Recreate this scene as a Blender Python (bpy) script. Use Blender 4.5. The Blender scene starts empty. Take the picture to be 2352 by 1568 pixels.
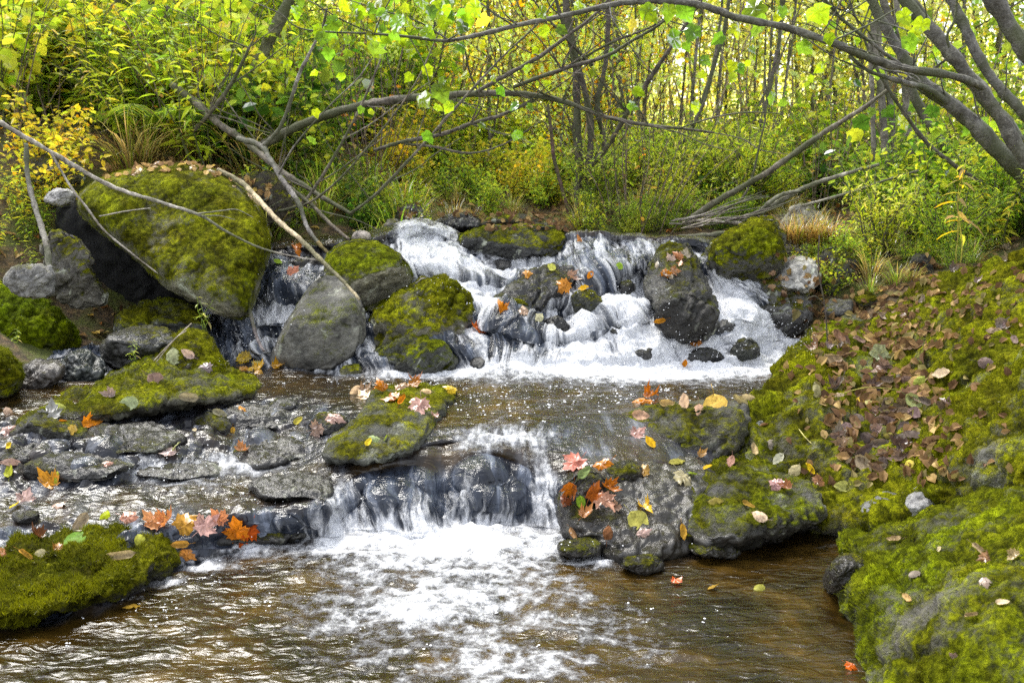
import bpy, math, random
import numpy as np
from mathutils import Vector, Matrix, Quaternion
from mathutils.bvhtree import BVHTree

R = random.Random(11)
NR = np.random.RandomState(5)
scene = bpy.context.scene
COL = scene.collection
PI = math.pi

# ------------------------------------------------------------------ camera frame
CAM_H, FPX, CX, CY = 1.1, 2308.0, 1176.0, 784.0       # authoring frame is 2352 x 1568
PITCH = math.atan(384.0 / FPX)
CP, SP = math.cos(PITCH), math.sin(PITCH)

def P(px, py, Y):
    """world points seen along a pixel at forward distance Y (arrays or floats)"""
    px = np.asarray(px, float); py = np.asarray(py, float); Y = np.asarray(Y, float)
    dx = (px - CX) / FPX; dz = -(py - CY) / FPX
    fy = CP + dz * SP            # forward component
    fz = -SP + dz * CP
    k = Y / fy
    return np.stack(np.broadcast_arrays(dx * k, Y, CAM_H + fz * k), -1)

def slope(py):
    dz = -(np.asarray(py, float) - CY) / FPX
    return -(-SP + dz * CP) / (CP + dz * SP)           # drop per metre forward

def project(p):
    p = np.asarray(p, float)
    x = p[..., 0]; y = p[..., 1]; z = p[..., 2] - CAM_H
    f = y * CP - z * SP; u = y * SP + z * CP
    return CX + FPX * x / f, CY - FPX * u / f

# ------------------------------------------------------------------ noise
def _hash(ix, iy, iz, seed):
    h = (ix.astype(np.uint32) * np.uint32(374761393) + iy.astype(np.uint32) * np.uint32(668265263)
         + iz.astype(np.uint32) * np.uint32(2147483647) + np.uint32((seed * 1274126177) & 0xffffffff))
    h = (h ^ (h >> np.uint32(13))) * np.uint32(1274126177)
    h = (h ^ (h >> np.uint32(16))) * np.uint32(2246822519)
    h = h ^ (h >> np.uint32(13))
    return h.astype(np.float64) / 4294967295.0 * 2 - 1

def vnoise(p, seed=0):
    p = np.asarray(p, float)
    i = np.floor(p).astype(np.int64); f = p - i
    f = f * f * f * (f * (f * 6 - 15) + 10)
    x, y, z = i[..., 0], i[..., 1], i[..., 2]
    out = 0
    for dx in (0, 1):
        wx = f[..., 0] if dx else 1 - f[..., 0]
        for dy in (0, 1):
            wy = f[..., 1] if dy else 1 - f[..., 1]
            for dz in (0, 1):
                wz = f[..., 2] if dz else 1 - f[..., 2]
                out = out + wx * wy * wz * _hash(x + dx, y + dy, z + dz, seed)
    return out

def fbm(p, octaves=4, gain=0.5, seed=0):
    p = np.asarray(p, float); a = 1.0; s = 0; t = 0
    for o in range(octaves):
        s = s + a * vnoise(p * (2.03 ** o) + 17.3 * o, seed + o * 13); t += a; a *= gain
    return s / t

def sstep(a, b, x):
    t = np.clip((x - a) / (b - a), 0, 1)
    return t * t * (3 - 2 * t)

# ------------------------------------------------------------------ mesh making
def mk_mesh(name, V, F, smooth=True, attrs=None, cols=None):
    V = np.ascontiguousarray(V, np.float32); F = np.ascontiguousarray(F, np.int32)
    me = bpy.data.meshes.new(name)
    nv, nf, k = len(V), len(F), F.shape[1]
    me.vertices.add(nv); me.vertices.foreach_set('co', V.ravel())
    me.loops.add(nf * k); me.loops.foreach_set('vertex_index', F.ravel())
    me.polygons.add(nf)
    me.polygons.foreach_set('loop_start', np.arange(0, nf * k, k, dtype=np.int32))
    me.polygons.foreach_set('loop_total', np.full(nf, k, np.int32))
    me.polygons.foreach_set('use_smooth', np.full(nf, smooth, bool))
    me.update(calc_edges=True)
    for n, a in (attrs or {}).items():
        at = me.attributes.new(n, 'FLOAT', 'POINT'); at.data.foreach_set('value', np.ascontiguousarray(a, np.float32))
    for n, a in (cols or {}).items():
        a = np.asarray(a, np.float32)
        if a.shape[1] == 3: a = np.hstack([a, np.ones((len(a), 1), np.float32)])
        at = me.attributes.new(n, 'FLOAT_COLOR', 'POINT'); at.data.foreach_set('color', np.ascontiguousarray(a).ravel())
    return me

def link(name, me, mat=None, parent=None, color=None):
    o = bpy.data.objects.new(name, me); COL.objects.link(o)
    if mat is not None and me is not None and not me.materials: me.materials.append(mat)
    if parent is not None: o.parent = parent
    if color is not None: o.color = (*color[:3], 1)
    return o

def tag(o, label=None, cat=None, group=None, kind=None):
    if label: o['label'] = label
    if cat: o['category'] = cat
    if group: o['group'] = group
    if kind: o['kind'] = kind
    return o

def thing(name, label, cat, loc=(0, 0, 0), group=None):
    o = bpy.data.objects.new(name, None); COL.objects.link(o); o.location = loc
    o.empty_display_size = 0.05
    return tag(o, label, cat, group)

def dup(root, loc, rotz=0, scale=1.0, color=None, tilt=(0, 0)):
    r = root.copy(); COL.objects.link(r)
    r.location = loc; r.rotation_euler = (tilt[0], tilt[1], rotz); r.scale = (scale,) * 3
    for ch in root.children:
        c = ch.copy(); COL.objects.link(c); c.parent = r
        if color is not None and c.name.split('.')[0] in ('foliage', 'blades', 'fronds', 'crown'): c.color = (*color, 1)
        for g in ch.children:
            d = g.copy(); COL.objects.link(d); d.parent = c
    return r

def vnormals(V, F):
    a = V[F[:, 1]] - V[F[:, 0]]; b = V[F[:, 2]] - V[F[:, 0]]
    n = np.cross(a, b); N = np.zeros_like(V)
    for k in range(F.shape[1]): np.add.at(N, F[:, k], n)
    return N / (np.linalg.norm(N, axis=1, keepdims=True) + 1e-12)

def grid_faces(nr, nc):
    i = np.arange(nr - 1)[:, None] * nc + np.arange(nc - 1)[None, :]
    return np.stack([i, i + 1, i + nc + 1, i + nc], -1).reshape(-1, 4)

def catmull(pts, n):
    pts = np.asarray(pts, float); m = len(pts)
    t = np.linspace(0, m - 1, n); i = np.minimum(t.astype(int), m - 2); f = (t - i)[:, None]
    p0 = pts[np.maximum(i - 1, 0)]; p1 = pts[i]; p2 = pts[i + 1]; p3 = pts[np.minimum(i + 2, m - 1)]
    return 0.5 * ((2 * p1) + (-p0 + p2) * f + (2 * p0 - 5 * p1 + 4 * p2 - p3) * f * f + (-p0 + 3 * p1 - 3 * p2 + p3) * f ** 3)

def tube(pts, radii, sides=6, n=None, rough=0.0, seed=0):
    """tapered tube through points -> V, F(quads)"""
    pts = np.asarray(pts, float); radii = np.asarray(radii, float)
    if n is None: n = max(len(pts), 2)
    q = catmull(np.hstack([pts, radii[:, None]]), n) if len(pts) > 2 else np.hstack([pts, radii[:, None]])
    c = q[:, :3]; r = np.maximum(q[:, 3], 1e-4); n = len(c)
    T = np.gradient(c, axis=0); T /= np.linalg.norm(T, axis=1, keepdims=True) + 1e-9
    up = np.array([0.31, 0.2, 0.93]) if abs(T[:, 2]).mean() < .8 else np.array([1, 0.2, 0.1])
    A = np.cross(T, up); A /= np.linalg.norm(A, axis=1, keepdims=True) + 1e-9
    B = np.cross(T, A)
    th = np.arange(sides) * 2 * PI / sides
    ring = A[:, None, :] * np.cos(th)[None, :, None] + B[:, None, :] * np.sin(th)[None, :, None]
    rr = r[:, None] * np.ones(sides)[None]
    V = c[:, None, :] + ring * rr[..., None]
    if rough > 0:
        nz = fbm(V.reshape(-1, 3) * (0.6 / max(r.mean(), 1e-3)) + seed * 9.1, 2, .5, seed).reshape(n, sides)
        V = V + ring * (rr * rough * nz)[..., None]
    V = V.reshape(-1, 3)
    i = np.arange(n - 1)[:, None] * sides; j = np.arange(sides)[None]; j2 = (j + 1) % sides
    F = np.stack([i + j, i + j2, i + sides + j2, i + sides + j], -1).reshape(-1, 4)
    V = np.vstack([V, c[:1], c[-1:]]); k0 = len(V) - 2
    js = np.arange(sides); j2 = (js + 1) % sides; e = (n - 1) * sides
    F = np.vstack([F, np.stack([j2, js, np.full(sides, k0), np.full(sides, k0)], -1),
                   np.stack([e + js, e + j2, np.full(sides, k0 + 1), np.full(sides, k0 + 1)], -1)])
    return V, F

def fix_quads(F):      # degenerate quads (last two equal) -> keep as triangles list
    d = F[:, 2] == F[:, 3]
    q = F[~d]
    return np.vstack([q[:, [0, 1, 2]], q[:, [0, 2, 3]], F[d][:, :3]])

class Bag:
    def __init__(s): s.V = []; s.F = []; s.C = []; s.n = 0
    def add(s, V, F, C=None):
        if F.shape[1] == 4: F = fix_quads(F)
        s.V.append(V); s.F.append(F + s.n); s.n += len(V)
        if C is not None: s.C.append(C)
    def mesh(s, name, smooth=True, attrs=None):
        V = np.vstack(s.V); F = np.vstack(s.F)
        return mk_mesh(name, V, F, smooth, attrs, {'Col': np.vstack(s.C)} if s.C else None)

# ------------------------------------------------------------------ materials
def new_mat(name):
    m = bpy.data.materials.new(name); m.use_nodes = True
    nt = m.node_tree; nt.nodes.clear()
    return m, nt
class NT:
    def __init__(s, nt): s.nt = nt
    def n(s, typ, **kw):
        nd = s.nt.nodes.new(typ)
        for k, v in kw.items(): setattr(nd, k, v)
        return nd
    def l(s, a, b): s.nt.links.new(a, b)
    def val(s, sock, v):
        if hasattr(v, 'links') or isinstance(v, bpy.types.NodeSocket): s.l(v, sock)
        else: sock.default_value = v
    def math(s, op, a, b=None, c=None, clamp=False):
        nd = s.n('ShaderNodeMath', operation=op, use_clamp=clamp)
        s.val(nd.inputs[0], a)
        if b is not None: s.val(nd.inputs[1], b)
        if c is not None: s.val(nd.inputs[2], c)
        return nd.outputs[0]
    def noise(s, vec, scale, detail=4, rough=.55, dist=0.0):
        nd = s.n('ShaderNodeTexNoise'); s.l(vec, nd.inputs['Vector'])
        nd.inputs['Scale'].default_value = scale; nd.inputs['Detail'].default_value = detail
        nd.inputs['Roughness'].default_value = rough; nd.inputs['Distortion'].default_value = dist
        return nd.outputs['Fac']
    def ramp(s, fac, stops, interp='LINEAR'):
        nd = s.n('ShaderNodeValToRGB'); nd.color_ramp.interpolation = interp
        el = nd.color_ramp.elements
        while len(el) < len(stops): el.new(0.5)
        for e, (p, c) in zip(el, stops): e.position = p; e.color = (*c, 1) if len(c) == 3 else c
        s.l(fac, nd.inputs[0]); return nd.outputs[0]
    def mix(s, fac, a, b, mode='MIX'):
        nd = s.n('ShaderNodeMix', data_type='RGBA', blend_type=mode)
        s.val(nd.inputs[0], fac)
        for sock, v in ((nd.inputs[6], a), (nd.inputs[7], b)):
            if isinstance(v, tuple): sock.default_value = (*v[:3], 1)
            else: s.l(v, sock)
        return nd.outputs[2]
    def attr(s, name, typ='GEOMETRY'):
        return s.n('ShaderNodeAttribute', attribute_name=name, attribute_type=typ)
    def bump(s, h, strength, dist, normal=None):
        nd = s.n('ShaderNodeBump'); nd.inputs['Strength'].default_value = strength
        nd.inputs['Distance'].default_value = dist; s.l(h, nd.inputs['Height'])
        if normal: s.l(normal, nd.inputs['Normal'])
        return nd.outputs[0]

def srange(N, x, a, b):
    nd = N.n('ShaderNodeMapRange', interpolation_type='SMOOTHSTEP')
    N.val(nd.inputs[0], x); N.val(nd.inputs[1], a); N.val(nd.inputs[2], b)
    return nd.outputs[0]

def rock_material():
    m, nt = new_mat('mossy_rock'); N = NT(nt)
    pos = N.n('ShaderNodeTexCoord').outputs['Object']
    oi = N.n('ShaderNodeObjectInfo')
    n1 = N.noise(pos, 4.0, 6, .6, .4); n2 = N.noise(pos, 22, 6, .65); n3 = N.noise(pos, 110, 4, .7)
    n4 = N.noise(pos, 9, 5, .6, 1.0)
    st = N.ramp(n1, [(.25, (.35, .34, .33)), (.5, (.8, .78, .75)), (.75, (1.25, 1.2, 1.1))])
    st2 = N.ramp(n2, [(.34, (.48, .48, .49)), (.5, (.92, .92, .92)), (.66, (1.4, 1.4, 1.37))])
    base = N.mix(1, N.mix(1, oi.outputs['Color'], st, 'MULTIPLY'), st2, 'MULTIPLY')
    lich = srange(N, n4, .60, .68)
    lat = N.attr('lichen').outputs['Fac']
    base = N.mix(N.math('MULTIPLY', lich, lat), base, (.36, .38, .30))
    wet = N.attr('wet').outputs['Fac']
    base = N.mix(wet, base, N.mix(1, base, (.28, .27, .27), 'MULTIPLY'))
    # moss
    ma = N.attr('moss').outputs['Fac']
    mm = N.math('ADD', ma, N.math('MULTIPLY', N.math('SUBTRACT', n2, .5), .8))
    mm = N.math('ADD', mm, N.math('MULTIPLY', N.math('SUBTRACT', n3, .5), .4))
    mf = srange(N, mm, .30, .68)
    mc = N.ramp(N.noise(pos, 55, 5, .75), [(.26, (.035, .038, .003)), (.41, (.08, .088, .002)), (.54, (.235, .24, .005)), (.70, (.42, .42, .018))])
    mbig = N.ramp(N.noise(pos, 5.5, 5, .6, .6), [(.3, (.40, .38, .32)), (.5, (1.0, 1.0, 1.0)), (.7, (1.45, 1.55, .75))])
    mc = N.mix(1, mc, mbig, 'MULTIPLY')
    brn = srange(N, N.noise(pos, 7.5, 4, .65, .8), .50, .66)
    mc = N.mix(N.math('MULTIPLY', brn, .38), mc, N.mix(1, mc, (.62, .44, .5), 'MULTIPLY'))
    cv = N.attr('crev_shade').outputs['Fac']
    mc = N.mix(1, mc, N.ramp(cv, [(.0, (.16, .15, .13)), (.25, (.74, .74, .74)), (.65, (1.2, 1.2, 1.2))]), 'MULTIPLY')  # crease shade painted into the moss colour
    base = N.mix(1, base, N.ramp(cv, [(.0, (.35, .34, .33)), (.15, (1.4, 1.4, 1.4)), (.6, (1.75, 1.75, 1.75))]), 'MULTIPLY')  # same painted crease shade in the stone colour, the rest lifted
    tintn = N.attr('mtint').outputs['Fac']
    mc = N.mix(tintn, mc, N.mix(1, mc, (.72, 1.06, .55), 'MULTIPLY'))
    mc = N.mix(N.math('MULTIPLY', wet, .75), mc, N.mix(1, mc, (.38, .36, .36), 'MULTIPLY'))
    colr = N.mix(mf, base, mc)
    hgt = N.math('ADD', N.math('MULTIPLY', n2, .6), N.math('MULTIPLY', n3, .35))
    hgt = N.math('MULTIPLY', hgt, N.math('SUBTRACT', 1, N.math('MULTIPLY', wet, .72)))
    mh = N.math('MULTIPLY', N.math('MULTIPLY', N.noise(pos, 130, 5, .8), 1.3), mf)
    hgt = N.math('ADD', hgt, mh)
    b = N.bump(hgt, 1.0, .026)
    pr = N.n('ShaderNodeBsdfPrincipled')
    N.l(colr, pr.inputs['Base Color']); N.l(b, pr.inputs['Normal'])
    N.l(N.math('SUBTRACT', .5, N.math('MULTIPLY', mf, .45)), pr.inputs['Specular IOR Level'])
    ro = N.math('SUBTRACT', .85, N.math('MULTIPLY', N.math('MULTIPLY', wet, N.math('SUBTRACT', 1, N.math('MULTIPLY', mf, .6))), .66))
    N.l(ro, pr.inputs['Roughness'])
    out = N.n('ShaderNodeOutputMaterial'); N.l(pr.outputs[0], out.inputs[0])
    return m

def foliage_material(name, trans=.5, gloss=.35, blotch=0.0):
    m, nt = new_mat(name); N = NT(nt)
    c = N.attr('Col').outputs['Color']; oi = N.n('ShaderNodeObjectInfo')
    col = N.mix(1, c, oi.outputs['Color'], 'MULTIPLY')
    if blotch:
        pos = N.n('ShaderNodeTexCoord').outputs['Object']
        w = N.noise(pos, 9, 4, .7)
        col = N.mix(1, col, N.ramp(w, [(.3, (.45, .38, .3)), (.5, (1, 1, 1)), (.7, (1.25, 1.2, 1.0))]), 'MULTIPLY')
        v = N.attr('vein').outputs['Fac']
        col = N.mix(N.math('MULTIPLY', v, .28), col, N.mix(1, col, (.45, .4, .35), 'MULTIPLY'))
    d = N.n('ShaderNodeBsdfDiffuse'); N.l(col, d.inputs[0])
    t = N.n('ShaderNodeBsdfTranslucent'); N.l(N.mix(1, col, (1.9, 1.82, 1.5), 'MULTIPLY'), t.inputs[0])
    mx = N.n('ShaderNodeMixShader'); mx.inputs[0].default_value = trans
    N.l(d.outputs[0], mx.inputs[1]); N.l(t.outputs[0], mx.inputs[2])
    g = N.n('ShaderNodeBsdfGlossy'); g.inputs['Roughness'].default_value = .38; g.inputs[0].default_value = (1, 1, 1, 1)
    fr = N.n('ShaderNodeFresnel'); fr.inputs[0].default_value = 1.4
    m2 = N.n('ShaderNodeMixShader'); N.l(N.math('MULTIPLY', fr.outputs[0], gloss), m2.inputs[0])
    N.l(mx.outputs[0], m2.inputs[1]); N.l(g.outputs[0], m2.inputs[2])
    out = N.n('ShaderNodeOutputMaterial'); N.l(m2.outputs[0], out.inputs[0])
    return m

def bark_material():
    m, nt = new_mat('bark'); N = NT(nt)
    pos = N.n('ShaderNodeTexCoord').outputs['Object']; oi = N.n('ShaderNodeObjectInfo')
    n1 = N.noise(pos, 14, 5, .65, .5); n2 = N.noise(pos, 70, 4, .7); n3 = N.noise(pos, 3, 4, .6)
    c = N.mix(1, oi.outputs['Color'], N.ramp(n1, [(.32, (.34, .30, .25)), (.5, (.95, .93, .9)), (.66, (1.7, 1.7, 1.65))]), 'MULTIPLY')
    c = N.mix(1, c, N.ramp(n2, [(.3, (.5, .5, .5)), (.55, (1.1, 1.1, 1.1)), (.75, (1.7, 1.7, 1.7))]), 'MULTIPLY')
    len_ = N.n('ShaderNodeTexVoronoi'); N.l(pos, len_.inputs['Vector']); len_.inputs['Scale'].default_value = 45
    c = N.mix(N.math('MULTIPLY', srange(N, len_.outputs['Distance'], .24, .08), .5), c, (.30, .29, .25))
    c = N.mix(N.math('MULTIPLY', srange(N, n3, .45, .58), .75), c, (.055, .065, .02))
    pr = N.n('ShaderNodeBsdfPrincipled'); N.l(c, pr.inputs['Base Color']); pr.inputs['Roughness'].default_value = .75
    N.l(N.bump(N.math('ADD', n1, n2), .9, .010), pr.inputs['Normal'])
    out = N.n('ShaderNodeOutputMaterial'); N.l(pr.outputs[0], out.inputs[0])
    return m

def soil_material():
    m, nt = new_mat('forest_floor'); N = NT(nt)
    pos = N.n('ShaderNodeTexCoord').outputs['Object']
    n1 = N.noise(pos, 3, 6, .65, .5); n2 = N.noise(pos, 28, 6, .7); n3 = N.noise(pos, 90, 3, .7)
    c = N.ramp(n2, [(.3, (.02, .014, .008)), (.48, (.075, .05, .025)), (.6, (.16, .10, .045)), (.75, (.26, .17, .07))])
    g = N.ramp(n3, [(.3, (.03, .04, .006)), (.6, (.11, .13, .015))])
    c = N.mix(srange(N, n1, .45, .6), c, g)
    pr = N.n('ShaderNodeBsdfPrincipled'); N.l(c, pr.inputs['Base Color']); pr.inputs['Roughness'].default_value = .95
    N.l(N.bump(N.math('ADD', n2, N.math('MULTIPLY', n3, .5)), 1, .03), pr.inputs['Normal'])
    out = N.n('ShaderNodeOutputMaterial'); N.l(pr.outputs[0], out.inputs[0])
    return m

def water_material():
    m, nt = new_mat('stream_water'); N = NT(nt)
    pos = N.n('ShaderNodeTexCoord').outputs['Object']
    fl = N.n('ShaderNodeCombineXYZ')
    N.l(N.attr('fu').outputs['Fac'], fl.inputs[0]); N.l(N.attr('fv').outputs['Fac'], fl.inputs[1])
    fl = fl.outputs[0]
    mp = N.n('ShaderNodeMapping'); N.l(fl, mp.inputs[0]); mp.inputs['Scale'].default_value = (1, .22, 1)
    st = N.noise(mp.outputs[0], 40, 4, .62, .6)
    fn = N.noise(pos, 75, 5, .75, .3); fn2 = N.noise(pos, 230, 3, .7)
    foam = N.attr('foam').outputs['Fac']; steep = N.attr('steep').outputs['Fac']
    f = N.math('ADD', foam, N.math('MULTIPLY', N.math('MULTIPLY', N.math('SUBTRACT', fn, .5), 1.05), N.math('SUBTRACT', 1, N.math('MULTIPLY', steep, .72))))
    f = N.math('ADD', f, N.math('MULTIPLY', N.math('MULTIPLY', N.math('SUBTRACT', st, .5), 1.9), steep))
    vo = N.n('ShaderNodeTexVoronoi'); vo.inputs['Scale'].default_value = 24
    vd = N.n('ShaderNodeVectorMath', operation='ADD'); vs = N.n('ShaderNodeVectorMath', operation='SCALE'); vs.inputs['Scale'].default_value = .07
    vn = N.n('ShaderNodeTexNoise'); vn.inputs['Scale'].default_value = 9; vn.inputs['Detail'].default_value = 3; N.l(pos, vn.inputs['Vector'])
    N.l(vn.outputs['Color'], vs.inputs[0]); N.l(pos, vd.inputs[0]); N.l(vs.outputs[0], vd.inputs[1]); N.l(vd.outputs[0], vo.inputs['Vector'])
    lace = N.math('MULTIPLY', N.math('MULTIPLY', N.math('SUBTRACT', vo.outputs['Distance'], .42), .55), N.math('SUBTRACT', 1, steep))
    f = N.math('ADD', f, lace)
    ff = srange(N, f, .36, 1.0)
    # bed seen through shallow brown water
    bn = N.noise(pos, 3.2, 5, .6, .8); bn2 = N.noise(pos, 16, 5, .7, .5)
    bed = N.ramp(bn, [(.3, (.004, .0025, .001)), (.5, (.020, .0115, .002)), (.7, (.066, .038, .007))])
    bed = N.mix(1, bed, N.ramp(bn2, [(.3, (.5, .5, .5)), (.6, (1.1, 1.1, 1.1)), (.75, (1.6, 1.5, 1.3))]), 'MULTIPLY')
    fallc = N.ramp(N.noise(mp.outputs[0], 16, 4, .6), [(.35, (.005, .006, .010)), (.52, (.022, .028, .042)), (.64, (.12, .14, .185)), (.78, (.32, .345, .40))])
    bed = N.mix(steep, bed, fallc)
    col = N.mix(ff, bed, N.ramp(N.math('ADD', N.math('MULTIPLY', fn, .6), N.math('MULTIPLY', fn2, .4)), [(.32, (.34, .36, .43)), (.45, (.64, .66, .71)), (.60, (.88, .885, .90))]))  # grey stops paint shading into the white foam
    pr = N.n('ShaderNodeBsdfPrincipled'); N.l(col, pr.inputs['Base Color'])
    N.l(N.math('ADD', .045, N.math('MULTIPLY', ff, .5)), pr.inputs['Roughness'])
    pr.inputs['IOR'].default_value = 1.38
    # a little extra sheen from turbulent facets
    h = N.math('ADD', N.math('MULTIPLY', fn, N.math('MULTIPLY', N.math('ADD', ff, .12), .55)), N.math('MULTIPLY', N.math('MULTIPLY', st, steep), .55))
    h = N.math('ADD', h, N.math('MULTIPLY', fn2, N.math('MULTIPLY', ff, .45)))
    mp2 = N.n('ShaderNodeMapping'); N.l(pos, mp2.inputs[0]); mp2.inputs['Scale'].default_value = (.55, 1.25, 1)
    rip = N.noise(mp2.outputs[0], 30, 2, .45, 1.0)
    h = N.math('ADD', h, N.math('MULTIPLY', rip, .36))
    N.l(N.bump(h, .8, .026), pr.inputs['Normal'])
    out = N.n('ShaderNodeOutputMaterial'); N.l(pr.outputs[0], out.inputs[0])
    return m

def plain(name, col, rough=.6, sss=0):
    m, nt = new_mat(name); N = NT(nt)
    pos = N.n('ShaderNodeTexCoord').outputs['Object']
    c = N.mix(1, N.ramp(N.noise(pos, 30, 3, .6), [(.3, (.75, .75, .75)), (.7, (1.1, 1.1, 1.1))]), col, 'MULTIPLY')
    pr = N.n('ShaderNodeBsdfPrincipled'); N.l(c, pr.inputs['Base Color']); pr.inputs['Roughness'].default_value = rough
    out = N.n('ShaderNodeOutputMaterial'); N.l(pr.outputs[0], out.inputs[0])
    return m

M_ROCK = rock_material(); M_LEAF = foliage_material('leaf', .55, .22); M_DEAD = foliage_material('fallen_leaf', .22, .10, 1.0)
M_BIG = foliage_material('broad_leaf', .55, .3, 1.0)
M_BARK = bark_material(); M_SOIL = soil_material(); M_WATER = water_material()
M_FOAM = plain('foam', (.88, .89, .92), .35)

# ------------------------------------------------------------------ world, sun, camera
def setup():
    cam = bpy.data.cameras.new('camera'); co = bpy.data.objects.new('camera', cam); COL.objects.link(co)
    cam.sensor_width = 36; cam.sensor_fit = 'HORIZONTAL'; cam.lens = 36 * FPX / 2352
    cam.dof.use_dof = True; cam.dof.focus_distance = 3.3; cam.dof.aperture_fstop = 6.3
    cam.clip_start = .02; cam.clip_end = 2000
    co.location = (0, 0, CAM_H); co.rotation_euler = (PI / 2 - PITCH, 0, 0)
    scene.camera = co
    w = bpy.data.worlds.new('World'); scene.world = w; w.use_nodes = True
    nt = w.node_tree; nt.nodes.clear(); N = NT(nt)
    sky = N.n('ShaderNodeTexSky', sky_type='NISHITA'); sky.sun_disc = False
    EL, AZ = math.radians(60), math.radians(-38)       # sun high behind the falls, to the left
    sky.sun_elevation = EL; sky.sun_rotation = AZ; sky.dust_density = 1.5; sky.air_density = 1.0
    hs = N.n('ShaderNodeHueSaturation'); hs.inputs['Saturation'].default_value = .22; hs.inputs['Value'].default_value = 3.8
    N.l(sky.outputs[0], hs.inputs['Color'])
    bg = N.n('ShaderNodeBackground'); N.l(hs.outputs[0], bg.inputs[0]); bg.inputs[1].default_value = .15
    out = N.n('ShaderNodeOutputWorld'); N.l(bg.outputs[0], out.inputs[0])
    sd = bpy.data.lights.new('sun', 'SUN'); so = bpy.data.objects.new('sun', sd); COL.objects.link(so)
    sd.energy = 7.0; sd.angle = math.radians(20); sd.color = (1, .96, .88)
    d = Vector((math.sin(AZ) * math.cos(EL), math.cos(AZ) * math.cos(EL), math.sin(EL)))   # towards the sun
    so.rotation_euler = d.to_track_quat('Z', 'Y').to_euler(); so.location = d * 30
    scene.view_settings.view_transform = 'Standard'; scene.view_settings.look = 'None'
    scene.view_settings.exposure = 0; scene.view_settings.gamma = 1
    scene.render.engine = 'CYCLES'
    cy = scene.cycles
    cy.use_denoising = False
    try: cy.denoiser = 'OPENIMAGEDENOISE'
    except Exception: pass
    cy.max_bounces = 8; cy.diffuse_bounces = 5; cy.glossy_bounces = 3; cy.transmission_bounces = 6; cy.transparent_max_bounces = 8
    cy.sample_clamp_indirect = 4; cy.sample_clamp_direct = 4
setup()
# ------------------------------------------------------------------ the stream: terraces of water
# every row is a line across the stream (foot or lip of a fall): authoring x -> (y, height)
ROWS = [
 dict(x=[-350, 2450], y=[1800, 1800], z=[0, 0], n=170, st=0),
 dict(x=[-350, 0, 250, 400, 560, 640, 740, 800, 900, 1000, 1100, 1200, 1280, 1350, 1500, 1600, 1760, 2000, 2450],
      y=[1450, 1440, 1390, 1300, 1262, 1247, 1237, 1230, 1240, 1245, 1222, 1210, 1212, 1262, 1280, 1255, 1178, 1162, 1160],
      z=[0] * 19, n=90, st=1),
 dict(x=[-350, 0, 300, 400, 560, 700, 750, 800, 860, 920, 980, 1020, 1050, 1110, 1170, 1220, 1260, 1300, 1450, 1700, 2000, 2450],
      y=[1260, 1220, 1195, 1190, 1182, 1172, 1158, 1110, 1082, 1070, 1080, 1092, 1066, 1048, 1052, 1085, 1090, 1090, 1110, 1120, 1125, 1125],
      z=[.09, .09, .10, .10, .10, .105, .11, .13, .155, .165, .155, .14, .17, .185, .18, .145, .145, .15, .13, .06, .015, .015], n=50, st=.25),
 dict(x=[-350, 0, 200, 300, 450, 560, 680, 740, 850, 950, 1050, 1150, 1300, 1450, 1700, 2450],
      y=[1135, 1130, 1130, 1108, 1078, 1062, 1066, 1078, 1056, 1030, 1014, 1018, 1035, 1062, 1065, 1065],
      z=[.10, .105, .11, .11, .11, .11, .115, .14, .18, .215, .222, .222, .205, .17, .12, .12], n=90, st=.6),
 dict(x=[-350, 0, 300, 450, 560, 700, 850, 950, 1050, 1150, 1250, 1400, 1700, 2450],
      y=[955, 960, 945, 922, 903, 912, 950, 985, 988, 985, 970, 955, 930, 920],
      z=[.235, .235, .24, .24, .24, .24, .24, .24, .24, .24, .24, .24, .24, .24], n=80, st=.05),
 dict(x=[-350, 0, 300, 560, 620, 850, 1000, 1300, 1500, 1700, 1840, 2000, 2450],
      y=[880, 880, 868, 835, 845, 862, 862, 853, 852, 846, 832, 805, 790],
      z=[.25] * 13, n=100, st=1),
 dict(x=[-350, 300, 560, 620, 700, 850, 950, 1050, 1100, 1150, 1250, 1350, 1450, 1550, 1650, 1750, 1850, 2000, 2450],
      y=[770, 770, 740, 715, 715, 715, 690, 697, 690, 712, 745, 692, 682, 690, 720, 745, 755, 720, 710],
      z=[.25, .25, .40, .46, .46, .46, .50, .49, .50, .465, .41, .50, .52, .50, .455, .41, .25, .25, .25], n=100, st=1),
 dict(x=[-350, 300, 560, 620, 700, 850, 900, 940, 970, 1010, 1060, 1110, 1130, 1180, 1250, 1320, 1400, 1500, 1600, 1660, 1720, 1800, 2000, 2450],
      y=[640, 640, 620, 592, 592, 585, 560, 545, 530, 538, 568, 612, 628, 600, 572, 560, 558, 560, 568, 590, 610, 630, 610, 600],
      z=[.25, .25, .60, .68, .68, .70, .745, .78, .80, .78, .715, .63, .60, .64, .70, .735, .74, .74, .72, .68, .65, .60, .25, .25], n=40, st=.6),
 dict(x=[-350, 520, 600, 850, 920, 960, 1000, 1050, 1120, 1300, 1600, 1750, 1850, 2450],
      y=[600, 600, 572, 560, 528, 512, 518, 550, 590, 548, 550, 580, 600, 600],
      z=[.25, .25, .72, .745, .815, .845, .83, .745, .66, .765, .76, .70, .25, .25], n=14, st=.3),
 dict(x=[-350, 520, 600, 900, 960, 1050, 1130, 1300, 1600, 1750, 1850, 2450],
      y=[585, 585, 560, 520, 500, 535, 570, 541, 541, 560, 585, 585],
      z=[.25, .25, .735, .83, .865, .775, .70, .775, .775, .735, .25, .25], n=0, st=0),
]
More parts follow.
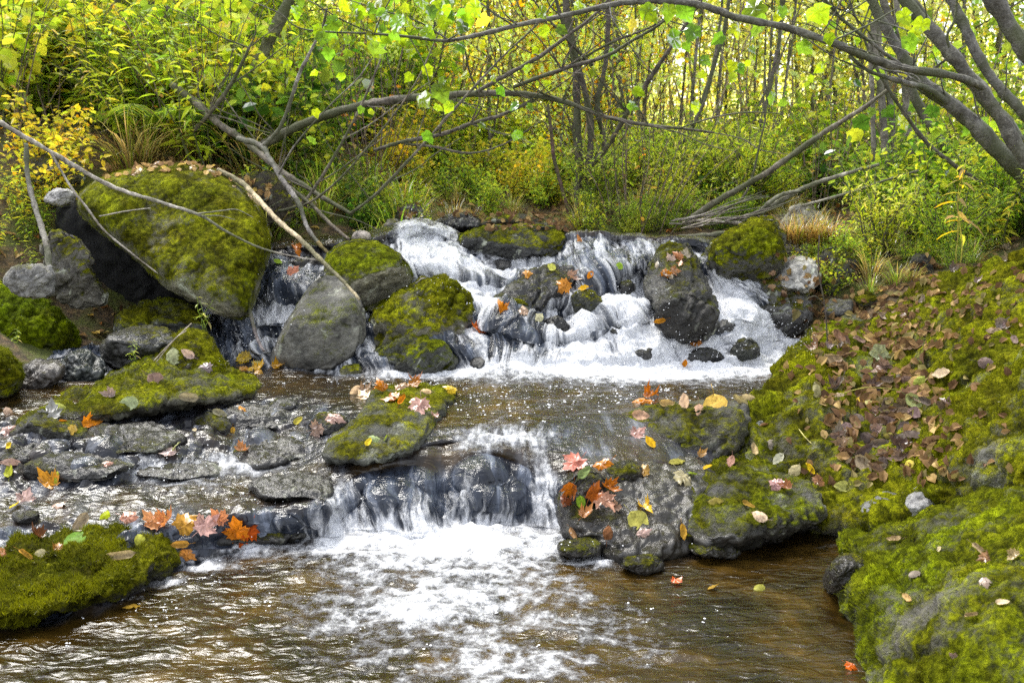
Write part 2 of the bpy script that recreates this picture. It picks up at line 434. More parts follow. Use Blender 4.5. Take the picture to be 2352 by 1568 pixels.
FOAM_GLARE = [  # x, y, rx, ry, amount
 (1090, 1245, 330, 44, .85), (1300, 1420, 260, 60, .22), (720, 1440, 200, 40, .24), (1250, 1550, 300, 40, .24), (820, 1530, 260, 40, .22), (1000, 1320, 360, 70, .42), (1150, 1400, 430, 95, .26), (880, 1400, 230, 50, .28),
 (1020, 1500, 380, 60, .26), (770, 1250, 120, 30, .4), (1390, 1275, 60, 26, .6), (1260, 1500, 260, 60, .16),
 (560, 1262, 70, 18, .75), (470, 1295, 80, 16, .75), (370, 1340, 70, 15, .7), (290, 1375, 50, 12, .65),
 (560, 1075, 130, 22, .65), (420, 1110, 170, 34, .38), (330, 1080, 120, 30, .34), (700, 1110, 100, 30, .15),
 (1150, 1010, 110, 45, .55), (1240, 1110, 34, 80, .50), (760, 1165, 34, 70, .42), (1060, 1030, 60, 30, .25), (1250, 1000, 120, 24, .35),  # broad blobs at the centre lip paint white sky reflection, the rest is foam
 (1100, 1140, 80, 70, .16), (890, 1150, 100, 70, .15), (1022, 1180, 20, 60, .2), (960, 1190, 300, 25, .15), (785, 1175, 36, 60, .45), (955, 1150, 30, 70, .22), (1245, 1130, 34, 80, .5), (1065, 1110, 24, 60, .22), (680, 1200, 60, 20, .25),
 (1350, 862, 470, 20, .75), (1620, 850, 200, 26, .6), (1350, 895, 330, 26, .20), (900, 864, 200, 10, .35),
 (955, 530, 60, 40, .7), (1010, 600, 90, 80, .42), (1080, 690, 85, 40, .65), (1200, 600, 90, 40, .36), (960, 640, 60, 70, .35),
 (1420, 610, 140, 50, .15), (1430, 700, 110, 60, .55), (1490, 780, 130, 65, .55), (1400, 680, 90, 30, .3), (1310, 830, 160, 34, .3),
 (1350, 745, 70, 50, .2), (1150, 800, 110, 50, -.25), (1390, 785, 60, 50, -.25), (1325, 625, 60, 45, -.2), (1180, 660, 60, 40, -.15), (1480, 600, 40, 40, -.1), (1090, 740, 60, 40, .3),
 (1650, 640, 34, 50, .6), (1690, 700, 45, 55, .8), (1740, 760, 60, 45, .8), (1790, 800, 90, 40, .75), (1640, 800, 70, 30, .25),
 (610, 600, 40, 30, .15), (620, 720, 60, 80, .12), (600, 800, 60, 25, .3),
 (1400, 556, 120, 14, .12), (250, 1020, 260, 60, .06), (560, 960, 260, 40, .10),
 (1650, 1100, 180, 60, -.2), (1750, 1350, 330, 200, -.22), (250, 1500, 460, 130, -.34), (1250, 930, 260, 30, -.12),
 (1530, 1480, 70, 30, .30),
]
def water_rows(px):
    ys = []; zs = []
    for r in ROWS:
        ys.append(np.interp(px, r['x'], r['y'])); zs.append(np.interp(px, r['x'], r['z']))
    return np.array(ys), np.array(zs)

def water_Y(px, py):
    ys, zs = water_rows(np.array([px], float))
    z = np.interp(-py, -ys[:, 0], zs[:, 0])
    return float((CAM_H - z) / slope(py))

def blur(A, k, axis):
    w = np.ones(2 * k + 1) / (2 * k + 1)
    pad = [(0, 0), (0, 0)]; pad[axis] = (k, k)
    B = np.pad(A, pad, mode='edge')
    return np.apply_along_axis(lambda v: np.convolve(v, w, 'valid'), axis, B)

def build_water():
    px = np.arange(-300, 2420, 4.0); nc = len(px)
    ys, zs = water_rows(px)
    PY = []; Z = []; ST = []
    for k in range(len(ROWS) - 1):
        n = ROWS[k]['n']
        t = np.arange(n) / n
        for tt in t:
            PY.append(ys[k] * (1 - tt) + ys[k + 1] * tt)
            Z.append(zs[k] * (1 - tt) + zs[k + 1] * tt)
            ST.append(np.full(nc, ROWS[k]['st']))
    PY.append(ys[-1]); Z.append(zs[-1]); ST.append(np.full(nc, 0.))
    PY = np.array(PY); Z = np.array(Z); ST = np.array(ST)
    for _ in range(2):
        PY = blur(PY, 6, 1); Z = blur(Z, 6, 1); ST = blur(ST, 6, 0)
        Zb = blur(Z, 6, 0); Zc = blur(Z, 20, 0); kk = sstep(900, 960, PY) * sstep(.03, .09, Z); Z = np.where(Z < .001, Z, Zb * (1 - kk) + Zc * kk)
    # ledges inside the upper falls
    T = np.zeros_like(Z); band = np.zeros_like(Z); r0 = 0
    for k in range(len(ROWS) - 1):
        n = ROWS[k]['n']
        if k == 3:
            T3 = (np.arange(n) / n)[:, None] * np.ones((1, nc)); sl3 = slice(r0, r0 + n)
        if k == 1:
            T1 = (np.arange(n) / n)[:, None] * np.ones((1, nc)); sl1 = slice(r0, r0 + n)
        if k in (5, 6):
            T[r0:r0 + n] = ((np.arange(n) / n) + (k - 5))[:, None]; band[r0:r0 + n] = 1
        r0 += n
    pxn = np.broadcast_to(px, Z.shape)
    ph = fbm(np.stack([pxn / 130, T * .9, 0 * T], -1), 2, .5, 61) * 5.5
    env = np.sin(np.clip(T / 2, 0, 1) * PI) ** .7 * band
    wave = np.sin(T * PI * 2.6 + ph)
    Z = Z + .0085 * env * wave * np.clip((Z - .22) / .1, 0, 1)
    ph1 = fbm(np.stack([pxn[sl1] / 75, T1 * 1.2, 0 * T1], -1), 3, .5, 67) * 6
    Z[sl1] += .006 * np.sin(T1 * PI) * np.sin(T1 * PI * 2.2 + ph1) * np.clip(Z[sl1] / .08, 0, 1)
    ph3 = fbm(np.stack([pxn[sl3] / 90, T3 * 1.2, 0 * T3], -1), 3, .5, 69) * 6
    Z[sl3] += .010 * np.sin(T3 * PI) * np.sin(T3 * PI * 4 + ph3) * np.interp(pxn[sl3], [600, 800], [1, 0])
    LEDGE = (np.cos(T * PI * 2.6 + ph) * env)
    Y = (CAM_H - Z) / slope(PY)
    W = P(np.broadcast_to(px, PY.shape), PY, Y)
    nr = PY.shape[0]
    V = W.reshape(-1, 3)
    F = grid_faces(nr, nc)
    N = vnormals(V, F)
    if N[:, 2].mean() < 0: N = -N; F = F[:, ::-1]
    pxf = np.broadcast_to(px, PY.shape).ravel(); pyf = PY.ravel(); st = ST.ravel()
    seg = np.linalg.norm(np.diff(W, axis=0), axis=2)
    fv = np.vstack([np.zeros((1, nc)), np.cumsum(seg, 0)]).ravel(); fu = V[:, 0].copy()
    fu = fu + .05 * fbm(V * 2.5, 2, .5, 91)
    shear = np.interp(pxf, [900, 960, 1110, 1180, 1300, 1400, 1560, 1620, 1680, 1850], [.5, .8, .8, -.2, -.1, .45, .45, .3, 1.0, 1.0]) * (pyf < 872) * (pyf > 500)
    fu = fu - shear * (pyf - 700) * 4.7 / FPX
    sh2 = np.interp(pxf, [700, 800, 900, 980, 1050, 1150, 1250], [.3, .35, .2, .1, 0, -.1, .2]) * (pyf > 1000) * (pyf < 1260)
    fu = fu - sh2 * (pyf - 1130) * 3.1 / FPX
    foam = np.zeros(len(V))
    warpx = 60 * fbm(np.stack([fu * 4, fv * 4, fu * 0], -1), 3, .55, 3)
    warpy = 22 * fbm(np.stack([fu * 5, fv * 5, fu * 0 + 7], -1), 3, .55, 4)
    turb = np.zeros(len(V))
    for (x, y, rx, ry, a) in FOAM_GLARE:
        d = ((pxf + warpx * min(1, rx / 120) - x) / rx) ** 2 + ((pyf + warpy * min(1, ry / 40) - y) / ry) ** 2
        g = np.exp(-d * 1.1); foam += a * g
        if a > 0: turb = np.maximum(turb, min(1, a * 1.5) * g)
    # rocks under the falls, streaks along the flow
    rock = fbm(V * np.array([5, 5, 5]), 3, .5, 21)
    streak = fbm(np.stack([fu * 26, fv * 3.2, fu * 0], -1), 3, .6, 31)
    streak_n = fbm(np.stack([fu * 15, fv * 3.6, fu * 0], -1), 4, .6, 33); nearw = sstep(960, 1040, pyf)
    streak = streak * (1 - nearw) + streak_n * nearw
    streak2 = fbm(np.stack([fu * 70, fv * 9, fu * 0], -1), 2, .6, 37)
    swirl = .10 * np.stack([fbm(V * 2.2, 2, .5, 81), fbm(V * 2.2 + 9, 2, .5, 83), 0 * fu], -1)
    Vs = V + swirl
    chop = fbm(np.stack([Vs[:, 0] * 6, Vs[:, 1] * 15, Vs[:, 2] * 9], -1), 3, .45, 41)
    fine = fbm(np.stack([Vs[:, 0] * 17, Vs[:, 1] * 38, Vs[:, 2] * 26], -1), 2, .45, 43)
    lumpy = 1 - np.abs(fbm(V * 13, 3, .55, 47)) * 2.2
    upper = sstep(900, 840, pyf)
    left = sstep(760, 600, pxf) * sstep(880, 930, pyf)
    rock2 = fbm(V * np.array([11, 14, 11]), 3, .55, 23)
    disp = left * (.35 + st) * (.022 * rock2 + .016 * np.clip(rock2, 0, 1))
    disp += st * (.085 * rock * (.20 + .62 * upper) + .016 * streak * (.30 + .70 * upper) + .007 * streak2 * (.12 + .88 * upper) + .014 * lumpy * (.25 + .75 * upper) + .004 * chop)
    calm = np.exp(-((pxf - 1750) / 330) ** 2 - ((pyf - 1320) / 170) ** 2) + 1.3 * np.exp(-((pxf - 150) / 560) ** 2 - ((pyf - 1530) / 150) ** 2)
    disp += (1 - st) * .8 * (1 - .55 * np.clip(calm, 0, 1)) * (1 - .4 * left) * (.0075 * chop + .0030 * fine) + turb * (.018 * chop + .012 * lumpy + .006 * fine)
    boil = np.exp(-(((pxf - 1090) / 330) ** 2 + ((pyf - 1235) / 26) ** 2)) * .014 + np.exp(-(((pxf - 1160) / 110) ** 2 + ((pyf - 1240) / 24) ** 2)) * .012
    disp += boil * (1 + .6 * chop)
    # stone humps showing under the water
    for (x, y, rx, ry, h) in [(1115, 1130, 80, 80, .05), (885, 1155, 115, 75, .05), (1022, 1150, 22, 90, -.05), (1245, 1150, 26, 70, -.03), (775, 1190, 26, 60, -.03), (650, 1195, 100, 40, .02), (1180, 770, 120, 80, .07), (1350, 600, 110, 60, .05),
                              (1380, 790, 70, 60, .05), (300, 1050, 200, 50, .03), (560, 1010, 150, 50, .03), (1400, 1140, 130, 60, .03), (1060, 600, 60, 70, .03)]:
        disp += h * np.exp(-((pxf - x) / rx) ** 2 - ((pyf - y) / ry) ** 2)
    V = V + N * disp[:, None]
    foam = foam - .16 * LEDGE.ravel() + st * (.05 + .44 * upper + (.30 + .24 * upper) * streak + .24 * streak2 - .25 * rock) + (1 - st) * .10 * chop + turb * .22 * lumpy - .02
    # left shallow cascade stays dark and glassy
    eddy = 1 - np.abs(fbm(np.stack([Vs[:, 0] * 6, Vs[:, 1] * 10, 0 * fu], -1), 5, .68, 57)) * 3.2
    foam = foam + sstep(1225, 1290, pyf) * (1 - np.clip(calm, 0, 1)) * np.exp(-((pxf - 1080) / 680) ** 4) * (.30 * eddy - .10)
    foam = np.clip(foam, -.4, 1.4)
    rim = np.exp(-((fv * 0 + (ST.ravel() - .35)) / .25) ** 2)
    me = mk_mesh('water', V, F, True, dict(foam=foam, steep=st, fu=fu, fv=fv))
    o = link('water', me, M_WATER); tag(o, kind='structure')
    # coarse copy for placing things on it
    idx = np.arange(nr * nc).reshape(nr, nc)[::3, ::3]
    Vc = V[idx.ravel()]; Fc = grid_faces(*idx.shape)
    return Vc, Fc
WATER_V, WATER_F = build_water()

# ------------------------------------------------------------------ the ground under and around it
def rbf(pts, vals, q, eps=.35):
    pts = np.asarray(pts, float); vals = np.asarray(vals, float); q = np.asarray(q, float)
    k = lambda r: np.sqrt(r * r + eps * eps)
    D = np.linalg.norm(pts[:, None] - pts[None], axis=2); n, d = pts.shape
    A = np.zeros((n + d + 1, n + d + 1)); A[:n, :n] = k(D) + np.eye(n) * 1e-4
    A[:n, n] = 1; A[:n, n + 1:] = pts; A[n, :n] = 1; A[n + 1:, :n] = pts.T
    b = np.zeros((n + d + 1,)); b[:n] = vals
    w = np.linalg.solve(A, b)
    out = np.empty(len(q))
    for s in range(0, len(q), 20000):
        qq = q[s:s + 20000]
        Dq = np.linalg.norm(qq[:, None] - pts[None], axis=2)
        out[s:s + 20000] = k(Dq) @ w[:n] + w[n] + qq @ w[n + 1:]
    return out

LAND = []
def lp(px, py, Y, dz=0):
    p = P(px, py, Y); LAND.append((p[0], p[1], p[2] + dz))
for (x, y, z) in [  # bed
    (0, 1.2, -.3), (-1.2, 1.2, -.3), (1, 1.2, -.25), (0, 2.4, -.3), (-1.2, 2.4, -.3), (-2.2, 2.4, -.3), (.7, 2.4, -.25), (0, 3.2, -.15), (-1.2, 3.2, -.15), (-2.4, 3.2, -.15),
    (.8, 3.2, -.1), (0, 4, -.05), (-1.2, 4, 0), (.9, 4, -.05), (0, 4.8, .12), (.8, 4.8, .12), (-.8, 4.8, .15), (1.4, 4.6, .15),
    (0, 5.5, .4), (.8, 5.5, .45), (-.6, 5.5, .5), (0, 6.0, .62), (.9, 6.0, .62), (-.4, 6.2, .72),
    # behind the falls
    (.2, 6.8, .84), (1, 6.8, .83), (2, 6.8, .84), (-.6, 6.8, .92), (0, 9, .9), (2, 9, .9), (4, 9, 1.0), (0, 14, 1.0), (5, 14, 1.1), (0, 22, 1.1), (8, 22, 1.2), (0, 40, 1.3), (20, 40, 1.4), (20, 14, 1.6),
    # right bank
    (1.75, 5.2, .62), (2.1, 5.8, .72), (2.7, 5.2, .75), (1.5, 4.2, .25), (1.9, 4.3, .45), (2.4, 4.2, .62), (3.2, 5, .85), (1.2, 3.2, .05), (1.6, 3.2, .25), (2.1, 3.2, .48),
    (1.3, 2.2, .05), (1.7, 2.2, .25), (2.2, 2, .4), (3.0, 3, .92), (2.6, 2.6, .72), (3.2, 1, .9), (1.2, 1, 0), (6, 4, 1.2), (6, 8, 1.3), (10, 6, 1.9), (10, 0, 2.2),
    # left bank
    (-1.55, 5.2, .30), (-1.2, 5.7, .80), (-2.1, 5.1, .30), (-1.8, 5.5, .42), (-2.7, 4.7, .55), (-1.9, 6.0, 1.08), (-2.6, 5.7, 1.08), (-3.2, 5.4, 1.1), (-1.2, 6.6, 1.08), (-2.2, 4.2, .25), (-3, 4.2, .5), (-3.0, 3.4, .1), (-4, 3.4, .5),
    (-2.4, 7, 1.5), (-3.6, 6.8, 1.6), (-1.4, 8, 1.4), (-3, 8.6, 2.0), (-5, 8, 2.4), (-5, 5, 1.5), (-2, 11, 2.0), (-5, 12, 3.0), (-9, 8, 3.4), (-9, 2, 2.4), (-12, 16, 4.6), (-4, 20, 3.0), (-10, 36, 5), (-3, 36, 2.4), (-20, 20, 6), (-4, 2, .4), (-4, 0, .4), (-9, -3, 1.6), (0, -3, -.3), (4, -3, .8)]:
    LAND.append((x, y, z))
LAND = np.array(LAND)
def land_z(x, y):
    x = np.asarray(x, float); y = np.asarray(y, float)
    q = np.stack([np.clip(x, -16, 16).ravel(), np.clip(y, -3, 40).ravel()], -1)
    z = rbf(LAND[:, :2], LAND[:, 2], q)
    p = np.stack([x.ravel(), y.ravel(), 0 * x.ravel()], -1)
    z = z + .05 * fbm(p * 1.3, 4, .5, 71) + .02 * fbm(p * 6, 3, .5, 73)
    return z.reshape(x.shape)

def build_land():
    s = np.linspace(-1, 1, 420)
    X = np.sinh(s * 7) / np.sinh(7) * 400
    t = np.linspace(0, 1, 320)
    Yv = -8 + 13 * t + (np.sinh(t * 6) / np.sinh(6)) * 500
    XX, YY = np.meshgrid(X, Yv)
    ZZ = land_z(XX, YY)
    V = np.stack([XX, YY, ZZ], -1).reshape(-1, 3)
    F = grid_faces(*XX.shape)
    me = mk_mesh('ground', V, F, True)
    tag(link('ground', me, M_SOIL), kind='structure')
    return V, F
LAND_V, LAND_F = build_land()
# ------------------------------------------------------------------ rocks
SURF = [(WATER_V, WATER_F, 'water'), (LAND_V, LAND_F, 'ground')]
M_MOSS = foliage_material('moss', .3, .05)

def chaikin(p, it=1):
    p = np.asarray(p, float)
    for _ in range(it):
        q = np.roll(p, -1, 0)
        p = np.stack([p * .75 + q * .25, p * .25 + q * .75], 1).reshape(-1, 2)
    return p

def resample(p, n):
    q = np.vstack([p, p[:1]]); d = np.r_[0, np.cumsum(np.linalg.norm(np.diff(q, axis=0), axis=1))]
    t = np.arange(n) / n * d[-1]
    return np.stack([np.interp(t, d, q[:, 0]), np.interp(t, d, q[:, 1])], -1)

def moss_tufts(parent, V, F, N, moss, count, length, seed, tint):
    rs = np.random.RandomState(seed)
    tri = np.vstack([F[:, [0, 1, 2]], F[:, [0, 2, 3]]])
    a = V[tri[:, 0]]; b = V[tri[:, 1]]; c = V[tri[:, 2]]
    area = np.linalg.norm(np.cross(b - a, c - a), axis=1)
    cen = (a + b + c) / 3; nn = N[tri[:, 0]]
    view = np.array([0, 0, CAM_H]) - cen; face = (nn * view).sum(1) / np.linalg.norm(view, axis=1)
    w = area * np.clip(moss[tri[:, 0]] - .42, 0, .6) * (face > -.25)
    if w.sum() <= 0: return
    pick = rs.choice(len(tri), count, p=w / w.sum())
    r1 = np.sqrt(rs.rand(count, 1)); r2 = rs.rand(count, 1)
    p = a[pick] * (1 - r1) + b[pick] * (r1 * (1 - r2)) + c[pick] * (r1 * r2)
    n = nn[pick]
    clump = fbm(p * 30, 2, .6, seed)
    L = .62 * length * (.5 + rs.rand(count)) * (1 + .7 * clump)
    d = n + rs.normal(0, .55, (count, 3)) + np.array([0, -.05, .15]); d /= np.linalg.norm(d, axis=1, keepdims=True)
    s = np.cross(d, rs.normal(0, 1, (count, 3))); s /= np.linalg.norm(s, axis=1, keepdims=True)
    wd = (L * .2)[:, None]
    A = p - n * .002 - s * wd * .5; B = p - n * .002 + s * wd * .5; T = p + d * L[:, None]
    VV = np.stack([A, B, T], 1).reshape(-1, 3); FF = np.arange(count * 3).reshape(-1, 3)
    big = fbm(p * 6, 3, .5, seed + 5)
    k = np.clip(.5 + .8 * big + .35 * clump + rs.normal(0, .15, count), 0, 1)[:, None]
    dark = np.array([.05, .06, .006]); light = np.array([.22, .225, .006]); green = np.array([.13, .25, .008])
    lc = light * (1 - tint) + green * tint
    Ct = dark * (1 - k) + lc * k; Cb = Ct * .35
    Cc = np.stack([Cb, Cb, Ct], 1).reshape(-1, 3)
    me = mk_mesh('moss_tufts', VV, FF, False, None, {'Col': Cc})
    o = link('moss_tufts', me, M_MOSS, parent); o['kind'] = 'stuff'
    return o

def rock(name, label, outline, Y, T, Tb=None, tilt=0.0, tone=(.16, .155, .15), moss=.5, wet=None, wetall=0.0, facets=3, seed=1, p=2.6,
         ctrl=None, cen=None, amp=1.0, nT=110, nS=30, tufts=0, tuftlen=.012, tint=0.0, lichen=.6, soft=1, cat='rock', group=None, mossup=.45, bedrock=None):
    rs = np.random.RandomState(seed * 7 + 1)
    ol = resample(chaikin(outline, soft), nT)
    if (np.roll(ol[:, 0], -1) * ol[:, 1] - ol[:, 0] * np.roll(ol[:, 1], -1)).sum() > 0: ol = ol[::-1]
    c = ol.mean(0) if cen is None else np.array(cen, float)
    hx = (ol[:, 0].max() - ol[:, 0].min()) / 2; hy = (ol[:, 1].max() - ol[:, 1].min()) / 2
    if Tb is None: Tb = T * 1.2
    s = np.sin(np.linspace(0, 1, nS + 1)[1:] * PI / 2)
    def sheet(s):
        return c + (ol - c) * s[:, None, None]
    SC = sheet(s)                                            # nS, nT, 2
    def base_Y(q):
        if ctrl is not None:
            cc = np.array(ctrl, float)
            return rbf(cc[:, :2] / 300, cc[:, 2], q.reshape(-1, 2) / 300, .25).reshape(q.shape[:-1])
        return Y + tilt * (c[1] - q[..., 1]) / 100.0
    u = (SC[..., 0] - c[0]) / hx; v = (SC[..., 1] - c[1]) / hy
    dome = np.sqrt(np.clip(1 - s ** p, 0, 1))[:, None] * np.ones(nT)
    h = dome.copy()
    if facets:
        hs = [dome * 1.02]
        for k in range(facets):
            ph = 2 * PI * (k + rs.rand() * .8) / facets; b = .35 + .55 * rs.rand(); a_ = .62 + .25 * rs.rand()
            hs.append(np.maximum(a_ - b * (u * np.cos(ph) + v * np.sin(ph)), 0) * np.minimum(1, dome * 1.6))
        hs = np.array(hs); kk = 14.0
        h = -np.log(np.exp(-kk * hs).sum(0)) / kk
        h = np.maximum(h, 0) * np.minimum(1, (1 - s)[:, None] * 8 + .0)
    h[-1] = 0
    Yf = base_Y(SC) - T * h
    cf = np.array([[c[0], c[1]]]); hc = h[0].mean()
    Yc = base_Y(cf) - T * hc
    Yb = base_Y(SC)[::-1][1:] + Tb * dome[::-1][1:]
    SB = SC[::-1][1:]
    front = P(SC[..., 0], SC[..., 1], Yf).reshape(-1, 3)
    if bedrock is not None:
        back = P(SB[..., 0], SB[..., 1], Yb); back[..., 2] -= bedrock * dome[::-1][1:]
        back = back.reshape(-1, 3)
    else:
        back = P(SB[..., 0], SB[..., 1], Yb).reshape(-1, 3)
    cfp = P(c[0], c[1], Yc[0])[None]; cbp = P(c[0], c[1], base_Y(cf)[0] + Tb)[None]
    if bedrock is not None: cbp[0, 2] -= bedrock
    V = np.vstack([cfp, front, back, cbp])
    nring = 2 * nS - 1
    i = np.arange(nring - 1)[:, None] * nT + 1; j = np.arange(nT)[None]; j2 = (j + 1) % nT
    F = np.stack([i + j, i + nT + j, i + nT + j2, i + j2], -1).reshape(-1, 4)
    js = np.arange(nT); jn = (js + 1) % nT; last = len(V) - 1; e = 1 + (nring - 1) * nT
    cap1 = np.stack([np.zeros(nT, int), 1 + js, 1 + jn, 1 + jn], -1); cap2 = np.stack([np.full(nT, last), e + jn, e + js, e + js], -1)
    Fq = np.vstack([F, cap1, cap2])
    tri = fix_quads(Fq)
    N = vnormals(V, tri)
    ctr = V.mean(0)
    if ((V - ctr) * N).sum() < 0: N = -N; Fq = Fq[:, ::-1]; F = F[:, ::-1]; tri = tri[:, ::-1]
    size = min(hx, hy) * Y / FPX
    q = V + seed * 3.7
    sz = max(size, .05)
    disp = sz * (.10 * fbm(q * (.9 / sz), 3, .5, seed) + .05 * (1 - np.abs(fbm(q * (2.3 / sz), 3, .55, seed + 3)) * 3)) + .007 * fbm(q * 24, 3, .6, seed + 5)
    sq = q @ np.array([[.8, .1, .6], [-.2, .95, .2], [-.6, -.3, .75]]).T
    disp = disp + sz * .035 * (1 - np.abs(fbm(sq * np.array([.8, .8, 4.5]) * (1.2 / sz), 3, .55, seed + 21)) * 3.2)
    bil = np.abs(fbm(q * 11, 3, .55, seed + 31)) * 2.2
    bil2 = np.abs(fbm(q * 30, 2, .55, seed + 33)) * 2.2
    crack = np.abs(fbm(sq * np.array([2.2, 2.2, 7]), 3, .5, seed + 37)) * 4
    crev_shade = np.clip(.55 * bil + .35 * bil2, 0, 1) * np.clip(.35 + crack, 0, 1)  # crease mask, used only to paint shade into the colours
    kk = min(1, sz / .12)
    disp = disp + kk * (.016 * np.clip(bil, 0, 1) + .006 * np.clip(bil2, 0, 1) - .018 * np.clip(1 - crack * 2.2, 0, 1)) - .008 * kk
    V = V + N * (disp * amp)[:, None]
    N = vnormals(V, tri)
    mo = moss + mossup * (N[:, 2] - .25) + .38 * fbm(q * 3.6, 4, .55, seed + 9) + .22 * fbm(q * 13, 3, .6, seed + 10)
    pyv = project(V)[1]
    w = np.full(len(V), float(wetall))
    if wet is not None:
        w = np.maximum(w, sstep(wet - 45, wet + 5, pyv + 25 * fbm(q * 6, 3, .5, seed + 12)))
        mo = mo - .35 * sstep(wet - 22, wet + 5, pyv)
    mt = np.clip(tint + .5 * fbm(q * 3, 3, .5, seed + 15), 0, 1)
    mt = np.broadcast_to(mt, (len(V),))
    base = np.array([ctr[0], ctr[1], V[:, 2].min()])
    me = mk_mesh(name, V - base, tri, True, dict(moss=mo, wet=w, mtint=mt, crev_shade=crev_shade, lichen=np.full(len(V), lichen)))
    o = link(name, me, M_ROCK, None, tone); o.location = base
    tag(o, label, cat, group)
    SURF.append((V, tri, name))
    if tufts:
        t = moss_tufts(o, V, F, N, mo - .3 * w, tufts, tuftlen, seed, tint)
        if t:
            t.data.transform(Matrix.Translation(-Vector(base)))
    return o

DARK = (.045, .045, .048); GREY = (.17, .165, .165); TAN = (.22, .21, .18); BLACK = (.004, .004, .0045)  # BLACK also serves as painted shade in the boulder hollow
wy = water_Y
# ---- the big boulder and what lies round it
rock('boulder', 'huge moss covered boulder overhanging a dark hollow, leaf litter along its top edge',
     [(178, 478), (188, 440), (250, 406), (330, 386), (420, 376), (500, 394), (560, 436), (606, 490), (624, 560), (604, 620), (588, 690), (565, 735), (505, 722), (470, 697), (400, 665), (352, 626), (292, 575), (225, 525)],
     4.92, .26, Tb=.75, tilt=.17, tone=(.24, .235, .19), moss=.60, facets=0, seed=3, p=6.5, nT=220, nS=60, tufts=30000, tuftlen=.010, tint=.10, lichen=1, cat='boulder', mossup=.22, amp=.38)
rock('rock', 'upright grey slab leaning left of the dark hollow under the big boulder',
     [(98, 548), (130, 528), (178, 545), (205, 590), (222, 640), (252, 692), (200, 705), (130, 690), (98, 620)], 4.75, .14, tone=(.13, .125, .11), moss=.26, facets=3, seed=4, p=3.5, soft=1)
rock('rock', 'black rock added to paint the shadow beneath the big boulder',
     [(120, 480), (200, 470), (330, 560), (480, 650), (600, 680), (600, 780), (400, 770), (240, 740), (180, 620)], 5.42, .12, tone=BLACK, moss=-.6, seed=5, lichen=0)  # added black shape where the hollow is only in shadow
rock('rock', 'black block added to paint shade in the hollow beside the grey slab',
     [(100, 460), (190, 430), (300, 520), (420, 640), (300, 720), (180, 680)], 5.75, .2, tone=BLACK, moss=-.6, seed=65, lichen=0)  # second added shape, darkens the back of the hollow
rock('rock', 'small flat pale grey rock at the upper left corner of the big boulder',
     [(96, 462), (112, 440), (150, 432), (176, 444), (170, 470), (130, 474)], 5.0, .1, tone=(.3, .3, .31), moss=-.1, seed=6, facets=2, lichen=0)
rock('rock', 'dark mossy rock beneath leaning saplings at the left edge',
     [(60, 370), (120, 345), (200, 380), (190, 420), (120, 430), (60, 420)], 5.6, .15, tone=(.06, .06, .05), moss=.3, seed=7)
rock('rock', 'dim brown rock behind the right shoulder of the big boulder',
     [(540, 410), (600, 398), (660, 410), (690, 460), (680, 520), (610, 530), (560, 470)], 5.7, .2, tone=(.05, .042, .03), moss=.2, seed=8)
rock('rock', 'bare pale stone with a root over it at the left edge of the frame',
     [(20, 620), (50, 610), (110, 605), (125, 640), (115, 680), (60, 690), (10, 660)], 4.4, .1, tone=(.2, .2, .2), moss=.1, seed=9)
rock('rock', 'bright green cushion moss mound at the lower left of the dark hollow',
     [(-90, 690), (-20, 655), (50, 662), (100, 690), (135, 715), (168, 748), (180, 790), (150, 820), (60, 825), (-60, 830)], wy(60, 815) + .12, .28, tilt=.08, tone=(.08, .08, .06), moss=1.0, seed=10, facets=0, tufts=22000, tuftlen=.013, tint=.75, nT=150, nS=40)
rock('rock', 'green mossy hump between the cushion moss mound and the grey slab',
     [(95, 680), (150, 668), (215, 690), (250, 715), (250, 760), (200, 790), (150, 760), (110, 720)], wy(200, 780) + .35, .15, tilt=.1, tone=(.08, .08, .06), moss=.85, seed=11, facets=0, tufts=8000, tuftlen=.011, tint=.6)
rock('rock', 'shaded mossy boulder cut off by the left edge just below the cushion moss mound',
     [(-120, 790), (-20, 785), (25, 810), (50, 850), (42, 905), (-20, 935), (-120, 930)], wy(10, 925) + .15, .2, tone=(.06, .06, .05), moss=.85, seed=12, facets=0, tufts=7000, tuftlen=.013, tint=.3)
rock('rock', 'flat dark slab at the mouth of the hollow under the big boulder',
     [(255, 735), (300, 700), (380, 686), (440, 700), (482, 735), (470, 780), (360, 790), (270, 780)], 4.75, .22, tilt=.25, tone=(.07, .075, .065), moss=.34, wetall=.4, seed=13, p=4)
rock('rock', 'wet dark stone with a trickle over it below the flat slab',
     [(230, 790), (262, 765), (330, 745), (400, 760), (420, 800), (380, 840), (280, 850), (235, 830)], 4.35, .2, tilt=.15, tone=(.06, .062, .06), moss=.1, wetall=.8, seed=14)
rock('rock', 'mossy mound topped by yellow green moss and dead stalks, left of the small side cascade',
     [(352, 830), (372, 795), (400, 770), (440, 756), (478, 772), (500, 815), (520, 850), (500, 880), (420, 880), (370, 860)], wy(450, 880) + .15, .18, tilt=.15, tone=(.10, .09, .07), moss=.72, seed=15, facets=0, tufts=10000, tuftlen=.012, tint=.05, nT=130, nS=36)
rock('rock', 'long mossy ridge sloping down to the left with pinkish leaves lying on it',
     [(60, 950), (110, 925), (180, 890), (240, 868), (300, 838), (350, 810), (420, 830), (500, 848), (560, 862), (600, 885), (585, 905), (520, 922), (430, 930), (330, 945), (220, 965), (120, 975)],
     4.05, .2, ctrl=[(60, 950, 3.7), (120, 980, 3.45), (350, 810, 4.35), (330, 945, 3.6), (600, 890, 4.05), (520, 925, 3.75), (430, 840, 4.2), (200, 900, 3.95)], tone=(.075, .075, .06), moss=.52, wet=958, seed=16, facets=0, p=3, tufts=14000, tuftlen=.011, tint=.15, nT=200, nS=40, mossup=.25)
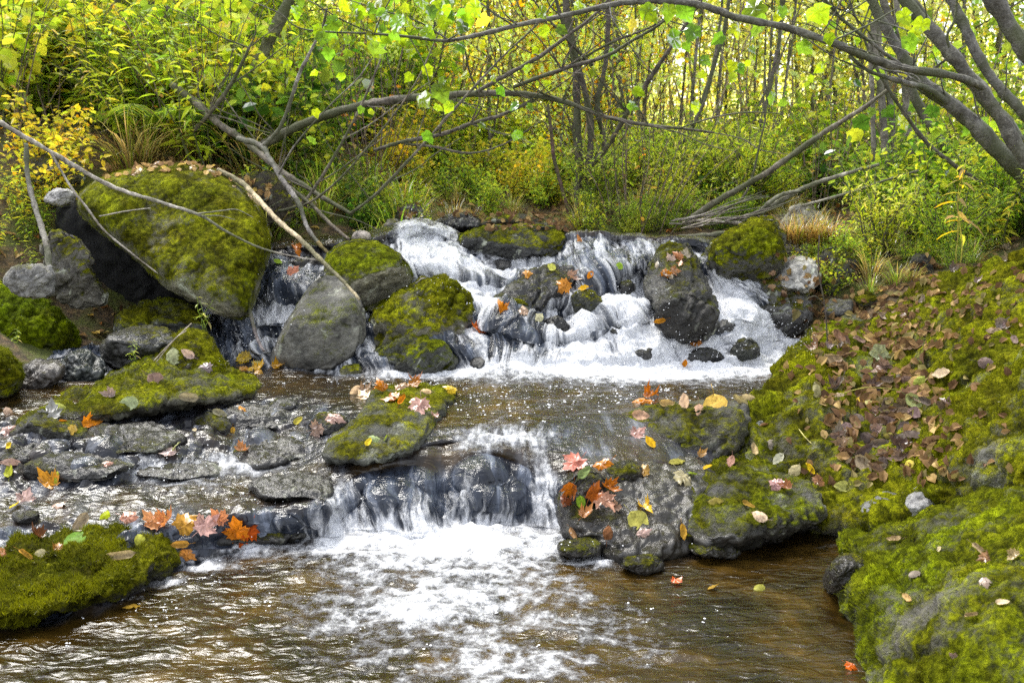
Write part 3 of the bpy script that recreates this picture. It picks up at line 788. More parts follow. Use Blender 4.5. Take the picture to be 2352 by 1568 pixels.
rock('rock', 'low fan ribbed wet stone in the trickle at the left',
     [(130, 850), (150, 815), (190, 800), (235, 820), (245, 860), (200, 885), (150, 885)], wy(190, 880) + .15, .12, tilt=.1, tone=(.06, .075, .075), moss=-.05, wetall=.9, seed=17)
rock('rock', 'flat brown stone in the trickle beside the cushion moss mound',
     [(30, 860), (70, 830), (130, 825), (150, 850), (120, 890), (60, 905), (25, 895)], wy(80, 900) + .12, .1, tilt=.1, tone=(.10, .09, .085), moss=-.1, wetall=.8, seed=18)
rock('rock', 'dark mossy stone with grey and orange leaves at the left edge of the cascade',
     [(28, 985), (60, 952), (110, 936), (170, 948), (205, 975), (212, 1010), (150, 1025), (60, 1025), (20, 1015)], wy(120, 1015) + .1, .14, tilt=.12, tone=(.05, .05, .045), moss=.34, wetall=.45, seed=19, facets=2)
rock('rock', 'small round dark stone with a dry leaf draped over it in the left cascade',
     [(432, 990), (448, 958), (485, 944), (522, 955), (535, 985), (530, 1012), (480, 1022), (440, 1015)], wy(485, 1012) + .08, .11, tilt=.08, tone=(.05, .05, .045), moss=.30, wet=1015, wetall=.35, seed=20, facets=2)
# ---- between the two upper falls
rock('boulder', 'leaning smooth grey egg shaped boulder with a stick resting on its top',
     [(620, 815), (655, 745), (690, 690), (722, 645), (758, 627), (800, 655), (832, 690), (842, 740), (835, 800), (800, 850), (740, 866), (670, 866), (628, 850)],
     wy(730, 858) + .22, .30, tilt=.10, tone=(.12, .12, .11), moss=.24, wet=850, seed=21, facets=3, p=2.8, nT=170, nS=46, tufts=3500, tuftlen=.008, tint=.3, lichen=.5, mossup=.28, amp=.28)
rock('boulder', 'rounded green boulder with a small pebble perched on top',
     [(742, 610), (760, 572), (800, 552), (850, 553), (900, 568), (930, 592), (948, 625), (944, 660), (905, 700), (850, 718), (790, 700), (750, 660)],
     4.80, .34, tilt=.08, tone=(.17, .165, .13), moss=.46, seed=22, facets=3, p=2.8, nT=160, nS=44, tufts=9000, tuftlen=.008, tint=.35, lichen=.7, amp=.45)
rock('pebble', 'smooth grey pebble lying on the rounded green boulder',
     [(806, 545), (815, 531), (832, 528), (848, 535), (852, 547), (838, 554), (815, 554)], 5.12, .05, tone=(.3, .27, .25), moss=-.4, seed=23, facets=0, nT=40, nS=12, lichen=0, cat='pebble', amp=.5)
rock('boulder', 'angular mossy boulder with a yellowish crest in the middle of the falls',
     [(842, 800), (856, 735), (890, 695), (940, 662), (985, 640), (1025, 640), (1052, 662), (1078, 688), (1084, 735), (1080, 780), (1045, 815), (985, 850), (900, 858), (850, 850)],
     wy(940, 862) + .32, .32, tilt=.12, tone=(.13, .125, .10), moss=.56, wet=868, seed=24, facets=5, p=3.5, nT=180, nS=48, tufts=14000, tuftlen=.010, tint=.05, lichen=.8)
rock('rock', 'dark wet mossy rock at the foot of the angular boulder',
     [(838, 850), (855, 815), (900, 780), (950, 757), (1000, 770), (1040, 800), (1056, 830), (1040, 858), (960, 868), (870, 868)],
     wy(950, 866) + .14, .20, tilt=.08, tone=(.075, .08, .07), moss=.36, wet=862, seed=25, facets=4, p=3.2, nT=140, nS=36, tufts=4000, tuftlen=.009, tint=.3)
rock('rock', 'small yellowish stone wedged in the gap at the foot of the egg shaped boulder',
     [(780, 850), (795, 836), (820, 836), (832, 850), (825, 866), (790, 866)], wy(810, 862) + .02, .06, tone=(.16, .16, .09), moss=.45, seed=26, nT=50, nS=14)
rock('rock', 'dark rock beside the side cascade behind the egg shaped boulder',
     [(640, 640), (670, 600), (720, 590), (760, 610), (740, 650), (690, 700), (655, 740), (640, 700)], 5.0, .12, tone=(.05, .048, .045), moss=.1, wetall=.8, seed=27)
rock('boulder', 'long dark boulder lying across the stream above the falls, green at its right end',
     [(1042, 560), (1060, 535), (1100, 522), (1160, 522), (1230, 518), (1290, 522), (1316, 545), (1300, 570), (1240, 590), (1180, 602), (1120, 612), (1085, 590)],
     5.35, .2, tilt=.05, tone=(.06, .062, .062), moss=.36, wet=620, seed=28, facets=2, p=2.8, nT=150, nS=36, tufts=4000, tuftlen=.008, tint=.2)
rock('rock', 'black rock behind the top of the left chute',
     [(985, 530), (1010, 502), (1050, 487), (1090, 492), (1112, 515), (1090, 530), (1040, 538)], 5.75, .16, tone=BLACK, moss=0, wetall=.7, seed=29, facets=4)
rock('rock', 'dark leaf strewn rock behind the long boulder',
     [(1100, 515), (1130, 495), (1180, 488), (1240, 500), (1300, 512), (1310, 530), (1220, 535), (1120, 530)], 5.85, .2, tilt=.2, tone=(.05, .045, .035), moss=.25, seed=30)
rock('rock', 'mossy grey rock standing left of the top of the left chute',
     [(900, 500), (925, 470), (960, 465), (975, 490), (965, 520), (920, 530), (900, 520)], 5.9, .15, tone=(.07, .07, .06), moss=.35, seed=31)
rock('rock', 'grey slab tilting into the top of the left chute',
     [(880, 520), (900, 500), (940, 530), (958, 556), (930, 566), (890, 548)], 5.55, .1, tone=(.16, .155, .14), moss=.15, seed=32)
rock('rock', 'half sunk mossy stone between the long boulder and the middle fall',
     [(1235, 575), (1260, 555), (1300, 552), (1312, 570), (1290, 592), (1250, 602)], 5.3, .1, tone=(.06, .06, .05), moss=.4, wetall=.4, seed=33)
# ---- rocks in the falls
rock('rock', 'flat wet ledge with leaves left of centre in the falls',
     [(1120, 700), (1160, 670), (1200, 640), (1240, 612), (1300, 610), (1330, 630), (1300, 665), (1260, 690), (1240, 720), (1170, 715)], wy(1200, 712) + .02, .12, tilt=.2, tone=(.05, .05, .05), moss=.22, wetall=.7, seed=34, facets=3)
rock('rock', 'rounded black rock sitting on the flat ledge in the middle of the falls',
     [(1150, 690), (1165, 660), (1200, 643), (1240, 650), (1258, 676), (1250, 698), (1200, 706)], wy(1200, 705) - .02, .1, tone=(.035, .037, .04), moss=.1, wetall=.6, seed=35, facets=4)
rock('rock', 'mossy stone with an orange leaf at the left edge of the flat ledge',
     [(1135, 712), (1160, 685), (1205, 688), (1225, 712), (1215, 735), (1160, 738)], wy(1180, 730) - .04, .1, tone=(.06, .06, .05), moss=.5, seed=36, wetall=.3)
rock('rock', 'dark mossy stone split by white water in the centre of the falls',
     [(1308, 690), (1330, 668), (1362, 665), (1385, 690), (1392, 725), (1360, 738), (1325, 725)], wy(1350, 730) - .03, .11, tone=(.05, .055, .045), moss=.4, wetall=.4, seed=37, facets=4)
rock('rock', 'small black stone below the flat ledge in the falls',
     [(1238, 752), (1255, 730), (1285, 725), (1308, 745), (1305, 775), (1270, 782), (1245, 772)], wy(1275, 775) + .04, .09, tone=(.025, .025, .028), moss=-.1, wetall=.8, seed=38, facets=4)
rock('rock', 'small dark stone parting the water at the top of the middle fall',
     [(1312, 590), (1325, 570), (1352, 568), (1362, 582), (1345, 600)], wy(1340, 592) + .02, .06, tone=(.03, .03, .035), moss=-.1, wetall=.8, seed=39, nT=60, nS=16)
rock('rock', 'little dark stone with an orange leaf midway down the middle fall',
     [(1338, 640), (1348, 612), (1372, 606), (1385, 625), (1375, 650), (1350, 656)], wy(1360, 648) + .02, .07, tone=(.03, .028, .025), moss=.2, wetall=.7, seed=40, nT=60, nS=16)
rock('boulder', 'dark wedge of rock strewn with leaves between the middle and right falls',
     [(1480, 668), (1490, 620), (1510, 580), (1540, 560), (1580, 568), (1605, 610), (1630, 670), (1650, 730), (1635, 770), (1580, 785), (1530, 765), (1508, 715), (1492, 695)],
     wy(1570, 782) + .20, .2, tilt=.28, tone=(.05, .05, .048), moss=.26, wet=790, wetall=.55, seed=41, facets=4, p=3.5, nT=160, nS=44, tufts=3500, tuftlen=.008)
rock('rock', 'black rounded nose of rock below the leaf strewn wedge',
     [(1502, 715), (1520, 685), (1570, 672), (1620, 690), (1648, 722), (1640, 768), (1590, 788), (1535, 772), (1510, 745)], wy(1575, 790) - .03, .14, tone=(.018, .016, .013), moss=.05, wetall=.5, seed=42, facets=3, lichen=.2)
rock('rock', 'small black stone at the foot of the falls with foam round it',
     [(1570, 832), (1585, 808), (1615, 795), (1650, 805), (1672, 830), (1640, 845), (1595, 845)], wy(1620, 843) + .04, .09, tone=(.02, .02, .02), moss=0, wetall=.7, seed=43, facets=4)
rock('rock', 'mossy stone poking out of the white water at the foot of the right fall',
     [(1675, 810), (1690, 782), (1720, 772), (1745, 790), (1748, 825), (1720, 838), (1685, 830)], wy(1715, 832) + .04, .09, tone=(.04, .045, .035), moss=.3, wetall=.6, seed=44, facets=4)
# ---- right of the falls
rock('boulder', 'mossy boulder with a dark wet left flank right of the top of the falls',
     [(1610, 600), (1640, 560), (1690, 525), (1740, 503), (1778, 510), (1796, 550), (1800, 610), (1780, 650), (1740, 680), (1690, 672), (1650, 640)],
     5.08, .34, tilt=.06, tone=(.10, .10, .09), moss=.58, wetall=.25, seed=45, facets=3, p=3, nT=170, nS=46, tufts=9000, tuftlen=.010, tint=.0)
rock('rock', 'steep pale tan slab draped with dead grass right of the mossy boulder',
     [(1788, 560), (1805, 500), (1830, 470), (1870, 480), (1900, 520), (1910, 590), (1880, 640), (1820, 640), (1795, 610)], 5.5, .16, tilt=.1, tone=(.26, .25, .21), moss=.18, seed=46, facets=4, p=3.5, nT=140, nS=34, lichen=1)
rock('rock', 'flat topped light grey stone with dry leaves at its edge',
     [(1775, 615), (1800, 596), (1850, 592), (1882, 606), (1890, 640), (1860, 670), (1800, 668), (1778, 645)], 5.05, .16, tilt=.35, tone=(.34, .34, .33), moss=.0, seed=47, facets=2, p=4, lichen=1, nT=120, nS=30)
rock('boulder', 'low dark boulder with a grey worn face beside the foot of the right fall',
     [(1692, 690), (1720, 650), (1770, 640), (1830, 650), (1862, 690), (1860, 740), (1825, 775), (1770, 775), (1725, 745)], wy(1770, 770) + .22, .22, tilt=.1, tone=(.12, .12, .12), moss=.30, wet=765, wetall=.1, seed=48, facets=4, nT=150, nS=36, tufts=3000, tuftlen=.01)
rock('boulder', 'blocky dark mossy boulder in the shade left of the side rivulet',
     [(1872, 620), (1885, 575), (1930, 562), (1972, 585), (1982, 630), (1960, 670), (1915, 700), (1880, 680)], 5.15, .22, tone=(.055, .055, .045), moss=.42, seed=49, facets=4, nT=120, nS=30, tufts=2500, tuftlen=.01)
rock('rock', 'black upright rock in the undergrowth above the side rivulet',
     [(1955, 590), (1965, 530), (1990, 515), (2020, 540), (2035, 590), (1995, 605)], 5.7, .15, tone=(.02, .02, .018), moss=.1, seed=50)
rock('rock', 'round brown mossed stone at the head of the side rivulet',
     [(1984, 590), (1995, 568), (2015, 562), (2036, 575), (2038, 600), (2010, 612), (1988, 606)], 5.45, .09, tone=(.06, .055, .035), moss=.45, seed=51, facets=0, nT=70, nS=18)
rock('rock', 'dark stone at the right side of the rivulet under the ferns',
     [(2088, 620), (2100, 585), (2130, 580), (2150, 610), (2140, 650), (2105, 660)], 5.0, .12, tone=(.03, .03, .028), moss=.2, seed=52)
for k, (x, y, r, lb) in enumerate([
        (1925, 705, 34, 'wet grey stone in the rivulet bed below the blocky dark boulder'), (1990, 690, 30, 'mossy stone in the middle of the rivulet bed'),
        (1960, 740, 30, 'flat grey stone at the lower end of the rivulet'), (1890, 755, 36, 'brown flat stone at the edge of the pool below the rivulet'),
        (2050, 700, 26, 'pale stone with leaf litter right of the rivulet'), (2045, 640, 26, 'small shaded stone beside the upper rivulet'), (2005, 650, 22, 'small mossy stone under the round brown stone')]):
    a = np.arange(9) / 9 * 2 * PI
    ol = [(x + r * math.cos(t) * (1.1 + .25 * R.uniform(-1, 1)), y + r * .62 * math.sin(t) * (1 + .25 * R.uniform(-1, 1))) for t in a]
    rock('stone', lb, ol, 4.72 + (720 - y) * .006, .09, tilt=.2, tone=(.12, .12, .115) if k % 2 == 0 else (.07, .07, .05), moss=.15 if k % 2 == 0 else .5, wetall=.5, seed=53 + k, nT=60, nS=16, cat='stone')
# ---- middle and lower tier
rock('rock', 'long sloping mossy slab with orange leaves piled along its crest, mid pool',
     [(738, 1052), (752, 1015), (800, 980), (830, 945), (850, 905), (890, 885), (960, 884), (1030, 892), (1052, 906), (1035, 930), (1010, 960), (990, 1000), (950, 1035), (880, 1062), (800, 1072)],
     3.6, .16, ctrl=[(740, 1050, 3.22), (800, 1075, 3.14), (880, 1060, 3.17), (990, 1000, 3.34), (1050, 908, 3.85), (960, 884, 3.95), (850, 905, 3.82), (760, 1010, 3.37)],
     tone=(.075, .08, .07), moss=.42, wetall=.25, seed=70, facets=0, p=4, nT=180, nS=44, tufts=5000, tuftlen=.008, lichen=.5, mossup=.3, amp=.7)
rock('rock', 'small dark stone under pinkish leaves in the left cascade beside the long slab',
     [(700, 985), (720, 955), (770, 948), (800, 965), (790, 995), (740, 1005)], wy(750, 1000) + .06, .09, tilt=.1, tone=(.04, .04, .04), moss=.2, wetall=.7, seed=71)
rock('rock', 'square edged dark ledge with yellow leaves on its rim right of the centre fall',
     [(1430, 985), (1440, 945), (1500, 930), (1600, 932), (1690, 925), (1725, 945), (1720, 1010), (1690, 1055), (1600, 1075), (1500, 1075), (1440, 1060)],
     3.5, .18, tilt=.18, tone=(.085, .083, .075), moss=.30, wet=1060, wetall=.4, seed=72, facets=2, p=7, nT=180, nS=40, lichen=.3, mossup=.25)
rock('rock', 'low wet shelf littered with leaves right of the centre fall',
     [(1285, 1160), (1290, 1090), (1330, 1070), (1420, 1075), (1500, 1068), (1600, 1060), (1660, 1085), (1650, 1150), (1610, 1235), (1565, 1285), (1480, 1305), (1395, 1290), (1380, 1255), (1300, 1240)],
     3.05, .16, ctrl=[(1285, 1160, 3.05), (1300, 1085, 3.2), (1500, 1068, 3.27), (1650, 1080, 3.25), (1600, 1220, 2.97), (1480, 1280, 2.85), (1390, 1245, 2.9)],
     tone=(.060, .056, .048), moss=.14, wetall=.9, wet=1300, amp=.9, seed=73, facets=0, p=4, nT=190, nS=46, lichen=.2, mossup=.2)
rock('rock', 'rounded mossy shoulder of rock between the wet shelf and the dark right pool',
     [(1560, 1170), (1575, 1110), (1620, 1070), (1690, 1045), (1760, 1060), (1850, 1100), (1910, 1130), (1915, 1195), (1800, 1222), (1740, 1236), (1680, 1262), (1600, 1250)],
     3.12, .18, ctrl=[(1560, 1170, 3.0), (1620, 1070, 3.3), (1760, 1055, 3.4), (1905, 1135, 3.15), (1740, 1190, 2.98), (1620, 1225, 2.9)], tone=(.10, .10, .09), moss=.40, wet=1240, wetall=.35, seed=74, facets=0, p=3.5, nT=160, nS=40, tufts=8000, tuftlen=.009, tint=.2, mossup=.3)
rock('rock', 'dark stone heaped with a clump of orange maple leaves right of the centre fall',
     [(1282, 1180), (1292, 1120), (1330, 1080), (1380, 1085), (1412, 1130), (1400, 1180), (1350, 1215), (1300, 1215)], 2.98, .1, tone=(.04, .035, .03), moss=.1, wetall=.7, seed=75)
rock('boulder', 'shaggy dark moss covered rock in the left foreground with leaves on top',
     [(-160, 1290), (-60, 1240), (40, 1215), (130, 1195), (230, 1190), (330, 1205), (400, 1225), (430, 1255), (395, 1300), (330, 1340), (250, 1385), (120, 1420), (0, 1440), (-160, 1460)],
     2.55, .2, ctrl=[(-160, 1300, 2.75), (0, 1215, 2.95), (230, 1188, 3.02), (430, 1255, 2.85), (330, 1345, 2.58), (120, 1420, 2.40), (-160, 1460, 2.33)],
     tone=(.045, .045, .035), moss=.78, wet=1450, wetall=.7, seed=76, facets=0, p=3.5, nT=260, nS=64, tufts=60000, tuftlen=.016, tint=.05, mossup=.25)
rock('rock', 'wet rim of rock carrying orange maple leaves left of the foam pool',
     [(395, 1245), (400, 1215), (470, 1196), (570, 1194), (640, 1205), (700, 1195), (735, 1210), (700, 1240), (600, 1258), (520, 1252), (430, 1262)],
     2.95, .1, ctrl=[(395, 1245, 2.9), (470, 1194, 3.02), (640, 1200, 3.02), (735, 1210, 3.0), (600, 1258, 2.9), (430, 1262, 2.88)], tone=(.035, .035, .033), moss=.1, wetall=.7, seed=77, facets=0, p=4, nT=140, nS=30)
# ---- the right bank: big mossy slabs
rock('boulder', 'broad mossy slab with a leaf filled gully running down to the dark right pool',
     [(1690, 1010), (1720, 930), (1760, 870), (1830, 800), (1900, 745), (1980, 740), (2060, 780), (2140, 850), (2200, 930), (2180, 1020), (2120, 1150), (2050, 1200), (1950, 1208), (1860, 1190), (1760, 1140)],
     3.6, .06, ctrl=[(1690, 1010, 3.42), (1720, 930, 3.75), (1760, 870, 4.0), (1900, 745, 4.45), (1980, 740, 4.4), (2060, 780, 4.1), (2140, 850, 3.75), (2200, 930, 3.4), (2180, 1020, 3.15), (2120, 1120, 2.95), (1950, 1175, 3.02), (1860, 1150, 3.1), (1760, 1090, 3.25), (1900, 950, 3.45), (2000, 880, 3.85), (2000, 1030, 3.3), (1850, 860, 3.85)],
     Tb=.5, bedrock=.5, tone=(.15, .145, .12), moss=.62, seed=78, facets=0, amp=1.05, p=5, nT=280, nS=80, tufts=45000, tuftlen=.011, tint=.12, lichen=.7, mossup=.2)
rock('boulder', 'high mossy ridge at the right edge, brown leaves scattered along its crest',
     [(1960, 780), (2020, 720), (2090, 668), (2160, 630), (2230, 610), (2320, 590), (2460, 560), (2520, 700), (2480, 820), (2330, 830), (2230, 880), (2170, 930), (2090, 880), (2020, 830)],
     3.9, .08, ctrl=[(1960, 780, 4.35), (2090, 668, 4.6), (2230, 608, 4.5), (2320, 590, 4.3), (2460, 560, 4.1), (2520, 700, 3.6), (2480, 820, 3.2), (2330, 830, 3.3), (2230, 880, 3.4), (2170, 930, 3.5), (2090, 880, 3.75), (2020, 830, 4.05), (2200, 750, 3.85)],
     Tb=.5, bedrock=.5, tone=(.09, .085, .06), moss=.66, seed=79, facets=0, amp=1.05, p=4, nT=240, nS=64, tufts=30000, tuftlen=.012, tint=.02, mossup=.15)
rock('boulder', 'massive mossy rock face with a bare grey patch on its left, right bank',
     [(2060, 1130), (2090, 1050), (2130, 980), (2170, 930), (2240, 880), (2330, 815), (2480, 740), (2560, 900), (2540, 1150), (2400, 1180), (2260, 1170), (2190, 1185), (2100, 1180)],
     2.8, .12, ctrl=[(2060, 1130, 3.0), (2130, 980, 3.2), (2240, 880, 3.35), (2330, 815, 3.3), (2480, 740, 3.1), (2560, 900, 2.6), (2540, 1150, 2.3), (2400, 1180, 2.5), (2260, 1170, 2.68), (2100, 1180, 2.9), (2300, 1000, 2.85)],
     Tb=.5, bedrock=.4, tone=(.17, .17, .15), moss=.60, seed=80, facets=0, amp=1.05, p=3.5, nT=240, nS=64, tufts=42000, tuftlen=.012, tint=.08, mossup=.15, lichen=.9)
rock('rock', 'bare wet blue grey stone at the edge of the dark right pool',
     [(2062, 1170), (2085, 1130), (2130, 1108), (2185, 1130), (2205, 1165), (2160, 1200), (2095, 1205)], 2.86, .1, tilt=.1, tone=(.24, .245, .26), moss=-.25, wetall=.35, seed=81, facets=4, lichen=.3, nT=110, nS=28)
rock('rock', 'flat dark wet stone left of the blue grey stone at the pool edge',
     [(1965, 1175), (1990, 1145), (2050, 1128), (2090, 1150), (2070, 1185), (2000, 1192)], 2.95, .1, tilt=.1, tone=(.12, .125, .13), moss=-.1, wetall=.5, seed=82, facets=3)
rock('boulder', 'bright green mossy boulder in the right foreground with a grey wet flank in the water',
     [(1985, 1660), (1975, 1500), (1960, 1400), (1945, 1330), (1960, 1280), (1930, 1240), (1990, 1205), (2080, 1190), (2180, 1180), (2270, 1130), (2400, 1100), (2600, 1080), (2700, 1300), (2700, 1650), (2350, 1760), (2050, 1760)],
     2.2, .12, ctrl=[(1985, 1660, 1.98), (1975, 1500, 2.18), (1955, 1400, 2.40), (1940, 1330, 2.56), (1930, 1240, 2.85), (2080, 1190, 2.85), (2270, 1130, 2.65), (2400, 1100, 2.5), (2600, 1080, 2.3), (2700, 1300, 1.75), (2700, 1650, 1.4), (2350, 1760, 1.45), (2050, 1760, 1.75), (2200, 1350, 2.1), (2100, 1450, 2.08), (2300, 1550, 1.75), (2050, 1300, 2.5)],
     Tb=.4, bedrock=.5, tone=(.10, .098, .085), moss=.66, seed=83, facets=0, amp=1.05, p=4, nT=320, nS=90, tufts=80000, tuftlen=.010, tint=.26, lichen=.2, mossup=.12, cen=(2250, 1420))
rock('rock', 'sunken brown green stone in the water against the bright green boulder',
     [(1890, 1340), (1900, 1300), (1940, 1270), (1990, 1290), (2000, 1340), (1960, 1370), (1910, 1365)], 2.52, .1, tone=(.05, .045, .035), moss=.2, wetall=.8, seed=84, facets=0)

# small wet stones breaking the surface
for k, (x, y, rx, ry, lb) in enumerate([
    (650, 930, 36, 15, 'dark stone at the lip of the pool left of the long slab'), (170, 1060, 44, 22, 'rounded wet stone near the left edge of the cascade'), (90, 1075, 50, 26, 'dark wet stone behind the curled orange leaf'), (60, 1185, 40, 14, 'low wet stone behind the shaggy foreground rock'),
    (1060, 745, 30, 18, 'small wet stone right of the angular mossy boulder'), (1150, 610, 26, 15, 'small black stone in the chute below the long boulder'), (1400, 640, 26, 20, 'black stone in the curtain of the middle fall'), (1440, 660, 22, 16, 'small black stone left of the leaf strewn wedge'),
    (1420, 760, 30, 18, 'black stone in the white water below the middle fall'), (1190, 790, 44, 20, 'flat black stone in the lower left of the falls'), (1110, 830, 34, 14, 'low black stone at the left foot of the falls'), (1480, 810, 26, 12, 'little black stone at the foot of the middle fall'), (1660, 745, 26, 18, 'small black stone between the wedge and the right fall')]):
    a = np.arange(9) / 9 * 2 * PI; r2 = random.Random(k + 40)
    ol = [(x + rx * math.cos(t) * (1 + .28 * r2.uniform(-1, 1)), y + ry * math.sin(t) * (1 + .28 * r2.uniform(-1, 1)) + (6 if math.sin(t) > 0 else 0)) for t in a]
    rock('stone', lb, ol, wy(x, y + ry * .8) + .02, .07, tilt=.12, tone=(.05, .05, .05), moss=.02, wetall=.75, seed=90 + k, amp=.6, nT=60, nS=16, cat='stone', facets=3)

# low wet bedrock of the left cascade
for k, (x, y, rx, ry, lb) in enumerate([
    (290, 1005, 130, 34, 'broad low slab of wet bedrock below the mossy ridge in the left cascade'), (610, 1030, 110, 36, 'broad low slab of wet bedrock left of the long sloping slab'), (590, 955, 100, 26, 'low wet rock at the lip of the pool by the mossy ridge'),
    (190, 1066, 110, 30, 'low dark bedrock hump near the left edge above the lower pool'), (400, 1072, 110, 26, 'low bedrock step with foam below it in the left cascade'), (40, 1030, 70, 24, 'low wet bedrock at the left edge under the purple brown leaf'),
    (680, 1115, 100, 28, 'wet bedrock shelf running into the centre fall from the left'), (330, 900, 60, 22, 'mossy wet stone under the front of the mossy ridge')]):
    a = np.arange(13) / 13 * 2 * PI; r2 = random.Random(k + 140)
    ol = [(x + rx * math.cos(t) * (1 + .22 * r2.uniform(-1, 1)), y + ry * math.sin(t) * (1 + .30 * r2.uniform(-1, 1)) + (8 if math.sin(t) > 0 else 0)) for t in a]
    rock('rock', lb, ol, wy(x, y + ry * .7) + .03, .10, tilt=.30, tone=(.034, .033, .032), moss=-.06 if k != 7 else .45, wetall=.8, seed=120 + k, amp=1.1, nT=110, nS=26, cat='rock', facets=3, p=4)

for k, (x, y, rx, ry, lb) in enumerate([
    (1330, 1255, 46, 20, 'wet broken stone at the water edge under the orange leaf clump'), (1470, 1290, 50, 16, 'low wet stone at the front of the wet shelf'), (1640, 1255, 56, 18, 'low wet stone between the wet shelf and the dark pool'), (1760, 1222, 50, 16, 'half sunk stone under the mossy shoulder'),
    (1850, 1195, 46, 16, 'dark stone at the pool edge below the broad mossy slab'), (1440, 1080, 44, 20, 'wet stone at the foot of the square ledge beside the fall'), (1560, 1225, 40, 18, 'dark wet step at the front of the wet shelf')]):
    a = np.arange(11) / 11 * 2 * PI; r2 = random.Random(k + 240)
    ol = [(x + rx * math.cos(t) * (1 + .25 * r2.uniform(-1, 1)), y + ry * math.sin(t) * (1 + .30 * r2.uniform(-1, 1)) + (8 if math.sin(t) > 0 else 0)) for t in a]
    rock('stone', lb, ol, wy(x, min(y + ry, 1300)) - .02, .08, tilt=.2, tone=(.055, .052, .045), moss=.22, wetall=.8, seed=140 + k, amp=1.1, nT=90, nS=22, cat='stone', facets=4, p=4)
# ------------------------------------------------------------------ leaves and plants
def leaf_tpl(w, fold=.12, droop=.15, rows=((.3, 1.0), (.65, .8))):
    V = [(0, 0, 0)]
    for t, k in rows:
        z = -droop * t * t
        V += [(-w * k, t, z + fold * w * 2), (0, t, z), (w * k, t, z + fold * w * 2)]
    V.append((0, 1, -droop))
    F = [(0, 2, 1), (0, 3, 2)]
    n = len(rows)
    for r in range(n - 1):
        a = 1 + 3 * r; b = a + 3
        F += [(a, a + 1, b + 1), (a, b + 1, b), (a + 1, a + 2, b + 2), (a + 1, b + 2, b + 1)]
    a = 1 + 3 * (n - 1); t = len(V) - 1
    F += [(a, a + 1, t), (a + 1, a + 2, t)]
    return np.array(V, float), np.array(F)
T_LANCE = leaf_tpl(.105, .15, .35); T_OVATE = leaf_tpl(.27, .12, .22); T_ROUND = leaf_tpl(.36, .08, .15, ((.25, .9), (.62, 1.0)))
T_RHOMB = (np.array([(0, 0, 0), (-.3, .5, .05), (.3, .5, .05), (0, 1, -.1)], float), np.array([(0, 2, 1), (1, 2, 3)]))

def place_leaves(tpl, pos, axis, nrm, size, cols):
    TV, TF = tpl; n = len(pos)
    axis = axis / (np.linalg.norm(axis, axis=1, keepdims=True) + 1e-9)
    x = np.cross(axis, nrm); x /= np.linalg.norm(x, axis=1, keepdims=True) + 1e-9
    z = np.cross(x, axis)
    V = pos[:, None] + size[:, None, None] * (TV[None, :, 0:1] * x[:, None] + TV[None, :, 1:2] * axis[:, None] + TV[None, :, 2:3] * z[:, None])
    F = TF[None] + (np.arange(n) * len(TV))[:, None, None]
    C = np.repeat(cols, len(TV), 0)
    return V.reshape(-1, 3), F.reshape(-1, 3), C

LIME = (.36, .45, .03); GREEN = (.18, .28, .03); DEEP = (.05, .12, .012); YEL = (.60, .57, .05); GOLD = (.72, .46, .015); ORAN = (.72, .33, .04)
OLIVE = (.20, .24, .03); PALE = (.46, .52, .15); GREYG = (.34, .40, .20); STRAW = (.36, .28, .10); BROWN = (.10, .06, .025)
def pick_cols(n, pal, rs, jit=.18):
    c = np.array([p[0] for p in pal]); w = np.array([p[1] for p in pal], float)
    k = rs.choice(len(pal), n, p=w / w.sum())
    out = c[k] * (1 + rs.normal(0, jit, (n, 1))) * (1 + rs.normal(0, jit * .4, (n, 3)))
    return np.clip(out, .004, .9)

def randdir(n, rs):
    v = rs.normal(0, 1, (n, 3)); return v / np.linalg.norm(v, axis=1, keepdims=True)

def proto_herb(name, label, cat, seed, stems=7, height=.8, lean=.35, leaf=.09, tpl=T_LANCE, per=26, pal=((LIME, 1),), stemcol=(.09, .10, .03), spread=.12, start=.15, droop=.2):
    rs = np.random.RandomState(seed); sb = Bag(); lb = Bag()
    for s in range(stems):
        h = height * rs.uniform(.65, 1.1); az = rs.uniform(0, 2 * PI); ln = lean * rs.uniform(.2, 1.2)
        d = np.array([math.cos(az), math.sin(az), 0])
        b = d * spread * rs.uniform(0, 1)
        t = np.linspace(0, 1, 9)[:, None]
        pts = b + d * ln * h * t ** 1.8 + np.array([0, 0, 1]) * h * (t - .25 * ln * t * t) + fbm(np.hstack([t * 3, t * 0 + s, t * 0 + seed]), 2)[:, None] * .05 * randdir(1, rs)
        sb.add(*tube(pts, np.linspace(.0045, .0015, 9) * (height / .8) ** .5, 4))
        m = int(per * rs.uniform(.75, 1.2)); tt = start + (1 - start) * (np.arange(m) + rs.rand(m)) / m
        i = np.minimum((tt * 8).astype(int), 7); f = (tt * 8 - i)[:, None]
        p = pts[i] * (1 - f) + pts[i + 1] * f
        a = np.arange(m) * 2.4 + rs.uniform(0, 6) + rs.normal(0, .3, m)
        out = np.stack([np.cos(a), np.sin(a), rs.normal(.15, .28, m) - droop * .5], -1)
        nr = np.array([0, 0, 1]) + rs.normal(0, .35, (m, 3))
        sz = leaf * (1.1 - .55 * tt) * rs.uniform(.7, 1.25, m)
        lb.add(*place_leaves(tpl, p, out, nr, sz, pick_cols(m, pal, rs)))
    root = thing(name, label, cat)
    link('stem', sb.mesh('stem'), M_BARK, root, stemcol)
    link('foliage', lb.mesh('foliage', False), M_LEAF, root, (1, 1, 1))
    return root

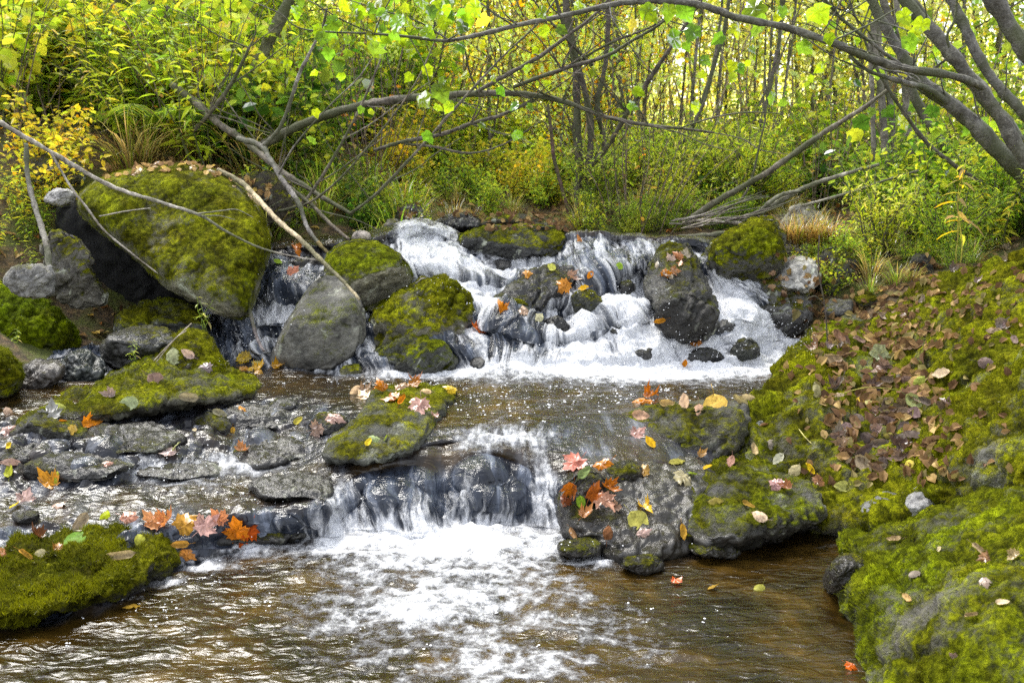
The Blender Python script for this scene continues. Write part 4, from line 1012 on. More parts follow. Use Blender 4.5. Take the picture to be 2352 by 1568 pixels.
def proto_shrub(name, label, cat, seed, height=1.2, width=1.0, twigs=26, leaf=.06, per=24, tpl=T_OVATE, pal=((LIME, 1),), stemcol=(.10, .085, .06), low=.15):
    rs = np.random.RandomState(seed); sb = Bag(); lb = Bag()
    for s in range(twigs):
        az = rs.uniform(0, 2 * PI); r = width * .5 * math.sqrt(rs.rand()); h = height * rs.uniform(.45, 1.0) * (1 - .35 * (r / (width * .5)) ** 2)
        top = np.array([math.cos(az) * r, math.sin(az) * r, h])
        t = np.linspace(0, 1, 7)[:, None]
        pts = top * np.hstack([t ** 1.3, t ** 1.3, t ** .85]) + np.cumsum(rs.normal(0, .02, (7, 3)), 0)
        sb.add(*tube(pts, np.linspace(.007, .0016, 7), 4))
        m = per; tt = low + (1 - low) * rs.rand(m) ** .8
        i = np.minimum((tt * 6).astype(int), 5); f = (tt * 6 - i)[:, None]
        p = pts[i] * (1 - f) + pts[i + 1] * f + rs.normal(0, .04 * width, (m, 3))
        out = randdir(m, rs) * np.array([1, 1, .5]) + np.array([0, 0, -.05])
        nr = np.array([0, 0, 1]) + rs.normal(0, .5, (m, 3))
        lb.add(*place_leaves(tpl, p, out, nr, leaf * rs.uniform(.6, 1.3, m), pick_cols(m, pal, rs)))
    root = thing(name, label, cat)
    link('stem', sb.mesh('stem'), M_BARK, root, stemcol)
    link('foliage', lb.mesh('foliage', False), M_LEAF, root, (1, 1, 1))
    return root

def proto_grass(name, label, cat, seed, n=90, height=.6, width=.008, pal=((LIME, 1),), spread=.12, arch=.6):
    rs = np.random.RandomState(seed); V = []; F = []; C = []; k = 0
    cols = pick_cols(n, pal, rs)
    for b in range(n):
        az = rs.uniform(0, 2 * PI); d = np.array([math.cos(az), math.sin(az), 0]); h = height * rs.uniform(.5, 1.15); a = arch * rs.uniform(.3, 1.3)
        base = d * spread * rs.rand() ; side = np.array([-d[1], d[0], 0])
        t = np.linspace(0, 1, 6)
        for j, tt in enumerate(t):
            c = base + d * h * a * tt ** 1.7 + np.array([0, 0, h * (tt - .62 * a * tt ** 2.6)])
            w = width * (1 - tt ** 2) * .5 + .0004
            V += [c - side * w, c + side * w]
            C += [cols[b] * (.5 + .5 * min(1, tt * 2))] * 2
            if j: F += [(k - 2, k - 1, k + 1), (k - 2, k + 1, k)]
            k += 2
    root = thing(name, label, cat)
    link('blades', mk_mesh('blades', np.array(V), np.array(F), True, None, {'Col': np.array(C)}), M_LEAF, root, (1, 1, 1))
    return root

def proto_fern(name, label, cat, seed, fronds=7, length=.6, pal=((GREEN, 1),)):
    rs = np.random.RandomState(seed); lb = Bag(); sb = Bag()
    for k in range(fronds):
        az = 2 * PI * k / fronds + rs.uniform(-.4, .4); d = np.array([math.cos(az), math.sin(az), 0]); L = length * rs.uniform(.7, 1.1)
        t = np.linspace(0, 1, 24)
        pts = d * (L * .8 * t ** 1.2)[:, None] + np.array([0, 0, 1]) * (L * (.95 * t - .75 * t ** 2.2))[:, None]
        sb.add(*tube(pts, np.linspace(.003, .001, 24), 3))
        side = np.array([-d[1], d[0], 0.])
        for sgn in (-1, 1):
            p = pts[3:]; tt = t[3:]; m = len(p)
            out = sgn * side[None] + d[None] * .35 + np.array([0, 0, -.15])
            lb.add(*place_leaves(T_LANCE, p, np.repeat(out, m, 0), np.array([0, 0, 1]) + rs.normal(0, .1, (m, 3)), L * .30 * np.sin(tt * PI * .92 + .2) * rs.uniform(.9, 1.1, m), pick_cols(m, pal, rs, .1)))
    root = thing(name, label, cat)
    link('stem', sb.mesh('stem'), M_BARK, root, (.1, .1, .03))
    link('fronds', lb.mesh('fronds', False), M_LEAF, root, (1, 1, 1))
    return root

def proto_tree(name, label, cat, seed, height=6, r0=.05, stems=1, crown0=.2, width=1.0, leaf=.06, nleaf=2200, limbs=26, pal=((LIME, 1),), barkcol=(.20, .18, .165), lean=.1, tpl=T_RHOMB, clump=.22):
    rs = np.random.RandomState(seed); sb = Bag(); lb = Bag(); P0 = []
    for s in range(stems):
        az = rs.uniform(0, 2 * PI); ln = lean * rs.uniform(.3, 1.2) + (.12 if stems > 1 else 0)
        d = np.array([math.cos(az), math.sin(az), 0]); n = 14
        t = np.linspace(0, 1, n)[:, None]
        h = height * rs.uniform(.8, 1.05)
        pts = d * .08 * (stems > 1) + d * ln * h * t ** 1.2 + np.array([0, 0, 1]) * h * t + np.cumsum(rs.normal(0, .012 * height / 5, (n, 3)), 0) * np.array([1, 1, 0])
        rr = .7 * r0 * (1 - .85 * t[:, 0]) * rs.uniform(.75, 1.1)
        sb.add(*tube(pts, rr, 7, 20, .15, seed))
        nl = max(4, limbs // stems)
        for k in range(nl):
            tt = crown0 + (1 - crown0) * (k + rs.rand()) / nl
            i = min(int(tt * (n - 1)), n - 2); p = pts[i] + (pts[i + 1] - pts[i]) * (tt * (n - 1) - i)
            a = rs.uniform(0, 2 * PI); L = width * (.45 + .75 * rs.rand()) * (1.15 - .6 * tt)
            dd = np.array([math.cos(a), math.sin(a), rs.uniform(.1, .9)]); dd /= np.linalg.norm(dd)
            q = np.linspace(0, 1, 6)[:, None]
            bp = p + dd * L * q + np.array([0, 0, -.18 * L]) * q ** 2 + np.cumsum(rs.normal(0, .03 * L, (6, 3)), 0) * q
            sb.add(*tube(bp, np.linspace(max(.006, rr[i] * .45), .0025, 6), 4))
            for j in range(1, 6): P0.append(bp[j])
            for tw in range(2):
                j = rs.randint(1, 5); td = dd + rs.normal(0, .7, 3); td /= np.linalg.norm(td)
                tp = bp[j] + td * (L * .4) * q + rs.normal(0, .01, (6, 3))
                sb.add(*tube(tp[::2], np.linspace(.004, .0015, 3), 3)); P0 += [tp[3], tp[5]]
    P0 = np.array(P0)
    k = rs.randint(0, len(P0), nleaf)
    p = P0[k] + rs.normal(0, 1, (nleaf, 3)) * clump * width * np.array([.5, .5, .35])
    out = randdir(nleaf, rs) * np.array([1, 1, .6]) + np.array([0, 0, -.25])
    nr = np.array([0, 0, 1]) + rs.normal(0, .6, (nleaf, 3))
    lb.add(*place_leaves(tpl, p, out, nr, leaf * rs.uniform(.6, 1.3, nleaf), pick_cols(nleaf, pal, rs)))
    root = thing(name, label, cat)
    link('trunk', sb.mesh('trunk'), M_BARK, root, barkcol)
    link('crown', lb.mesh('crown', False), M_LEAF, root, (1, 1, 1))
    return root

class Maker:
    """first use moves the prototype itself, later uses copy it"""
    def __init__(s, root): s.root = root; s.used = False
    def put(s, loc, rotz=0, scale=1.0, label=None, group=None, color=None, tilt=(0, 0)):
        if not s.used:
            s.used = True; o = s.root
            o.location = loc; o.rotation_euler = (tilt[0], tilt[1], rotz); o.scale = (scale,) * 3
            if color is not None:
                for c in o.children:
                    if c.name.split('.')[0] in ('foliage', 'blades', 'fronds', 'crown'): c.color = (*color, 1)
        else:
            o = dup(s.root, loc, rotz, scale, color, tilt)
        if label: o['label'] = label
        if group: o['group'] = group
        return o

YG = ((LIME, 5), (GREEN, 2.5), (YEL, 2), (OLIVE, 1)); GG = ((GREEN, 4), (LIME, 3), (DEEP, 1)); YY = ((YEL, 5), (LIME, 2), (GOLD, 1.2))
H = [Maker(proto_herb('tall_herb', 'h', 'plant', 100 + i, stems=8, height=h, leaf=l, per=30, pal=pl, lean=.5)) for i, (h, l, pl) in enumerate([(.85, .10, YG), (.75, .09, ((LIME, 4), (GREEN, 4), (OLIVE, 1))), (.65, .085, ((YEL, 2), (LIME, 4), (STRAW, 1))), (.9, .11, ((LIME, 6), (GREEN, 2)))])]
S = [Maker(proto_shrub('leafy_shrub', 's', 'shrub', 120 + i, height=h, width=w, leaf=l, per=p, pal=pl, tpl=t)) for i, (h, w, l, p, pl, t) in enumerate([
    (.9, .9, .065, 26, ((LIME, 5), (GREEN, 3), (YEL, 1)), T_OVATE), (.8, .9, .06, 26, ((YEL, 5), (LIME, 3), (GOLD, .6)), T_OVATE), (.9, .8, .055, 34, GG, T_OVATE), (1.0, .9, .075, 22, ((LIME, 4), (YEL, 1.5), (PALE, 1)), T_ROUND)])]
FB = [Maker(proto_shrub('feathery_shrub', 's', 'shrub', 130 + i, height=.75, width=.75, twigs=40, leaf=.045, per=48, pal=pl, tpl=T_LANCE)) for i, pl in enumerate([((LIME, 5), (GREEN, 2), (PALE, 1)), ((GREEN, 5), (LIME, 2), (DEEP, 1))])]
G = [Maker(proto_grass('grass_clump', 'g', 'grass', 140 + i, n=n, height=h, width=w, pal=pl, arch=a)) for i, (n, h, w, pl, a) in enumerate([
    (70, .8, .014, ((LIME, 4), (GREEN, 2), (PALE, 1)), .5), (110, .45, .007, ((STRAW, 4), (OLIVE, 2), (BROWN, 1)), .8), (90, .4, .007, ((OLIVE, 3), (GREEN, 3), (STRAW, 1.5)), .8)])]
FN = [Maker(proto_fern('fern', 'f', 'fern', 150 + i, length=l, pal=pl)) for i, (l, pl) in enumerate([(.55, GG), (.5, ((LIME, 4), (YEL, 1)))])]

DK0 = Maker(proto_shrub('dark_shrub', 's', 'shrub', 196, height=.8, width=.8, leaf=.085, per=18, twigs=22, pal=((DEEP, 4), (GREEN, 2), (OLIVE, 1)), tpl=T_ROUND))
def ground_pt(px, Y):
    x = float((px - CX) / FPX * Y / (CP - 0)) * 1.0
    x = float(P(px, 400, Y)[0])
    return x, Y, float(land_z(np.array([x]), np.array([Y]))[0])

def scatter(makers, n, pxr, Yr, labels, group, sc=(.8, 1.25), sink=.03, seed=0, cols=None, tilt=.12):
    rr = random.Random(seed)
    for k in range(n):
        Y = rr.uniform(*Yr); px = rr.uniform(*pxr)
        x, y, z = ground_pt(px, Y)
        m = rr.choice(makers); c = rr.choice(cols) if cols else None
        m.put((x, y, z - sink), rr.uniform(0, 6.28), rr.uniform(*sc), labels, group, c, (rr.uniform(-tilt, tilt), rr.uniform(-tilt, tilt)))

BR = [(1, 1, 1), (1.15, 1.1, .9), (.8, .9, .8), (1.2, 1.05, 1.0)]
# left bank
scatter(H, 30, (-150, 620), (6.0, 7.4), 'yellow green lanceolate herb on the slope above the big boulder', 'lanceolate herbs above the big boulder', seed=1, cols=BR)
scatter(H, 34, (-150, 900), (7.2, 9.5), 'lanceolate herb higher up the left slope among the trunks', 'lanceolate herbs high on the left slope', seed=2, cols=BR, sc=(.9, 1.5))
scatter([S[0], S[2], S[1], S[3]], 44, (-150, 900), (6.1, 8.5), 'leafy yellow green shrub on the slope above the big boulder', 'leafy shrubs on the left slope', seed=3, cols=BR)
scatter([S[0], S[2], S[3]], 26, (-200, 1000), (8.5, 11.5), 'leafy green shrub at the top of the left slope', 'leafy shrubs at the top of the left slope', seed=4, cols=BR, sc=(1, 1.7))
scatter([G[0]], 5, (-100, 760), (6.0, 8.5), 'clump of broad bladed grass on the left slope', 'broad grass clumps on the left slope', seed=5, cols=BR)
scatter(FN, 3, (60, 560), (5.9, 6.8), 'arching fern at the foot of the left slope', 'ferns on the left slope', seed=6)
scatter([G[1]], 7, (250, 860), (5.75, 6.6), 'tuft of dry brown grass behind the big boulder', 'dry grass tufts behind the big boulder', seed=7, cols=[(1, 1, 1), (.7, .6, .5)])
scatter([G[2]], 26, (560, 960), (5.6, 6.8), 'dark grass tuft under the crossed fallen branches', 'grass tufts under the crossed branches', seed=8, sc=(.6, 1.0))
scatter(H[:3], 9, (-130, 110), (4.7, 5.6), 'small green herb beside the pale stone at the left edge', 'herbs at the left edge', seed=9, sc=(.4, .65), cols=BR)
scatter([S[1]], 2, (40, 190), (5.5, 5.9), 'yellow leaved shrub hanging over the long pale fallen branch', 'yellow shrubs over the pale branch', seed=10, sc=(.55, .7))
# behind the falls
scatter(FB, 24, (1340, 1720), (6.7, 8.6), 'feathery bright green shrub behind the middle of the falls', 'feathery shrubs behind the falls', seed=11, sc=(.7, 1.05), cols=BR)
scatter([S[1], S[0], S[2]], 22, (880, 1240), (7.2, 11), 'yellowing shrub in the gap behind the left chute', 'yellow shrubs in the gap', seed=12, sc=(.5, .9), cols=[(1, 1, 1), (1.2, .9, .8)])
scatter([S[0], S[2]], 22, (800, 1350), (8.5, 13), 'green shrub deeper in the gap behind the left chute', 'green shrubs deep in the gap', seed=13, sc=(.6, 1.1))
scatter([S[0], S[3], FB[0]], 22, (1250, 2000), (8.5, 13), 'pale green shrub under the thin trees behind the falls', 'pale shrubs under the thin trees', seed=14, sc=(.7, 1.2), cols=[(1.1, 1.1, 1.3), (1, 1, 1)])
scatter([G[2], G[1]], 22, (1330, 1900), (6.4, 7.2), 'low tuft of grass along the bank above the falls', 'grass tufts along the upper bank', seed=15, sc=(.4, .7))
scatter([S[2], S[3], S[0]], 16, (860, 1270), (6.5, 7.4), 'low leafy shrub in the leaf litter above the left chute', 'low leafy shrubs above the left chute', seed=41, sc=(.28, .5), cols=[(1, 1, 1), (1.2, .9, .8)])
scatter([G[2], G[1]], 12, (900, 1300), (6.3, 6.9), 'grass tuft in the leaf litter above the left chute', 'grass tufts above the left chute', seed=42, sc=(.3, .6))
scatter([FB[0], FB[1], S[2]], 26, (1300, 1720), (6.25, 6.75), 'low feathery green plant hugging the bank right above the falls', 'low plants above the falls', seed=61, sc=(.25, .42), cols=BR)
scatter([FB[0], S[2], S[0], DK0], 24, (560, 980), (5.7, 6.6), 'low green plant under the crossed fallen branches', 'low plants under the crossed branches', seed=62, sc=(.25, .42), cols=BR)
scatter([FB[1], S[2], S[0]], 18, (1820, 2250), (4.9, 5.7), 'low green plant among the stones of the side rivulet', 'low plants by the rivulet', seed=63, sc=(.22, .36), cols=BR)
# right bank
scatter([S[2], FB[1], FB[0]], 26, (2020, 2460), (5.2, 7.2), 'bright green shrub on the right bank above the mossy ridge', 'green shrubs on the right bank', seed=16, sc=(.6, .95), cols=BR)
scatter(H[:2], 14, (2050, 2450), (5.0, 6.2), 'slender green herb on the right bank above the mossy ridge', 'herbs on the right bank', seed=17, sc=(.5, .8), cols=[(.8, .95, .8), (1, 1, 1)])
scatter([S[2], S[0]], 20, (1750, 2480), (7.2, 11), 'green shrub under the leaning grey trunks', 'shrubs under the leaning trunks', seed=18, sc=(.8, 1.3))
scatter([G[2], G[1]], 22, (1880, 2400), (4.9, 6), 'tuft of grass among the stones at the side rivulet', 'grass tufts by the rivulet', seed=19, sc=(.3, .55))
p0 = P(1880, 505, 5.35)
for k in range(6): G[1].put(tuple(P(1812 + 20 * k, 508 + 9 * (k % 3), 5.42) - np.array([0, 0, .10])), k * 2, .42 + .05 * (k % 3), 'tuft of dead straw grass hanging over the tan slab', 'dead grass over the tan slab', (1.1, .95, .8))
DS = [Maker(proto_herb('dead_stem_clump', 'd', 'plant', 190 + i, stems=9, height=h, leaf=.05, per=7, pal=((BROWN, 3), (STRAW, 3), (ORAN, .5)), stemcol=(.16, .12, .09), lean=.45, spread=.16, tpl=T_OVATE)) for i, h in enumerate([.9, 1.1])]
DK_ = [Maker(proto_shrub('dark_shrub', 's', 'shrub', 195, height=.8, width=.8, leaf=.085, per=18, twigs=22, pal=((DEEP, 4), (GREEN, 2), (OLIVE, 1)), tpl=T_ROUND))]  # dark leaved shrubs added to darken the background
scatter(DS, 26, (-100, 900), (5.9, 8.5), 'clump of brown dead stems among the green plants of the left slope', 'dead stems on the left slope', seed=51, cols=BR, tilt=.3)
scatter(DS, 18, (1300, 2400), (6.2, 8.5), 'clump of brown dead stems among the shrubs behind the falls', 'dead stems behind the falls', seed=52, cols=BR, tilt=.3)
scatter(DK_, 14, (-100, 900), (6.0, 9), 'dark broad leaved shrub added to darken the left slope', 'dark shrubs on the left slope', seed=53, sc=(.6, 1.1))
scatter(DK_, 12, (1350, 2450), (6.0, 9), 'dark broad leaved shrub low among the bright ones behind the falls', 'dark shrubs behind the falls', seed=54, sc=(.5, .9))
# trees\nFAR# trees
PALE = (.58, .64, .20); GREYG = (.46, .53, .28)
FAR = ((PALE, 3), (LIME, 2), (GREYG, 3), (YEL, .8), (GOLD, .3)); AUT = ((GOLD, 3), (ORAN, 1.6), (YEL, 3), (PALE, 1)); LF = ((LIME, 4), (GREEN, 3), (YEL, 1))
TR = [Maker(proto_tree('young_tree', 't', 'tree', 160 + i, height=h, r0=r, crown0=c, width=w, leaf=l, nleaf=n, pal=pl, stems=s)) for i, (h, r, c, w, l, n, pl, s) in enumerate([
    (7.5, .035, .06, 1.2, .065, 4200, FAR, 1), (8.5, .04, .08, 1.3, .07, 4200, FAR, 2), (6.5, .03, .07, 1.1, .065, 3600, AUT, 1), (8, .038, .06, 1.2, .07, 4400, LF, 2), (8.5, .034, .2, .9, .06, 1700, FAR, 1), (7.5, .02, .2, .7, .06, 1000, FAR, 3)])]
gb = [(.9, .85, .8), (1, 1, 1)]
scatter([TR[3], TR[0]], 12, (-300, 850), (9.5, 15), 'leafy young tree at the top of the left slope', 'young trees on the left slope', seed=21, cols=[(.9, 1, .8), (1.1, 1, .9)], tilt=.06)
scatter([TR[3], TR[1]], 10, (-500, 900), (14, 22), 'green tree far up the left slope', 'trees far up the left slope', seed=22, tilt=.06)
scatter([TR[0], TR[1], TR[2]], 16, (850, 1500), (11, 22), 'young tree with pale and golden leaves behind the gap', 'young trees behind the gap', seed=23, tilt=.06, cols=[(1.3, 1.25, 1.2), (1.1, 1.1, 1)])  # lifted tints paint the haze of distance into the crowns
scatter([TR[2]], 4, (950, 1500), (12, 19), 'orange and gold leaved young tree behind the gap', 'orange leaved trees behind the gap', seed=24, tilt=.06)
scatter([TR[4], TR[5], TR[0]], 18, (1280, 2250), (10, 22), 'slender pale leaved tree in the open wood behind the falls', 'slender trees behind the falls', seed=25, tilt=.08)
scatter([TR[5], TR[4]], 13, (1000, 2350), (9, 16), 'thin nearly bare pole of a tree behind the falls', 'thin bare trees behind the falls', seed=26, tilt=.1)
scatter([TR[3], TR[0]], 12, (1900, 2600), (8.5, 15), 'leafy green young tree behind the leaning grey trunks', 'young trees behind the leaning trunks', seed=27, tilt=.06)
scatter([TR[3], TR[0]], 12, (880, 1500), (8.5, 11.5), 'young tree with airy lime leaves between the arching branch and the far wood', 'lime leaved young trees behind the gap', seed=31, tilt=.08, cols=[(1.3, 1.3, 1.1), (1.2, 1.2, 1)], sc=(.6, .9))
scatter([TR[0], TR[4]], 7, (1450, 2050), (9, 13), 'pale airy young tree in the light behind the long leaning pole', 'pale airy young trees on the right', seed=32, tilt=.08, cols=[(1.1, 1.1, 1.1), (1, 1, 1)], sc=(.6, .95))
scatter([TR[2]], 3, (1130, 1360), (9.5, 12), 'golden orange young tree glowing behind the arching branch', 'golden trees behind the arching branch', seed=33, tilt=.08, cols=[(1.2, 1.0, 1.0)], sc=(.6, .85))
# the wood far behind: one mass
def far_wood():
    rs = np.random.RandomState(77); n = 90000
    Yd = rs.uniform(22, 44, n); x = rs.uniform(-.66, .66, n) * Yd
    hz = land_z(x, Yd)
    z = hz + 8.5 * rs.rand(n) ** 1.7
    d = fbm(np.stack([x * .35, Yd * .2, z * .5], -1), 3, .6, 5)
    keep = d > -.50 + .12 * (z - hz) - .25 * (x < -2) + .10 * (x > 2)
    p = np.stack([x, Yd, z], -1)[keep]; m = len(p)
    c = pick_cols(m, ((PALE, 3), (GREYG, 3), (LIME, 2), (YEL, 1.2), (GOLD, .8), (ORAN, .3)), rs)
    V, F, C = place_leaves(T_RHOMB, p, randdir(m, rs), np.array([0, 0, 1]) + rs.normal(0, .7, (m, 3)), rs.uniform(.16, .34, m), np.clip(c * 1.9, 0, .9))  # leaf colours lifted to paint haze over the far trees
    b = Bag(); b.add(V, F, C)
    for k in range(45):
        Yk = rs.uniform(20, 42); xk = rs.uniform(-.6, .6) * Yk; h = rs.uniform(5, 9)
        zk = float(land_z(np.array([xk]), np.array([Yk]))[0])
        t = np.linspace(0, 1, 6)[:, None]
        pts = np.array([xk, Yk, zk]) + np.array([rs.normal(0, .5), 0, h]) * t + np.cumsum(rs.normal(0, .06, (6, 3)), 0)
        tv, tf = tube(pts, np.linspace(.07, .03, 6) * rs.uniform(.4, 1.0), 5)
        b.add(tv, tf, np.tile(np.array([[.24, .21, .19]]), (len(tv), 1)))
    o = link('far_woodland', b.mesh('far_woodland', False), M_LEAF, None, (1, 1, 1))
    tag(o, 'pale mass of far trees, haze painted in, seen through the gaps behind the falls', 'woodland', None, 'stuff')
far_wood()

def thicket():
    rs = np.random.RandomState(12); b = Bag(); tips = []
    for k in range(320):
        Y = rs.uniform(8.5, 18); px = rs.uniform(850, 2150); x = float(P(px, 400, Y)[0]); z = float(land_z(np.array([x]), np.array([Y]))[0])
        h = rs.uniform(1.5, 5.5); n = 7; t = np.linspace(0, 1, n)[:, None]
        lean = rs.normal(0, .22, 2) + np.array([.05, 0])
        pts = np.array([x, Y, z]) + np.array([lean[0] * h, lean[1] * h, h]) * t + np.cumsum(rs.normal(0, .035, (n, 3)), 0)
        tv, tf = tube(pts, np.linspace(rs.uniform(.006, .016), .003, n), 4)
        c = np.array([.36, .32, .27]) * rs.uniform(.35, 1.2)
        b.add(tv, tf, np.tile(c, (len(tv), 1)))
        for j in range(6):
            i = rs.randint(2, n); L_ = rs.uniform(.25, .8); d = randdir(1, rs)[0]; d[2] = abs(d[2]) * .7
            q = pts[i] + d * L_ * np.linspace(0, 1, 4)[:, None] + np.cumsum(rs.normal(0, .02, (4, 3)), 0)
            tv, tf = tube(q, np.linspace(.005, .002, 4), 3); b.add(tv, tf, np.tile(c, (len(tv), 1))); tips += [q[2], q[3], q[1]]
    tips = np.array(tips); n = 26000
    p = tips[rs.randint(0, len(tips), n)] + rs.normal(0, .22, (n, 3))
    V, F, C = place_leaves(T_RHOMB, p, randdir(n, rs), np.array([0, 0, 1]) + rs.normal(0, .7, (n, 3)), rs.uniform(.04, .085, n), np.clip(1.35 * pick_cols(n, ((PALE, 4), (LIME, 3), (GREYG, 3), (YEL, 1.5), (GOLD, .4)), rs), 0, .85))  # lightened leaves put a light haze into the thicket's colour
    b.add(V, F, C)
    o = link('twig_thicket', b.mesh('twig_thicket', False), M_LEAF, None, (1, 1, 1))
    tag(o, 'pale tangle of thin saplings and twigs in the open wood behind the falls', 'thicket', None, 'stuff')
thicket()
# ------------------------------------------------------------------ trunks, fallen branches, twigs
def leaf_outline(right):
    r = [(x, y) for x, y in right]; l = [(-x, y) for x, y in reversed(r) if x > 1e-6]
    return np.array([(0, 0)] + r + l, float)
MAPLE = leaf_outline([(.04, -.02), (.24, -.10), (.23, .03), (.46, .10), (.37, .19), (.57, .44), (.41, .42), (.38, .53), (.21, .45), (.27, .70), (.15, .71), (0, 1.0)])
LOBED = leaf_outline([(.06, -.06), (.22, -.10), (.36, -.02), (.40, .10), (.46, .30), (.56, .46), (.42, .48), (.34, .58), (.26, .68), (.20, .82), (.10, .88), (0, 1.06)])
TIPS_M = {1: 0, 2: 1, 4: 1, 6: 1, 10: .6, 12: 1}
def broad_leaf(outline, bend, roll, seed, tips=TIPS_M):
    """rings from the middle out, so that it can curl"""
    rs = np.random.RandomState(seed); n = len(outline); c = np.array([0, .34])
    V = [c]; vein = [1.]; F = []
    for s in (.34, .68, 1.0):
        for i, q in enumerate(outline):
            V.append(c + (q - c) * s); j = i if i <= 12 else n - i
            vein.append(tips.get(j, 0) * (1 if s < .9 else .4) if i else .9)
    V = np.array(V)
    for i in range(n):
        j = (i + 1) % n; F.append((0, 1 + i, 1 + j))
        for r in range(2):
            a = 1 + r * n; b = a + n
            F += [(a + i, b + i, b + j), (a + i, b + j, a + j)]
    x, y = V[:, 0], V[:, 1]
    z = roll * x * x * 1.6 + bend * (y - .3) ** 2 + .06 * vnoise(np.stack([x * 4 + seed, y * 4, 0 * x], -1), seed) + .03 * rs.normal(0, 1, len(x))
    x2 = x * (1 - .35 * abs(roll) * np.abs(x) * 1.6)
    P3 = np.stack([x2, y, z], -1)
    return P3, np.array(F)[:, ::-1], np.array(vein)
def oval_leaf(w, bend, roll, seed, teeth=.06):
    rs = np.random.RandomState(seed); V = []; vein = []; F = []; m = 9
    for i in range(m):
        t = i / (m - 1); ww = w * math.sin(PI * t ** .82) ** .8 + .012
        for k, u in enumerate((-1, -.5, 0, .5, 1)):
            tooth = 1 + teeth * (rs.rand() - .5) * 2 * (abs(u) == 1) + (.08 if (i % 2 and abs(u) == 1) else 0)
            x = u * ww * tooth; a = roll * x * 2.2
            V.append((math.sin(a) / (roll * 2.2) if abs(roll) > .05 else x, t + (.03 * (abs(u) == .5)), (1 - math.cos(a)) / (roll * 2.2) * 1.0 if abs(roll) > .05 else 0))
            V[-1] = (V[-1][0], V[-1][1], V[-1][2] + bend * (t - .45) ** 2 + .025 * rs.normal())
            vein.append(1.0 if u == 0 else 0)
        if i:
            a = (i - 1) * 5; b = i * 5
            for k in range(4): F += [(a + k, a + k + 1, b + k + 1), (a + k, b + k + 1, b + k)]
    return np.array(V), np.array(F), np.array(vein)

def leaf_mesh(name, data, stemlen=.35):
    V, F, vein = data
    V = V - np.array([0, .4, 0])
    s = np.array([(0, -.4, V[:, 2].min() * .3), (.02, -.4 - stemlen * .5, .03), (.05, -.4 - stemlen, .07)])
    sv, sf = tube(s, [.016, .012, .010], 4); sf = fix_quads(sf)
    VV = np.vstack([V, sv]); FF = np.vstack([F, sf + len(V)])
    edge = np.r_[1 - .0 * vein, np.full(len(sv), .7)]
    C = np.ones((len(VV), 3)) * edge[:, None]
    rs = np.random.RandomState(len(V)); C *= (1 + .12 * rs.normal(size=(len(VV), 1)))
    return mk_mesh(name, VV, FF, True, dict(vein=np.r_[vein, np.zeros(len(sv))]), {'Col': np.clip(C, .3, 1.3)})

class Tree: pass
def woody(name, label, cat, parts, color, group=None, sides=9, rough=.42, thin=.68, twigs=0):
    """a thing whose trunk / branches / twigs are tubes drawn through (x, y, depth, radius px)"""
    parts = list(parts); r3 = random.Random(len(label) * 7 + twigs)
    for k in range(twigs):
        src = r3.choice([p[1] for p in parts[:4] if len(p[1]) > 3]); a = r3.choice(src[1:]); b = r3.choice([(-.75, -1), (.5, -1), (-.3, -1), (.9, -.6), (-1, -.5), (.2, -1), (.8, .25)]); ln = r3.uniform(70, 240); kx = r3.uniform(-.4, .4)
        parts.append(('twig', [(a[0], a[1], a[2], min(a[3] * .6, 2.8)), (a[0] + b[0] * ln * .35 + kx * 30, a[1] + b[1] * ln * .3, a[2] - .05, 2.2), (a[0] + b[0] * ln * .7, a[1] + b[1] * ln * .7 + kx * 20, a[2] - .1, 1.7), (a[0] + b[0] * ln + kx * 40, a[1] + b[1] * ln, a[2] - .15, 1.1)]))
    base = P(*parts[0][1][0][:3])
    root = thing(name, label, cat, base, group)
    for k, (pn, pts) in enumerate(parts):
        W = np.array([P(a[0], a[1], a[2]) for a in pts]); rad = np.array([a[3] * a[2] / FPX * thin for a in pts])
        V, F = tube(W, rad, sides if rad.max() > .006 else 5, max(6, 7 * len(pts)), rough, hash(pn) % 7 + k)
        me = mk_mesh(pn, V - base, fix_quads(F), True)
        link(pn, me, M_BARK, root, color)
    return root

GB = (.15, .13, .105); BB = (.075, .062, .05); PB = (.36, .33, .30); TB_ = (.42, .34, .22); MB = (.10, .10, .055)
def L(y, *p): return [(a, b, y, c) if len((a, b, c)) == 3 and True else None for a, b, c in p]
woody('fallen_branch', 'long pale bare branch slanting across the face of the big boulder', 'branch', [
    ('branch', [(-60, 240, 4.1, 9), (0, 281, 4.15, 8), (110, 345, 4.2, 7.5), (250, 425, 4.28, 7), (360, 462, 4.33, 6), (460, 495, 4.36, 5), (520, 532, 4.38, 4), (600, 570, 4.42, 3.5), (680, 590, 4.5, 2.6), (745, 600, 4.55, 2)]),
    ('twig', [(118, 352, 4.2, 4.5), (160, 425, 4.2, 4), (200, 478, 4.2, 4), (240, 530, 4.22, 3.4), (300, 580, 4.26, 3), (362, 628, 4.3, 2.2)]),
    ('twig', [(228, 497, 4.2, 2.5), (290, 485, 4.22, 2), (346, 478, 4.25, 1.4)]),
    ('twig', [(450, 492, 4.36, 3), (510, 484, 4.34, 2.4), (545, 482, 4.33, 2), (582, 500, 4.32, 1.3)]),
    ('twig', [(465, 496, 4.36, 2.4), (505, 496, 4.34, 2), (540, 505, 4.33, 1.4)])], PB)
